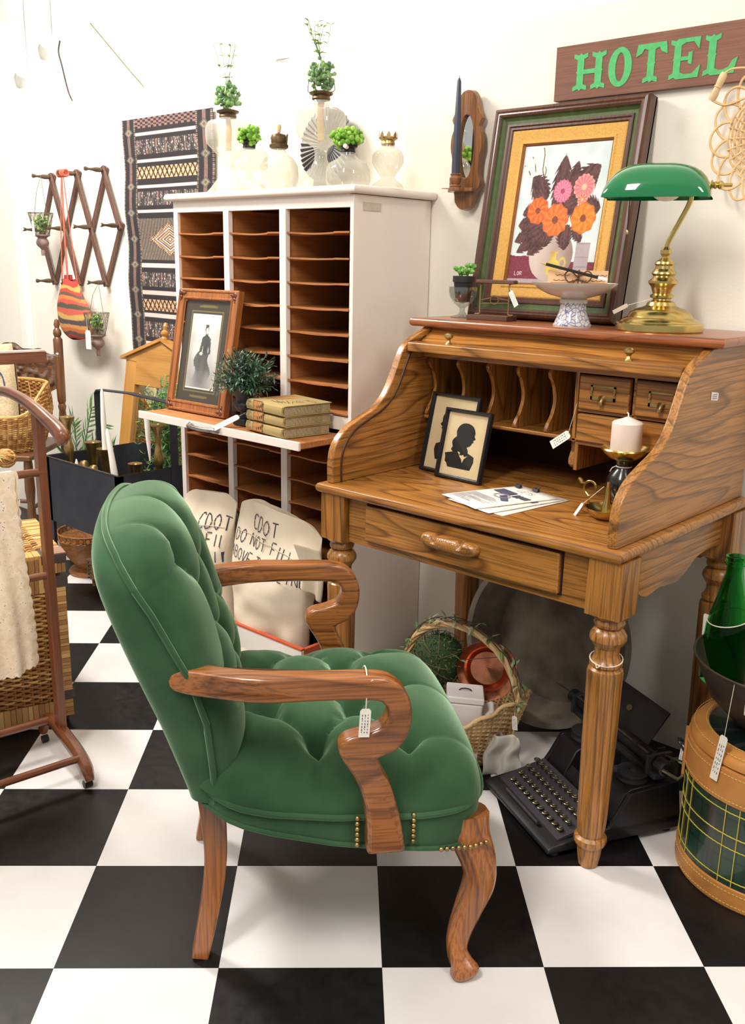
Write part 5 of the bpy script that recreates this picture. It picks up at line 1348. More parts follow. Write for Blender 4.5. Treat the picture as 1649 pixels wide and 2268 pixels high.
MB().grid(bag_pt, 60, 90, cu=True, colfn=lambda a, b: bag_fn(abs(2 * ((a + .25) % 1) - 1), b)).build('body', vcol('bag_wool', .95, bump=400), bag, smooth=60)
m = MB()
for x0, x1 in ((-.062, -.012), (-.02, -.010), (-.012, -.006), (.06, .004)):
    m.tube(spline([(x0, 0, -.002), ((x0 * .55 + x1 * .45), -.004, .20), (x1, -.002, .425)], 4), .0022, 6)
m.build('cords', plain('coral_cord', (206, 104, 82), .8), bag)
m = MB()
for k in range(5): m.tube([(-.006 + .010 * sin(k), -.010 + .012 * cos(a), .432 + .012 * sin(a)) if False else (-.030 + k * .013, .0 + .013 * cos(a), .436 + .013 * sin(a)) for a in [2 * pi * q / 14 for q in range(14)]], .004, 6, closed=True)
m.build('knot', plain('coral_cord', (206, 104, 82)), bag)
MB().prism([(-.058, 0), (.004, 0), (.002, .022), (-.054, .020)], .006, .012, 'y').build('lining', plain('crimson_lining', (170, 52, 62), .9), bag)


def hanging(loc, label, peg, seed):
    o = thing('hanging_planter', label, 'planter', loc)
    MB().lathe([(.030, 0), (.040, .03), (.050, .085), (.053, .095)], n=36, cap=False).build('glass_cup', thin_glass('planter_glass', (236, 236, 230), .08), o)
    m = MB(); wr_ = plain('planter_wire', (120, 108, 100), .5, .6)
    for k in range(14):
        a = 2 * pi * k / 14
        for s_ in (-1, 1): m.tube([((.031 + .022 * t) * cos(a + s_ * t * .9), (.031 + .022 * t) * sin(a + s_ * t * .9), .095 * t) for t in (0, .33, .66, 1)], .0009, 4)
    m.tube([(.053 * cos(a), .053 * sin(a), .095) for a in [2 * pi * k / 28 for k in range(28)]], .0013, 5, closed=True); m.build('wire_mesh', wr_, o, kind='stuff')
    MB().lathe([(0, -.085), (.008, -.084), (.010, -.066), (.007, -.060), (.012, -.052), (.024, -.042), (.028, -.030), (.024, -.018), (.018, -.010), (.026, -.004), (.034, .0), (.034, .004), (0, .004)], n=32).build('turned_finial', plain('mauve_wood', (142, 118, 110), .6, 0, .15, 30), o, smooth=40)
    moss(o, (0, 0, .055), .034, DG + MG[2:], 70, seed, 1.3, 'greenery')
    m = MB(); px_, py_, pz_ = peg; m.tube([(-.052, 0, .095), (-.02, 0, .095 + (pz_ - .095) * .6), (px_, py_, pz_)], .001, 5).tube([(.052, 0, .095), (px_ + .02, py_ * .8, .095 + (pz_ - .095) * .6), (px_, py_, pz_)], .001, 5); m.build('hanging_wire', wr_, o)
    return o


h1 = hanging((-3.945, 2.185, 1.362), 'upper left wire planter of green sprigs with a turned base, on the peg rack', (-.030, .03, .250), 21)
price_tag(h1, (.022, -.052, .060), L=.062, W=.019, d=(.08, 0, -1), n=(0, -1, 0), hole=(.018, -.05, .092), lines=0)
h2 = hanging((-3.545, 2.185, .955), 'lower right wire planter of green sprigs with a turned base, below the striped bag', (-.020, .03, .215), 22)
price_tag(h2, (.012, -.052, .026), L=.078, W=.040, d=(0, 0, -1), n=(0, -1, 0), hole=(.01, -.056, .088), lines=0)

# ------------------------------------------------------------------ wicker helper
wk1 = vcol('wicker_strand', .55); WC = [lin(c) for c in ((206, 158, 92), (184, 132, 70), (222, 178, 112), (160, 108, 56))]


def woven(parent, rfn, z0, z1, rows, stakes, r=.0032, cols=WC, cfn=None, name='weave', stake_r=None, arc=(0, 2 * pi), amp=1.0, seed=1):
    """rings of strand that pass in front of and behind upright stakes; rfn(angle, t) -> (x, y, z)"""
    random.seed(seed); m = MB(); full = arc[1] - arc[0] > 6.2; n = stakes * 2
    for i in range(rows):
        t = (i + .5) / rows; pts = []
        for k in range(n if full else n + 1):
            a = arc[0] + (arc[1] - arc[0]) * k / n; x, y, z = rfn(a, t); nx, ny, _ = (cos(a), sin(a), 0); o = amp * r * 1.1 * (1 if (k // 1 + i) % 2 == 0 else -1); pts.append((x + nx * o, y + ny * o, z))
        m.tube(pts, r, 4, closed=full, col=random.choice(cols), flat=.8)
    for k in range(stakes):
        a = arc[0] + (arc[1] - arc[0]) * (k + .25) / stakes; m.tube([rfn(a, t) for t in (0, .25, .5, .75, 1)], (stake_r or r * 1.1), 4, col=cols[k % len(cols)])
    return m.build(name, wk1, parent, smooth=50, kind='stuff')


# ------------------------------------------------------------------ black metal crate with brass candlesticks
cbx = thing('metal_crate', 'black sheet-metal crate on legs with a flat strap handle, left of the sorter', 'crate', (-2.97, 1.965, 0))
blkm = plain('black_sheet_metal', (44, 46, 54), .55, .2, .25, 14); CX0, CX1, CY0, CY1 = -.24, .24, -.235, .235
for nm, a in (('side_sheet', (CX0, CX1, CY0, CY0 + .004)), ('side_sheet', (CX0, CX1, CY1 - .004, CY1)), ('end_sheet', (CX0, CX0 + .004, CY0 + .004, CY1 - .004)), ('end_sheet', (CX1 - .004, CX1, CY0 + .004, CY1 - .004))):
    MB().box(*a, .305, .552).build(nm, blkm, cbx, smooth=0)
MB().box(CX0 + .004, CX1 - .004, CY0 + .004, CY1 - .004, .305, .312).build('bottom', blkm, cbx, smooth=0)
for x in (CX0, CX1):
    for y in (CY0, CY1): MB().prism([(x, y), (x - math.copysign(.022, x), y), (x - math.copysign(.022, x), y - math.copysign(.003, y)), (x - math.copysign(.003, x), y - math.copysign(.003, y)), (x - math.copysign(.003, x), y - math.copysign(.022, y)), (x, y - math.copysign(.022, y))], 0, .553, 'z').build('leg', blkm, cbx, smooth=0)
rimm = plain('worn_rim', (92, 78, 70), .5, .5, .3, 50); MB().tube([(CX0, CY0, .553), (CX1, CY0, .553), (CX1, CY1, .553), (CX0, CY1, .553)], .0028, 6, closed=True).build('rim', rimm, cbx)
m = MB(); hp = [(CX0 - .003, .44), (CX0 - .003, .770), (CX0 + .012, .784), (-.02, .792), (CX1 - .012, .784), (CX1 + .003, .770), (CX1 + .003, .44)]; hin = [(x * .988, z - .004 if z > .76 else z) for x, z in hp]
for i in range(6):
    a, b, c, d = hp[i], hp[i + 1], hin[i + 1], hin[i]; m.add([(p[0], y, p[1]) for y in (-.016, .016) for p in (a, b, c, d)], [(0, 1, 2, 3), (7, 6, 5, 4), (0, 4, 5, 1), (1, 5, 6, 2), (2, 6, 7, 3), (3, 7, 4, 0)])
m.build('strap_handle', blkm, cbx, smooth=0)


def stick(name, label, loc, h, kind=0, top=.024, grp=None):
    o = thing(name, label, 'candlestick', loc, group=grp); s_ = h
    P1 = [(0, 0), (.034, 0), (.036, .006), (.028, .020), (.016, .045), (.012, .08), (.014, .10), (.024, .108), (.026, .116), (.016, .124), (.011, .135), (.009, .15), (.012, .165), (.017, .185), (.019, .20), (.013, .215), (.010, .235), (.013, .262), (top, .280), (top, .284), (.010, .283), (0, .27)]
    P2 = [(0, 0), (.032, 0), (.032, .008), (.020, .02), (.014, .05), (.016, .07), (.020, .074), (.020, .080), (.015, .084), (.018, .092), (.018, .098), (.012, .104), (.012, .125), (.018, .15), (top, .18), (top + .002, .186), (.012, .184), (0, .17)]
    P3 = [(0, 0), (.030, 0), (.030, .01), (.018, .02), (.016, .05), (.018, .058), (.014, .062), (.019, .07), (.019, .078), (.014, .082), (.017, .09), (.016, .105), (.012, .108), (0, .10)]
    p = (P1, P2, P3)[kind]; k = h / max(z for _, z in p); MB().lathe([(r, z * k) for r, z in p], n=32).build('body', brass_old, o, smooth=30); return o


stick('brass_candlestick', 'tall aged-brass candlestick in the left corner of the black crate', (-3.135, 1.785, .312), .392, 0, .027)
stick('brass_candlestick', 'empty wide-cupped brass candlestick behind the tall white taper, in the crate', (-3.135, 1.885, .312), .285, 1, .030)
stick('brass_candlestick', 'wide-cupped brass candlestick holding the tallest white taper, in the crate', (-3.035, 1.875, .312), .275, 1, .030)
stick('brass_candlestick', 'short ridged brass candlestick beside the little white candle stub, in the crate', (-3.055, 1.795, .312), .235, 2)
stick('brass_candlestick', 'short ridged brass candlestick next to the leaning white taper, in the crate', (-2.975, 1.785, .312), .232, 2)
stick('brass_candlestick', 'tall aged-brass candlestick at the right end of the crate, by the strap handle', (-2.775, 1.930, .312), .395, 0, .030)
stick('brass_candlestick', 'low brass candle cup near the front corner of the crate', (-2.835, 1.870, .312), .250, 1, .024)


def taper(label, loc, h, rot=(0, 0, 0), r=.0105, tip=.6):
    o = thing('taper_candle', label, 'candle', loc, rot=rot); MB().lathe([(0, 0), (r, 0), (r * .95, h * .5), (r * tip, h - .014), (r * .25, h), (0, h)], n=18).build('wax', white_wax, o); return o


taper('tallest white taper candle, standing in a wide brass cup', (-3.035, 1.875, .575), .235)
taper('white taper candle leaning against the front wall of the black crate', (-2.770, 1.760, .410), .300, (rad(4), rad(-5), 0), .0125)
taper('small white candle stub just above the crate wall, left of the ridged candlesticks', (-3.062, 1.770, .312), .245, (0, 0, 0), .007, .9)
o = taper('white candle hanging point down behind the crate handle, beside the sorter', (-2.715, 1.845, .745), .15, (rad(180), rad(-4), 0), .009, .4)

# grasses and fronds round the crate
gl_m = vcol('grass_leaf', .6); GR = [lin(c) for c in ((96, 140, 84), (72, 118, 66), (124, 164, 100), (60, 96, 60))]
gp1 = thing('artificial_palm', 'low artificial palm with narrow green fronds, on the floor between chair and crate', 'plant', (-3.62, 2.10, 0)); random.seed(31)
MB().lathe([(0, 0), (.06, 0), (.075, .12), (.08, .125), (.07, .12), (0, .11)], n=24).build('pot', plain('grey_pot', (112, 104, 100), .7), gp1)
m = MB()
for (ex, ez, L_) in ((.30, .62, 14), (.22, .68, 14), (.36, .52, 12), (.08, .60, 12), (-.05, .56, 12), (.16, .50, 12), (.0, .44, 10), (.30, .42, 10), (.02, .35, 9), (.10, .28, 9)):
    b = Vector((0, 0, .12)); e = Vector((ex, -.05, ez)); mid = (b + e) / 2 + Vector((0, 0, .10)); P = spline([tuple(b), tuple(mid), tuple(e)], 8); m.tube(P, .0022, 4, col=GR[1])
    for q in range(5, len(P)):
        for s_ in (-1, 1):
            d = Vector(tuple(P[q] - P[q - 1])).normalized(); sd = Vector((-d.z, random.uniform(-.3, .3), d.x)) * s_; m.leaf(tuple(P[q]), (d * .8 + sd * .7).normalized(), (0, -1, 0), random.uniform(.055, .085), .009, .15, .15, 3, col=random.choice(GR))
m.build('fronds', gl_m, gp1, smooth=0, kind='stuff')
gp2 = thing('fern_bundle', 'tangled bundle of fine green fern behind the right end of the crate', 'plant', (-2.87, 2.04, .313)); m = MB()
for k in range(150):
    a = random.uniform(0, 2 * pi); x, y, z = .0, 0, random.uniform(.0, .1); pts = [(x, y, z)]; tgt = (random.gauss(0, .075), random.gauss(0, .035), random.uniform(.12, .40))
    for q in range(1, 6): t = q / 5; pts.append((tgt[0] * t + .02 * sin(q * 2 + k), tgt[1] * t - .01 * t, z + tgt[2] * sin(t * 2.1) / .87))
    m.tube(pts, .0011, 3, col=random.choice(GR))
    for q in range(2, 6):
        for s_ in range(4): b_ = random.uniform(0, 6.3); m.leaf(pts[q], (cos(b_), sin(b_) * .4, random.uniform(-.4, .8)), (0, -1, 0), random.uniform(.014, .03), .004, .2, .1, 2, col=random.choice(GR + MG[:1]))
m.build('fronds', gl_m, gp2, smooth=0, kind='stuff')

# pine mirror frame standing in the crate
mf = thing('leaning_mirror', 'honey-coloured wooden mirror with a peaked top, leaning on the wall behind the crate', 'mirror', (-3.10, 2.105, .313), rot=(rad(-9), 0, 0))
pine = lambda ax: wood('pine', (196, 142, 72), (150, 98, 42), ax, freq=4, rough=.45, coat=.2, lines=.5, pores=.15, seed=6)
MB().box(-.24, -.165, -.010, .014, 0, .565).build('stile', pine(2), mf, bevel=.003); MB().box(.165, .24, -.010, .014, 0, .565).build('stile', pine(2), mf, bevel=.003)
MB().prism([(-.165, .47), (.165, .47), (.24, .565), (.24, .575), (0, .655), (-.24, .575), (-.24, .565), (-.165, .56)], -.012, .016, 'y').build('pediment', pine(0), mf, bevel=.003)
for s_ in (-1, 1): MB().prism([(s_ * .262, .578), (0, .668), (0, .655), (s_ * .262, .565)][::s_], -.024, .020, 'y').build('moulding', pine(0), mf)
MB().lathe([(0, 0), (.014, 0), (.016, .010), (.010, .018), (.016, .028), (.016, .036), (.008, .044), (.011, .058), (.005, .072), (0, .074)], (.0, -.004, .655), 20).build('finial', pine(2), mf, smooth=30)
MB().box(-.165, .165, .004, .010, .03, .47).build('mirror', mir, mf, smooth=0); MB().box(-.165, .165, -.008, .012, 0, .05).build('bottom_rail', pine(0), mf)

# turned wooden bowl and a small wicker stand on the floor
wd = wood('carved_bowl', (170, 112, 56), (112, 66, 28), 0, freq=5, rough=.5, coat=.1, seed=3)
bw = thing('carved_bowl', 'carved wooden footed bowl with a pierced rim, on the floor under the crate', 'bowl', (-3.36, 1.985, 0))
MB().lathe([(0, 0), (.092, 0), (.096, .010), (.090, .020), (.062, .026), (.075, .045), (.105, .085), (.124, .130), (.130, .150), (.134, .153), (.130, .158), (.120, .152), (.095, .09), (0, .04)], n=56).build('bowl', wd, bw, smooth=40)
m = MB()
for k in range(30):
    a = 2 * pi * k / 30; c = Vector((.131 * cos(a), .131 * sin(a), .168)); m.tube([tuple(c + Vector((-sin(a), cos(a), 0)) * .011 * cos(q) + Vector((0, 0, .011 * sin(q)))) for q in [2 * pi * i / 10 for i in range(10)]], .0032, 5, closed=True)
m.tube([(.132 * cos(a), .132 * sin(a), .181) for a in [2 * pi * k / 40 for k in range(40)]], .004, 6, closed=True); m.build('pierced_rim', wd, bw)
ws = thing('wicker_stand', 'low dark wicker stand with short wooden feet, on the floor behind the green chair', 'stand', (-3.085, 1.965, 0), 0)
woven(ws, lambda a, t: (max(-.13, min(.13, .19 * cos(a))), max(-.085, min(.085, .13 * sin(a))),   .03 + .075 * t), 0, 1, 9, 26, .0038, [lin(c) for c in ((126, 96, 66), (98, 72, 48), (146, 114, 78))])
MB().box(-.135, .135, -.09, .09, .105, .113).build('top', plain('mauve_board', (122, 84, 74), .7), ws, bevel=.003)
for x in (-.115, .115):
    for y in (-.072, .072): MB().tube([(x, y, 0), (x, y, .06)], [.007, .009], 8).build('foot', wd, ws)

# ------------------------------------------------------------------ carved-crest chair with wicker basket
def woodd(ax): return wood('chair_walnut', (128, 84, 52), (72, 44, 26), ax, freq=4, rough=.4, coat=.25, lines=.5, seed=8)


pcx = thing('pressback_chair', 'old brown wooden chair with a carved wavy crest rail, against the wall at far left', 'chair', (-3.805, 1.835, 0), rad(40)); pcx.scale = (1, 1, .972)
for s_ in (-1, 1):
    MB().lathe([(.011, 0), (.016, .12), (.018, .46), (.018, .60), (.014, .635), (.018, .655), (.014, .668), (.018, .68), (.019, .72), (.020, .93), (.020, .955), (.013, .965), (.018, .98), (.016, .995), (.009, 1.005), (.013, 1.02), (.008, 1.04), (0, 1.045)], (s_ * .215, .20, 0), 24, M=None).build('back_post', woodd(2), pcx, smooth=35)
    MB().lathe([(.010, 0), (.015, .05), (.020, .18), (.015, .30), (.021, .36), (.018, .47), (.016, .485)], (s_ * .205, -.19, 0), 24).build('leg', woodd(2), pcx, smooth=35)
    for z in (.16, .28): MB().tube([(s_ * .207, -.19, z), (s_ * .213, .20, z)], .009, 10).build('stretcher', woodd(1), pcx)
for z in (.14, .22, .31): MB().tube([(-.205, -.19, z), (.205, -.19, z)], .009, 10).build('stretcher', woodd(0), pcx)
MB().box(-.225, .225, -.215, .215, .485, .510).build('seat', woodd(0), pcx, bevel=.008, seg=3)


def crest_top(x): return .905 + .020 * cos(x * 15) + .010 * cos(x * 48) * (abs(x) < .2) + .006 * abs(sin(x * 60))


def crest_bot(x): return .735 + .022 * cos(x * 22 + .5) - .035 * math.exp(-(x / .12) ** 2)


m = MB()
N1, N2 = 120, 40


def crest_pt(a, b, sd):
    x = -.2 + .4 * a; z0, z1 = crest_bot(x), crest_top(x); z = z0 + (z1 - z0) * b; rel = .004 * sin(math.hypot(x, z - .84) * 170) + .003 * sin(math.atan2(z - .84, x + .001) * 14) + .003 * cos(x * 90) * cos(z * 120)
    e = min(a, 1 - a, b * .4, (1 - b) * .4) * 30; return (x, .20 + sd * (-.009 - (rel if sd > 0 else 0) * min(1, max(0, e))), z)


m.grid(lambda a, b: crest_pt(a, b, 1), N1, N2).grid(lambda a, b: crest_pt(a, b, -1), 40, 4)
m.build('crest_rail', wood('crest_walnut', (120, 92, 72), (70, 50, 36), 0, freq=3, rough=.5, coat=.15, lines=.4), pcx, smooth=60)
MB().prism([(-.2 + .4 * k / 60, crest_top(-.2 + .4 * k / 60) - .003) for k in range(61)] + [(.2 - .4 * k / 60, crest_bot(.2 - .4 * k / 60) + .003) for k in range(61)], .193, .207, 'y').build('crest_core', woodd(0), pcx, smooth=0)
wbk = thing('wicker_basket', 'open-fronted honey wicker basket with a high curved back, on the carved-crest chair', 'basket', (-3.755, 1.815, .497), rad(40))


def hood(a, t):
    """wall height rises from a low front to a high back"""
    hgt = .150 + .120 * sm(-.45, .6, sin(a + .5)); r = .145 + .045 * sin(t * pi * .5) - .045 * max(0, t - .6) * (hgt > .2)
    return (r * 1.26 * cos(a), r * .95 * sin(a), hgt * t)


woven(wbk, hood, 0, 1, 34, 34, .0046)
m = MB()
for q, cc in ((1.0, .0065),): m.tube([hood(2 * pi * k / 60, q) for k in range(60)], cc, 6, closed=True, col=WC[0])
m.build('rim', wk1, wbk); MB().lathe([(0, .0), (.145, .0), (.145, .006), (0, .006)], n=32, M=Matrix.Diagonal((1.12, .95, 1, 1))).build('base', plain('wicker_base', (150, 104, 60), .8), wbk)
bur = wood('burlap', (204, 184, 150), (184, 160, 124), 0, freq=2, rough=.95, coat=0, lines=.2, pores=.35)
fs = thing('burlap_sack', 'burlap sack with faded blue print stuffed in the wicker basket', 'sack', (-3.705, 1.760, .60), rot=(rad(-16), rad(-6), rad(38)))


def sack_s(u, v, s_):
    x = (u - .5) * .26 * (1 - .12 * v * v); z = .33 * v - .05 * v * (u < .5) * (.5 - u); bul = .055 * (max(0, 1 - (2 * u - 1) ** 4)) ** .5 * (1 - v ** 3) ** .5 if v < 1 else 0
    return (x, s_ * (bul + .004) + .006 * nz(u * 4, v * 4, s_), z)


MB().grid(lambda a, b: sack_s(a, b, -1), 30, 30).grid(lambda a, b: sack_s(a, b, 1), 30, 30).build('cloth', bur, fs, smooth=70)
m = MB(); sf = lambda x, z: (x, sack_s(x / .26 + .5, max(0, min(.99, z / .33)), -1)[1] - .004, z)
bl_ = plain('faded_blue_ink', (66, 70, 122), .9)
for P in ([(-.11, .175), (.02, .235), (.085, .20), (.10, .12)],):
    pp = spline(P, 6); m.tube([sf(p[0], p[1]) for p in pp], .0032, 4)
write(m, 'COFFEE', sf, -.118, .055, .042, .026, .16, 1.25); write(m, 'FINE', sf, -.09, .115, .030, .02, .16, 1.3); m.build('print', bl_, fs, smooth=0)

# ------------------------------------------------------------------ wicker trunk
trk = thing('wicker_chest', 'large honey-brown wicker trunk with dark leather corners, behind the brown wooden stand', 'trunk', (-2.236, 1.234, 0), rad(-107.7))
random.seed(41); TL, TD = .62, .40


def wraps(m, x0, x1, z0, z1, y, along, pitch=.011, th=.004):
    """cane wrapped over a frame member: thin slabs, each a little different"""
    k = x0 if along == 'x' else z0; end = x1 if along == 'x' else z1
    while k < end - 1e-4:
        w_ = min(pitch * random.uniform(.7, 1.4), end - k); g = .0012; c = random.choice([lin(q) for q in ((196, 152, 92), (178, 134, 76), (212, 172, 112), (160, 116, 66), (188, 140, 80))]); t_ = th * random.uniform(.7, 1.3)
        if along == 'x': m.box(k + g / 2, k + w_ - g / 2, y - .004, y + t_, z0, z1, col=c)
        else: m.box(x0, x1, y - .004, y + t_, k + g / 2, k + w_ - g / 2, col=c)
        k += w_


MB().box(.006, TL, -TD, -.006, .022, .435).box(.006, TL, -TD, -.006, .45, .496).build('core', plain('trunk_core', (110, 74, 42), .9), trk, smooth=0)
m = MB(); wraps(m, 0, .052, .022, .435, 0, 'z'); wraps(m, .052, TL, .022, .072, 0, 'x', .013); wraps(m, .052, TL, .395, .435, 0, 'x', .013); m.build('wrapped_frame', wk1, trk, smooth=0, kind='stuff')
m = MB(); wraps(m, -.004, TL, .448, .492, .002, 'x', .013)
k = 0.0
while k < TD - .01:
    w_ = .012 * random.uniform(.7, 1.3); m.box(-.004, .05, -k - w_ + .001, -k, .488, .499 + random.uniform(0, .002), col=random.choice(WC)); k += w_
k = .05
while k < TL: w_ = .012 * random.uniform(.7, 1.3); m.box(k, k + w_ - .001, -.05, .002, .488, .499 + random.uniform(0, .002), col=random.choice(WC)); k += w_
m.build('lid_frame', wk1, trk, smooth=0, kind='stuff')
m = MB()
for i in range(44):
    z = .078 + i * .0072; n_ = 50; pts = []
    for q in range(n_ + 1):
        x = .05 + q * .0112; pts.append((x, -.002 + .0042 * (1 if (q // 2 + i) % 2 else -1), z + .0004 * sin(q)))
    m.tube(pts, .0034, 4, col=random.choice(WC))
for i in range(25): m.tube([(.062 + i * .0224, -.002, .07), (.062 + i * .0224, -.002, .40)], .0035, 4, col=WC[3])
m.build('weave', wk1, trk, smooth=50, kind='stuff')
m = MB()
for i in range(34):
    y = -.055 - i * .010; pts = [(.045 + q * .011, y, .496 + .004 * (1 if (q // 2 + i) % 2 else -1)) for q in range(50)]; m.tube(pts, .0045, 4, col=random.choice(WC))
m.build('lid_weave', wk1, trk, smooth=50, kind='stuff')
lth = plain('dark_leather', (74, 64, 60), .6, 0, .15, 40)
for z0, z1, x1 in ((.474, .501, .058), (.408, .438, .056), (.072, .10, .054)):
    MB().box(-.007, x1, -.06, .007, z0, z1).build('leather_corner', lth, trk, bevel=.002)
MB().box(-.007, .05, -.055, .006, .498, .5035).build('leather_corner', plain('tan_leather', (150, 112, 92), .6), trk, bevel=.001)
MB().ball((.02, -.02, .011), .012, 10, 6).build('foot', ink, trk)

# ------------------------------------------------------------------ wooden clothes valet with lace cloth
def mah(ax): return wood('mahogany', (132, 76, 46), (82, 42, 26), ax, freq=3, rough=.3, coat=.5, lines=.3, pores=.3, seed=11)


vs = thing('valet_stand', 'brown wooden valet stand with arched feet, rails and a shaped hanger, at the left edge', 'valet stand', (-2.05, 1.095, 0), rad(-8.4))
for yy in (0, -.46):
    MB().tube([(-.005, yy, .085), (-.012, yy, .915)], .013, 4, ex=3.5, flat=1.35, up=(0, 1, 0)).build('post', mah(2), vs, bevel=.002)
    ft = spline([(-.145, yy, .030), (-.120, yy, .072), (-.06, yy, .094), (.0, yy, .088), (.05, yy, .080), (.10, yy, .070), (.145, yy, .048), (.165, yy, .022)], 5)
    MB().tube(ft, list(np.interp(np.linspace(0, 1, len(ft)), [0, .1, .5, .85, 1], [.011, .013, .015, .016, .010])), 8, ex=3.2, flat=1.25, up=(0, 1, 0)).build('foot', mah(0), vs, smooth=50)
    c = MB().tube([(.150, yy + .010, .010), (.150, yy - .010, .010)], .010, 14); c.build('caster', plain('caster_black', (36, 32, 32), .5), vs); MB().tube([(-.135, yy + .008, .010), (-.135, yy - .008, .010)], .010, 14).build('caster', plain('caster_black', (36, 32, 32)), vs)
for x, z, r_ in ((.125, .070, .0095), (-.07, .096, .0105), (-.006, .775, .010), (-.006, .515, .009)): MB().tube([(x, .006, z), (x, -.47, z)], r_, 14).build('rail', mah(1), vs)
hg = spline([(-.34, -.01, .930), (-.22, -.004, .945), (-.12, 0, .940), (-.02, .0, .926), (.06, 0, .908), (.12, .0, .892), (.150, 0, .872)], 6)
MB().tube(hg, list(np.interp(np.linspace(0, 1, len(hg)), [0, .3, .7, .92, 1], [.010, .011, .014, .017, .008])), 12, ex=2.4, flat=1.25, up=(0, 1, 0)).build('hanger_arm', mah(0), vs, smooth=60)
MB().box(-.008, .008, -.40, .026, 1.036, 1.062).build('hanger_bar', mah(1), vs, bevel=.002); MB().box(-.010, .010, -.40, .022, 1.062, 1.066).build('bar_lining', plain('pale_felt', (226, 200, 180), .8), vs, smooth=0)
MB().tube([(0, .026, 1.052), (0, .052, 1.052)], .0022, 8).ball((0, .054, 1.052), .005, 12, 8).build('bar_pin', plain('chrome', (190, 186, 182), .2, 1), vs)
for yy in (-.15, -.34): MB().tube([(0, yy, .93), (0, yy, 1.04)], .006, 8).build('bar_support', mah(2), vs)

def lace_mat():
    m, t, p = nt('lace'); v = coords(t, (1, 1, 1)); p.inputs['Base Color'].default_value = (*lin((232, 210, 180)), 1); p.inputs['Roughness'].default_value = .9
    n = nd(t, 'ShaderNodeTexNoise'); n.inputs['Scale'].default_value = 34; n.inputs['Detail'].default_value = 4; n.inputs['Distortion'].default_value = 1.6; t.links.new(v, n.inputs['Vector'])
    vo = nd(t, 'ShaderNodeTexVoronoi'); vo.inputs['Scale'].default_value = 210; t.links.new(v, vo.inputs['Vector'])
    r1 = ramp(t, [(.56, (1, 1, 1)), (.62, (0, 0, 0))]); t.links.new(n.outputs['Fac'], r1.inputs[0]); r2_ = ramp(t, [(.22, (0, 0, 0)), (.30, (1, 1, 1))]); t.links.new(vo.outputs['Distance'], r2_.inputs[0])
    mx = nd(t, 'ShaderNodeMixRGB', blend_type='LIGHTEN'); mx.inputs[0].default_value = 1; t.links.new(r1.outputs[0], mx.inputs[1]); t.links.new(r2_.outputs[0], mx.inputs[2]); t.links.new(mx.outputs[0], p.inputs['Alpha'])
    r3 = ramp(t, [(.3, lin((232, 204, 168))), (.6, lin((248, 228, 202)))]); t.links.new(n.outputs['Fac'], r3.inputs[0]); t.links.new(r3.outputs[0], p.inputs['Base Color'])
    b_ = nd(t, 'ShaderNodeBump'); b_.inputs['Strength'].default_value = .6; b_.inputs['Distance'].default_value = .002; t.links.new(n.outputs['Fac'], b_.inputs['Height']); t.links.new(b_.outputs[0], p.inputs['Normal']); return m


lc = thing('lace_cloth', 'cream lace cloth with scalloped edges draped over the rail of the wooden stand', 'cloth', (-2.056, 1.095, .775), rad(-8.4))
LM = lace_mat()
for nm, sd, ey, drop, wtop in (('front_fall', 1, -.050, .475, -.074), ('back_fall', 1.0, -.058, .40, -.064)):
    def lf_(a, b, sd=sd, ey=ey, drop=drop, wtop=wtop, nm=nm):
        off = .016 if nm == 'front_fall' else .011
        right = wtop + (ey - wtop) * sm(0, .9, b); dr_ = drop * (1 + .10 * (1 - a)) + .006 * abs(sin(a * 60))
        y = right - (1 - a) * .30 + (.004 * abs(sin(b * 50)) if a > .98 else 0); z = -dr_ * b
        if b < .04: z = .013 - .02 * b / .04
        return (off + .012 * sin(a * 16 + 1.2) * b + .006 * sin(a * 41) * b + (.012 * b if nm == 'front_fall' else 0), y, z)
    MB().grid(lf_, 70, 90).build(nm, LM, lc, smooth=80)
MB().grid(lambda a, b: (-.016 + .032 * a, -.072 - .30 * b, .0125 - .010 * (2 * a - 1) ** 2), 6, 20).build('top_fold', LM, lc, smooth=80)
bb = thing('woven_ball', 'small ball of woven straw on the chair seat edge, behind the lace cloth', 'ball', (-3.30, 1.618, .545)); random.seed(51); m = MB()
for k in range(26):
    ax_ = Vector((random.gauss(0, 1), random.gauss(0, 1), random.gauss(0, 1))).normalized(); q_ = ax_.to_track_quat('Z', 'Y'); m.tube([tuple(q_ @ Vector((.034 * cos(a), .034 * sin(a), 0))) for a in [2 * pi * i / 22 for i in range(22)]], .0032, 5, closed=True, flat=1.6, col=random.choice(WC))
m.build('strands', wk1, bb, smooth=60); MB().ball((0, 0, 0), .031, 14, 9).build('core', plain('straw_core', (170, 126, 70), .9), bb)

# ------------------------------------------------------------------ canvas sacks in a low tray before the sorter
try_ = thing('low_wooden_tray', 'low white-fronted tray with an orange rim, holding the canvas sacks below the sorter', 'tray', (-2.20, 1.868, 0))
MB().box(-.315, .315, -.080, -.068, .002, .148).build('front_board', plain('tray_white', (232, 224, 214), .7, 0, .04, 8), try_, bevel=.001)
orr = plain('rim_orange', (190, 84, 50), .6, 0, .12, 20)
MB().box(-.315, .315, -.081, -.066, .148, .154).build('front_rim', orr, try_); MB().box(.303, .315, -.066, .070, .002, .150).build('end_board', orr, try_); MB().box(-.315, -.303, -.066, .070, .002, .150).build('end_board', orr, try_); MB().box(-.303, .303, -.066, .070, .002, .010).build('base', orr, try_)
canv = plain('canvas', (226, 208, 182), .95, 0, .06, 7, bump=.35, bscale=420, c2=(236, 220, 196)); stn = plain('stencil_ink', (72, 68, 78), .95, 0, .25, 60)


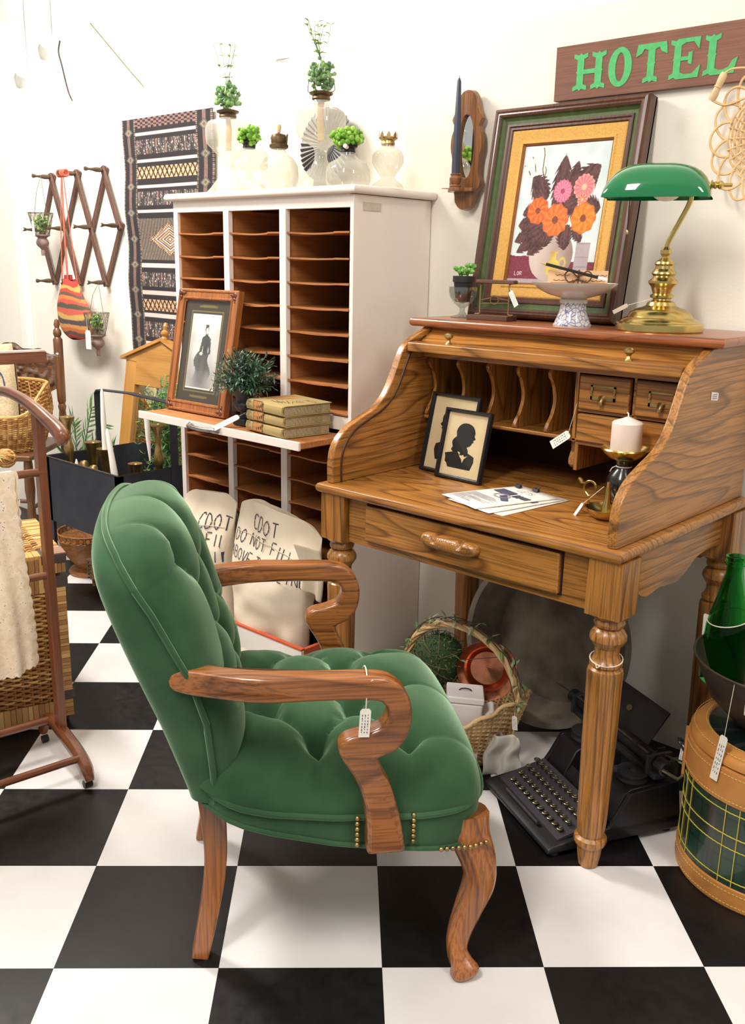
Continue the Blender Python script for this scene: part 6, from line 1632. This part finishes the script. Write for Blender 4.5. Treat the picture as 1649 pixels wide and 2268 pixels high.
def sack_fn(xc, w0, w1, H, slope, d, lean, seed):
    def f(a, b, off=0):
        an = 2 * pi * a; c_, s_ = cos(an), sin(an); cc = math.copysign(abs(c_) ** .55, c_); ss = math.copysign(abs(s_) ** .75, s_)
        w_ = w0 + (w1 - w0) * b + .010 * sin(b * 7 + seed); dd = d * (1 - .86 * sm(.55, 1, b)) * (1 + .10 * sin(b * 9 + seed)); x = xc + lean * b + w_ * cc
        z = .014 + (H + slope * cc - .014) * b - .030 * max(0, abs(cc) - .55) ** 2 * b ** 6 / .2; wr = .005 * sin(a * 31 + b * 13 + seed) * sin(b * pi) + .020 * nz(x * 7, z * 6, seed) + .012 * nz(x * 16 + 3, z * 15, seed)
        return (x, (dd + wr + off) * ss + .030 * b * b, z)
    return f


def sack(name_lbl, loc, xc, w0, w1, H, slope, d, lean, seed, lines):
    o = thing('canvas_sack', name_lbl, 'sack', loc); f = sack_fn(xc, w0, w1, H, slope, d, lean, seed)
    MB().grid(lambda a, b: f(a, b), 96, 70, cu=True).build('cloth', canv, o, smooth=70)
    m = MB()
    def onface(x, z):
        b = max(.02, min(.985, (z - .014) / (H - .014)))
        for _ in range(3):
            w_ = w0 + (w1 - w0) * b + .010 * sin(b * 7 + seed); cc = max(-.985, min(.985, (x - xc - lean * b) / w_)); b = max(.02, min(.985, (z - .014) / (H + slope * cc - .014)))
        c_ = math.copysign(abs(cc) ** (1 / .55), cc); an = -math.acos(c_); q = f(an / (2 * pi) % 1, b, .0022); return q
    for tx, x, z, h in lines: write(m, tx, lambda px, pz: onface(px, pz + slope * .9 * (px - xc) / w1), x, z, h, h * .52, .085, 1.36, stencil=True)
    m.build('stencilled_words', stn, o, smooth=0)
    m = MB(); m.tube([onface(xc - w0 * .9 + k * w0 * 1.8 / 30, H * .80 + slope * (-.9 + k * 1.8 / 30)) for k in range(31)], .0012, 4).build('seam', canv, o)
    return o


sack('left canvas sack with stencilled words, partly hidden by the green chair back', (-2.405, 1.855, .010), -.022, .128, .126, .520, .012, .056, .004, 1.0, [('CDOT', -.020, .405, .050), ('NOT FILL', -.085, .350, .044), ('THIS LINE.', -.100, .296, .042), ('AND', .125, .335, .034)])
sack('right canvas sack with CDOT stencilled on it, leaning towards the oak desk', (-2.085, 1.855, .010), -.020, .158, .182, .520, -.022, .060, .026, 2.3, [('CDOT', -.098, .440, .046), ('DO NOT FILL', -.165, .388, .040), ('ABOVE THIS LINE.', -.180, .336, .036)])
# folded-over flap of the right sack
m = MB().grid(lambda a, b: (.150 + .060 * a + .03 * b - .02 * a * b, -.052 + .014 * sin(b * 3) + .05 * a - .010 * sin(a * 9) * b, .462 - .02 * a - (.13 + .03 * a) * b), 16, 24); m.build('folded_flap', canv, bpy.data.objects['canvas_sack.001'], smooth=70, solid=.002)

# ------------------------------------------------------------------ under the desk
tub = thing('metal_tub', 'large old grey-brown metal tub leaning on the wall under the desk', 'tub', (-1.265, 2.16, .262), rot=(rad(76), 0, 0))
tm_ = plain('galvanised', (112, 100, 86), .6, .3, .35, 9, bump=.4, bscale=30, c2=(150, 140, 124))
MB().lathe([(0, -.0), (.17, .0), (.19, .006), (.215, .050), (.235, .085), (.245, .088), (.245, .094), (.230, .092), (.205, .052), (.18, .012), (0, .008)], n=64, M=Matrix.Diagonal((1.06, 1, 1, 1)) @ Matrix.Translation((0, 0, -.06))).build('pan', tm_, tub, smooth=40)
gb = thing('handled_basket', 'tall round straw basket with a twisted arch handle, on the floor beside the typewriter', 'basket', (-1.365, 1.880, 0))
STR = [lin(c) for c in ((214, 180, 128), (196, 158, 104), (224, 192, 146), (182, 142, 92))]
woven(gb, lambda a, t: ((.125 + .060 * t ** .8) * cos(a), (.125 + .060 * t ** .8) * sin(a), .012 + (.108 + .082 * cos(a) ** 2) * t), 0, 1, 26, 40, .0036, STR)
MB().lathe([(0, .002), (.12, .002), (.12, .012), (0, .012)], n=32).build('base', plain('straw_base', (176, 138, 88), .85), gb)
m = MB()
for o_ in (-.5, .5):
    m.tube([((.185 + .004 * sin(k * 1.2 + o_ * 6)) * cos(2 * pi * k / 90), (.185 + .004 * sin(k * 1.2 + o_ * 6)) * sin(2 * pi * k / 90), .120 + .082 * cos(2 * pi * k / 90) ** 2 + .004 * cos(k * 1.2 + o_ * 6)) for k in range(90)], .0055, 6, closed=True, col=STR[0])
m.build('braided_rim', wk1, gb, smooth=60)
ar = [(.185 * cos(pi * k / 48), .0, .190 + .160 * sin(pi * k / 48)) for k in range(49)]; m = MB()
for q in range(5):
    pts = []
    for k, p in enumerate(ar): a = 2 * pi * q / 5 + k * .32; n_ = Vector((cos(pi * k / 48), 0, sin(pi * k / 48))); pts.append(tuple(Vector(p) + n_ * .0065 * cos(a) + Vector((0, .0065 * sin(a), 0))))
    m.tube(pts, .0048, 6, col=STR[q % 4])
m.build('twisted_handle', wk1, gb, smooth=60)
price_tag(gb, (.190, -.018, .165), L=.038, W=.015, d=(.1, 0, -1), n=(.1, -1, 0), hole=(.185, -.01, .195), lines=3)
price_tag(gb, (.188, -.018, .105), L=.05, W=.010, d=(0, 0, -1), n=(.9, -.4, 0), hole=(.19, -.018, .13), lines=0, name='string_tag')
ivy = thing('willow_garland', 'thin green leafy garland wound round the arch handle of the straw basket', 'garland', (-1.365, 1.880, 0)); m = MB(); random.seed(61); IV = [lin(c) for c in ((110, 150, 84), (84, 126, 66), (158, 176, 132), (176, 186, 148))]
for q in range(3):
    pts = []
    for k in range(1, 46, 2): a = k * .5 + q * 2.1; n_ = Vector((cos(pi * k / 48), 0, sin(pi * k / 48))); pts.append(tuple(Vector(ar[k]) + n_ * (.006 + .013 * abs(cos(a * .6))) + Vector((0, .014 * sin(a), 0))))
    m.tube(spline(pts, 2), .0013, 4, col=lin((84, 62, 50)))
    for p in pts[::2]:
        for s_ in range(2): d = Vector((random.gauss(0, 1), random.gauss(0, 1), random.gauss(0, .8))).normalized(); m.leaf(p, d, (0, 0, 1), random.uniform(.018, .028), .008, .2, .15, 3, col=random.choice(IV))
for (a, b) in (((.12, 0, .30), (.02, -.03, .27)), ((-.02, 0, .35), (.07, -.02, .385)), ((-.10, 0, .31), (-.03, -.02, .24)), ((.15, 0, .27), (.19, -.02, .20))): m.tube([a, b], .0012, 4, col=lin((84, 62, 50))); m.leaf(b, (1, -.3, .3), (0, 0, 1), .028, .010, .2, .15, 3, col=IV[0]); m.leaf(b, (-.6, -.3, .6), (0, 0, 1), .026, .009, .2, .15, 3, col=IV[1])
m.build('vine', vcol('ivy_leaf', .6), ivy, smooth=0)
mb_ = thing('moss_ball', 'round ball of dark green moss and twigs resting in the straw basket', 'moss ball', (-1.435, 1.880, .235)); random.seed(71); m = MB(); MS = [lin(c) for c in ((66, 88, 44), (88, 112, 58), (46, 64, 34), (104, 126, 66))]
m.ball((0, 0, 0), .070, 26, 16, col=MS[2])
for k in range(1500):
    d = Vector((random.gauss(0, 1), random.gauss(0, 1), random.gauss(0, 1))).normalized(); s_ = Vector((random.gauss(0, 1), random.gauss(0, 1), random.gauss(0, 1))).normalized(); m.leaf(tuple(d * .067), (d * .55 + s_).normalized(), d, random.uniform(.010, .024), .0028, .1, .1, 2, col=random.choice(MS))
m.build('moss', vcol('dark_moss', .95), mb_, smooth=0, kind='stuff')
m = MB()
for k in range(16):
    ax_ = Vector((random.gauss(0, 1), random.gauss(0, 1), random.gauss(0, 1))).normalized(); q_ = ax_.to_track_quat('Z', 'Y'); a0 = random.uniform(0, 6); m.tube([tuple(q_ @ Vector((.077 * cos(a), .077 * sin(a), .01))) for a in [a0 + i * .16 for i in range(12)]], .0009, 4)
m.build('twigs', plain('twig', (120, 96, 70), .8), mb_)
cop = thing('copper_strainer', 'shiny round copper strainer bowl standing on edge in the straw basket', 'strainer', (-1.310, 1.925, .232), rot=(rad(76), 0, rad(34)))
cpm = plain('copper', (190, 122, 92), .22, 1, .25, 30, bump=.2, bscale=60)
MB().lathe([(.0, -.018), (.030, -.017), (.046, -.012), (.056, .004), (.064, .014), (.076, .022), (.080, .026), (.079, .028), (.063, .017), (.054, .007), (.044, -.009), (.0, -.015)], n=64).build('bowl', cpm, cop, smooth=40)
m = MB()
for rr, n_ in ((.0, 1), (.006, 6), (.012, 12), (.018, 18)):
    for k in range(n_): a = 2 * pi * k / n_; m.ball((rr * cos(a), rr * sin(a), -.0145), .0013, 6, 4, (1, 1, .4))
m.build('perforations', plain('hole_dark', (40, 22, 16), .9), cop, kind='stuff')
wpl = plain('white_enamel', (236, 228, 226), .3, 0, .02)


def canister(loc, dims, label, rot, lid=True):
    o = thing('white_box', label, 'box', loc, rot=rot); a, b, c = dims; MB().box(-a, a, -b, b, 0, c).build('body', wpl, o, bevel=.006, seg=3)
    if lid: MB().box(-a - .002, a + .002, -b - .002, b + .002, c, c + .018).build('lid', wpl, o, bevel=.004)
    return o


c1 = canister((-1.300, 1.800, .02), (.046, .042, .178), 'upright white enamel canister with a lid standing in the straw basket', (0, rad(3), rad(38)))
MB().tube(spline([(-.02, 0, .183), (-.012, 0, .200), (.012, 0, .200), (.02, 0, .183)], 5), .0018, 6).build('wire_loop', ink, c1)
canister((-1.245, 1.870, .055), (.045, .030, .115), 'tilted white tray-like box beside the white canister, in the straw basket', (rad(14), rad(-22), rad(32)), False)

bagp = thing('clear_bag', 'crumpled pale plastic bag hanging down between the straw basket and the typewriter', 'plastic bag', (-1.20, 1.835, 0))
MB().grid(lambda a, b: (-.025 + .075 * a + .006 * sin(b * 9), -.028 + .05 * a + .010 * sin(a * 11 + b * 5), .115 * (1 - b) + .003), 18, 18).build('film', plain('bag_film', (196, 190, 178), .35, 0, .1, 30), bagp, smooth=70, solid=.0006)

# typewriter
tw = thing('typewriter', 'old black manual typewriter with round glass-topped keys, on the floor under the desk', 'typewriter', (-.964, 1.842, 0), rad(-28))
tbk = plain('typewriter_black', (25, 24, 26), .42, 0, .25, 18, coat=.15); tgr = plain('typewriter_dull', (50, 48, 50), .6, .2, .3, 30); steel = plain('tarnished_steel', (120, 112, 98), .4, .9, .3, 40)
MB().prism([(-.178, .012), (.172, .012), (.172, .050), (-.02, .048), (-.165, .030), (-.178, .022)], -.155, .155, 'x').build('base_frame', tbk, tw, bevel=.004)
for x in (-.135, .135):
    for y in (-.15, .15): MB().lathe([(0, 0), (.011, 0), (.009, .013), (0, .013)], (x, y, 0), 14).build('rubber_foot', ink, tw)
for s_ in (-1, 1): MB().prism([(-.165, .028), (-.02, .048), (-.0, .075), (.030, .125), (.160, .135), (.172, .05), (.172, .03)], s_ * .155, s_ * .142, 'x').build('side_panel', tbk, tw, bevel=.003)

MB().prism([(-.012, .050), (.000, .078), (.022, .118), (.040, .128), (.155, .133), (.160, .05)], -.142, -.062, 'x').build('housing', tbk, tw, bevel=.004); MB().prism([(-.012, .050), (.000, .078), (.022, .118), (.040, .128), (.155, .133), (.160, .05)], .062, .142, 'x').build('housing', tbk, tw, bevel=.004)
MB().prism([(-.012, .050), (.000, .070), (.012, .085), (.012, .05)], -.062, .062, 'x').build('front_plate', tbk, tw, bevel=.002); MB().box(-.062, .062, .012, .15, .048, .060).build('type_basket_floor', ink, tw, smooth=0)
m = MB()
for k in range(25):
    a = rad(200 + k * 140 / 24); m.tube([(.056 * cos(a), .085 + .066 * sin(a), .108), (.015 * cos(a), .090, .090)], .0013, 4)
m.build('type_bars', steel, tw, kind='stuff'); m = MB().tube([(.058 * cos(a), .085 + .068 * sin(a), .112) for a in [rad(195 + k * 150 / 20) for k in range(21)]], .003, 6); m.build('type_rest', tbk, tw)
for s_ in (-1, 1):
    sp_o = MB().lathe([(0, .128), (.034, .128), (.036, .131), (.036, .135), (.030, .137), (.030, .146), (.036, .147), (.036, .150), (.010, .151), (.008, .156), (0, .156)], (s_ * .100, .070, 0), 32); so = sp_o.build('ribbon_spool', tgr, tw, smooth=30)
kb = plain('key_top', (52, 50, 44), .35); krm = plain('key_ring', (150, 138, 108), .3, 1, .2, 60)
kp = MB().lathe([(0, -.012), (.0018, -.012), (.0018, -.001), (.0072, .0), (.0079, .0014), (.0079, .003), (.0068, .0038), (.0064, .003)], n=16, cap=False); kt = MB().lathe([(.0066, .0028), (.003, .0034), (0, .0036)], n=14)
k0 = None
LET = ['2', '5', 'S', 'E', 'R', 'T', 'U', 'I', 'O', 'P', '1']
for r_ in range(4):
    for c_ in range(11):
        x = -.118 + c_ * .0222 + r_ * .0055; y = -.054 - r_ * .0245; z = .078 - r_ * .0105
        if k0 is None:
            k0 = kp.build('key', krm, tw, smooth=40); kt.build('key_top', kb, k0, smooth=40); m = MB(); write(m, 'A', lambda a, b: (a, b, .0041), -.0016, -.002, .004, .0032, .16); m.build('key_letter', plain('key_ink', (196, 186, 150), .7), k0, smooth=0); k0.location = (x, y, z); kids = list(k0.children)
        else:
            k = k0.copy(); COL.objects.link(k); k.parent = tw; k.location = (x, y, z)
            for q in kids:
                d = q.copy()
                if q.name.startswith('key_letter'):
                    mm = MB(); write(mm, list('QWERTYUIOPASDFGHJKLZXCVBNM')[(r_ * 11 + c_) % 26].replace('Q', 'O').replace('Y', 'V').replace('J', 'I').replace('Z', '2').replace('X', 'K'), lambda a, b: (a, b, .0041), -.0016, -.002, .004, .0032, .16); me = bpy.data.meshes.new('key_letter'); me.from_pydata(mm.v, [], mm.f); me.materials.append(MATS['key_ink']); d.data = me
                COL.objects.link(d); d.parent = k
MB().tube([(-.075, -.158, .040), (.075, -.158, .040)], .0048, 10).build('space_bar', tgr, tw); MB().prism([(-.145, .032), (-.02, .052), (-.02, .066), (-.145, .036)], -.140, .140, 'x').build('key_deck', ink, tw)
# carriage
MB().box(-.200, .150, .092, .128, .146, .160).build('carriage_rail', tgr, tw, bevel=.002); MB().tube([(-.200, .112, .178), (.130, .112, .178)], .0165, 24).build('platen', plain('platen_rubber', (30, 29, 30), .55), tw)
for s_ in (-1, 1):
    kn = MB().tube([(s_ * .168 - .035, .112, .178), (s_ * .172 - .035, .112, .178), (s_ * .196 - .035, .112, .178), (s_ * .200 - .035, .112, .178)], [.012, .0185, .0185, .014], 24).build('platen_knob', tbk, tw, smooth=40)
    MB().box(s_ * .160 - .039, s_ * .160 - .031, .085, .150, .150, .198).build('carriage_end', tgr, tw, bevel=.002)
MB().tube([(-.225, .112, .184), (-.290, .095, .190)], .002, 6).build('return_lever', steel, tw)
pt = MB().prism([(.122, .190), (.128, .192), (.182, .262), (.176, .266)], -.150, .075, 'x'); po = pt.build('paper_table', tbk, tw, bevel=.002)
MB().tube([(-.185, .094, .199), (.12, .094, .199)], .0028, 8).build('paper_bail', steel, tw)
for x in (-.05, .06): MB().tube([(x, .094, .199), (x + .018, .094, .199)], .006, 12).build('bail_roller', tgr, tw)
m = MB()
for k in range(9): m.box(.090 + k * .008, .093 + k * .008, .128, .150, .150, .175 + .012 * (k % 3))
m.tube([(.165, .10, .18), (.188, .125, .165), (.192, .15, .18)], .004, 6).tube([(.12, .13, .19), (.19, .14, .205)], .0025, 6); m.build('carriage_mechanism', steel, tw, kind='stuff')
m = MB(); m.prism([(.010 * cos(a), .008 * sin(a)) for a in [2 * pi * k / 16 for k in range(16)]], 0, .0006, 'z', M=Matrix.Translation((-.04, .1485, .229)) @ Matrix.Rotation(rad(54), 4, 'X')); m.build('gold_emblem', plain('faded_gold', (120, 104, 64), .5, .6), tw, smooth=0)

# plaid cooler with leather bands, pan and bottles
def plaid():
    m, t, p = nt('plaid_vinyl'); tc = nd(t, 'ShaderNodeTexCoord'); sp_ = nd(t, 'ShaderNodeSeparateXYZ'); t.links.new(tc.outputs['Object'], sp_.inputs[0])
    at = nd(t, 'ShaderNodeMath', operation='ARCTAN2'); t.links.new(sp_.outputs[1], at.inputs[0]); t.links.new(sp_.outputs[0], at.inputs[1])
    def band(src, mul, lo, hi):
        a = nd(t, 'ShaderNodeMath', operation='MULTIPLY'); a.inputs[1].default_value = mul; t.links.new(src, a.inputs[0]); f = nd(t, 'ShaderNodeMath', operation='FRACT'); t.links.new(a.outputs[0], f.inputs[0])
        r = ramp(t, [(0, (0, 0, 0)), (lo, (0, 0, 0)), (lo + .02, (1, 1, 1)), (hi, (1, 1, 1)), (min(1, hi + .02), (0, 0, 0))]); t.links.new(f.outputs[0], r.inputs[0]); return r.outputs[0]
    c = None; base = lin((34, 40, 38))
    cur = nd(t, 'ShaderNodeRGB'); cur.outputs[0].default_value = (*base, 1); cur = cur.outputs[0]
    for src, mul, lo, hi, col, fac in ((sp_.outputs[2], 7.4, .45, .95, (20, 62, 42), .55), (at.outputs[0], 2.0, .45, .95, (22, 66, 44), .55), (sp_.outputs[2], 22, .3, .42, (16, 18, 20), .7), (at.outputs[0], 6, .3, .42, (16, 18, 20), .7), (at.outputs[0], 2.0, .0, .2, (62, 60, 62), .6), (sp_.outputs[2], 7.4, .0, .18, (58, 58, 58), .5)):
        b_ = band(src, mul, lo, hi); q = nd(t, 'ShaderNodeMath', operation='MULTIPLY'); q.inputs[1].default_value = fac; t.links.new(b_, q.inputs[0]); mx = nd(t, 'ShaderNodeMixRGB'); t.links.new(q.outputs[0], mx.inputs[0]); t.links.new(cur, mx.inputs[1]); mx.inputs[2].default_value = (*lin(col), 1); cur = mx.outputs[0]
    t.links.new(cur, p.inputs['Base Color']); p.inputs['Roughness'].default_value = .28; p.inputs['Coat Weight'].default_value = .4; return m


CRd = .190
col_ = thing('plaid_cooler', 'round dark green plaid cooler with tan stitched leather bands, bottom right corner', 'cooler', (-.543, 1.925, 0))
lea = plain('tan_stitched_leather', (196, 132, 68), .45, 0, .15, 20, bump=.2, bscale=200); yst = plain('yellow_stitch', (204, 192, 72), .8); ysl = plain('pale_stitch', (222, 196, 108), .8)
MB().lathe([(0, .010), (CRd - .01, .010), (CRd, .012), (CRd, .300), (0, .300)], n=96).build('plaid_body', plaid(), col_, smooth=30)
MB().lathe([(0, 0), (CRd + .002, 0), (CRd + .004, .003), (CRd + .004, .046), (CRd, .048)], n=96, cap=False).build('bottom_band', lea, col_, smooth=30); MB().lathe([(CRd, .228), (CRd + .004, .230), (CRd + .004, .302), (CRd - .004, .304)], n=96, cap=False).build('top_band', lea, col_, smooth=30)
lid = MB().lathe([(CRd - .004, .306), (CRd + .001, .308), (CRd + .001, .318), (CRd - .008, .330), (CRd - .034, .337), (CRd - .036, .333)], n=96, cap=False).build('lid_band', lea, col_, smooth=40); MB().lathe([(CRd - .034, .333), (0, .334)], n=96, cap=False).build('lid_plaid', plaid(), lid)
m = MB()
for z, st in ((.212, 1), (.160, 1), (.133, 1), (.062, 1)): m.tube([((CRd + .0008) * cos(2 * pi * k / 240), (CRd + .0008) * sin(2 * pi * k / 240), z + .0006 * (k % 2)) for k in range(240)], .0012, 5, closed=True)
for k in range(8):
    a = rad(201 + k * 0); 
for a in (196, 217, 226.5, 258, 267, 292, 301): m.tube([((CRd + .001) * cos(rad(a)), (CRd + .001) * sin(rad(a)), z) for z in np.linspace(.05, .228, 24)], .0010, 5)
m.build('yellow_threads', yst, col_)
m = MB()
for z in (.010, .038, .238, .292):
    for k in range(150):
        a0, a1 = 2 * pi * k / 150, 2 * pi * (k + .62) / 150; m.tube([((CRd + .0046) * cos(a), (CRd + .0046) * sin(a), z) for a in (a0, a1)], .0008, 4)
for rr, z in ((CRd - .006, .3325), (CRd - .030, .338)):
    for k in range(130): a0, a1 = 2 * pi * k / 130, 2 * pi * (k + .62) / 130; m.tube([(rr * cos(a), rr * sin(a), z) for a in (a0, a1)], .0008, 4)
m.build('stitching', ysl, col_, kind='stuff')

for a in (203,):
    M_ = Matrix.Rotation(rad(a), 4, 'Z'); MB().prism([(-.022, .300), (.022, .300), (.024, .205), (.010, .190), (-.024, .205)], CRd + .003, CRd + .009, 'x', M=M_).build('leather_tab', lea, col_, bevel=.001); MB().tube([tuple(M_ @ Vector((CRd + .012 + .010 * sin(q), .016 * cos(q), .262 + .014 * sin(q * 1)))) for q in [pi * 2 * i / 20 for i in range(20)]], .003, 6, closed=True).build('snap_ring', plain('dark_ring', (50, 60, 54), .3, .6), col_)
price_tag(col_, (-.200, -.030, .235), L=.045, W=.018, d=(-.05, -.1, -1), n=(-.3, -1, 0), hole=(-.198, -.035, .262), lines=3)
dp = thing('metal_basin', 'dark metal basin with a wire rim, set on top of the plaid cooler', 'basin', (-.556, 1.935, .340))
MB().lathe([(0, 0), (.075, 0), (.11, .014), (.155, .060), (.180, .115), (.193, .145), (.193, .149), (.176, .115), (.15, .065), (.10, .020), (0, .006)], n=72).build('basin', plain('basin_metal', (72, 62, 54), .5, .5, .3, 20), dp, smooth=40)
MB().tube([(.193 * cos(a), .193 * sin(a), .147) for a in [2 * pi * k / 72 for k in range(72)]], .0025, 6, closed=True).build('rolled_rim', plain('basin_rim', (110, 96, 80), .4, .8), dp)
price_tag(dp, (-.050, -.192, .030), L=.100, W=.018, d=(-.10, -.05, -1), n=(-.3, -1, 0), hole=(-.045, -.188, .143), lines=3)
gg = nt('bottle_glass')
gm, gt, gpn = gg; gpn.inputs['Base Color'].default_value = (*lin((70, 190, 96)), 1); gpn.inputs['Roughness'].default_value = .03; gpn.inputs['Transmission Weight'].default_value = 1; gpn.inputs['IOR'].default_value = 1.25
def bottle(loc, lbl, s=1.0):
    o = thing('glass_bottle', lbl, 'bottle', loc); MB().lathe([(0, 0), (.040 * s, 0), (.044 * s, .006), (.044 * s, .095), (.0415 * s, .130), (.036 * s, .160), (.027 * s, .200), (.020 * s, .235), (.0165 * s, .255), (.0160 * s, .272), (.020 * s, .273), (.020 * s, .282), (.018 * s, .284), (.0195 * s, .292), (.015 * s, .292), (.013 * s, .25), (.024 * s, .200), (.038 * s, .13), (.040 * s, .012), (0, .010)], n=48).build('glass', gm, o, smooth=40); return o
b1 = bottle((-.706, 1.965, .385), 'tall green glass bottle with a string collar, standing in the metal basin', 1.12)
MB().tube([(.0445 * cos(a), .0445 * sin(a), .150 + .012 * cos(a - 1)) for a in [2 * pi * k / 40 for k in range(40)]], .0013, 6, closed=True).build('string_collar', string, b1)
price_tag(b1, (-.046, -.010, .148), L=.080, W=.016, d=(.03, 0, -1), n=(-.3, -1, 0), lines=0)
jg = thing('china_stopper', 'white china cylinder with blue lines hanging at the basin rim, right edge', 'ornament', (-.555, 1.732, .448), rad(20)); MB().tube([(-.015, 0, 0), (-.012, 0, 0), (.03, 0, 0)], [.011, .013, .013], 20).build('body', plain('white_china', (232, 226, 216), .25), jg); MB().tube([(-.006, 0, 0), (-.004, 0, 0)], .0134, 20).tube([(.001, 0, 0), (.002, 0, 0)], .0134, 20).build('blue_lines', plain('cobalt_line', (60, 70, 150), .3), jg)

# cables and fixtures seen above the partition
cb = MB().tube(spline([(-3.995, 2.36, 2.178), (-4.012, 2.36, 2.135), (-3.992, 2.36, 2.079), (-3.955, 2.36, 1.976), (-3.925, 2.36, 1.93), (-3.90, 2.355, 1.90)], 5), .0035, 6); tagm(cb.build('hanging_cable', dark), 'dark wavy cable hanging above the far left of the partition wall', 'cable')
cb = MB().tube(spline([(-3.75, 2.36, 2.212), (-3.625, 2.36, 2.114), (-3.474, 2.36, 1.996), (-3.40, 2.36, 1.94), (-3.36, 2.355, 1.90)], 5), .0028, 6); tagm(cb.build('hanging_cable', plain('olive_cable', (110, 110, 70), .7)), 'thin olive cable slanting down to the top of the partition wall', 'cable')
sh = thing('wall_bracket', 'thin pale shelf edge on a small bracket, seen beyond the partition', 'bracket', (-3.5, 3.3, 2.205)); MB().box(-.19, .19, -.01, .06, 0, .008).build('shelf_edge', plain('pale_edge', (222, 218, 190), .7), sh, smooth=0); MB().prism([(-.15, 0), (-.05, 0), (-.13, -.045)], 0, .01, 'y').build('bracket', plain('grey_bracket', (190, 188, 184), .7), sh, smooth=0)
for nm, p_ in (('upper', (-5.80, 3.3, 2.46)), ('lower', (-6.12, 3.3, 2.33))):
    fx = thing('spot_lamp', f'{nm} of two small pale spot lamps high beyond the partition, far left', 'lamp', p_); MB().lathe([(.02, 0), (.045, .05), (.045, .09), (.0, .10)], n=20, M=Matrix.Rotation(rad(40), 4, 'Y')).build('shade', plain('spot_white', (226, 226, 220), .5), fx); MB().tube([(0, 0, .08), (.13, 0, .06), (.13, 0, 3.02 - p_[2])], .004, 8).build('arm', plain('grey_bracket', (190, 188, 184)), fx)

# a second paper tag hanging from the lowest right peg
pq = rk(-3.60, 1.172, -.07)
price_tag(rack, (pq.x + .004, pq.y, pq.z - .045), L=.062, W=.020, d=(-.1, 0, -1), n=(0, -1, 0), hole=(pq.x, pq.y, pq.z - .006), lines=0)
# things of one kind belong together
for key, phrase in (('oil_lamp', 'glass oil lamps on top of the sorter'), ('small_oil_lamp', 'glass oil lamps on top of the sorter'), ('round_oil_lamp', 'glass oil lamps on top of the sorter'), ('low_oil_lamp', 'glass oil lamps on top of the sorter'),
                    ('slim_oil_lamp', 'glass oil lamps on top of the sorter'), ('old_book', 'books stacked on the sorter leaf'), ('brass_candlestick', 'brass candlesticks in the black crate'), ('printed_sheet', 'printed sheets fanned on the desk'),
                    ('binder_clip', 'clips on the printed sheets'), ('silhouette_picture', 'silhouette portraits on the desk'), ('canvas_sack', 'canvas sacks in the low tray'), ('hanging_planter', 'wire planters on the peg rack'),
                    ('white_box', 'white enamel boxes in the straw basket'), ('spot_lamp', 'spot lamps beyond the partition'), ('hanging_cable', 'cables hanging above the partition')):
    for o in bpy.data.objects:
        if o.parent is None and o.name.split('.')[0] == key: o['group'] = phrase
for o in bpy.data.objects:
    if o.parent is None and o.name.startswith('taper_candle') and 'sconce' not in o.get('label', ''): o['group'] = 'white taper candles in the black crate'
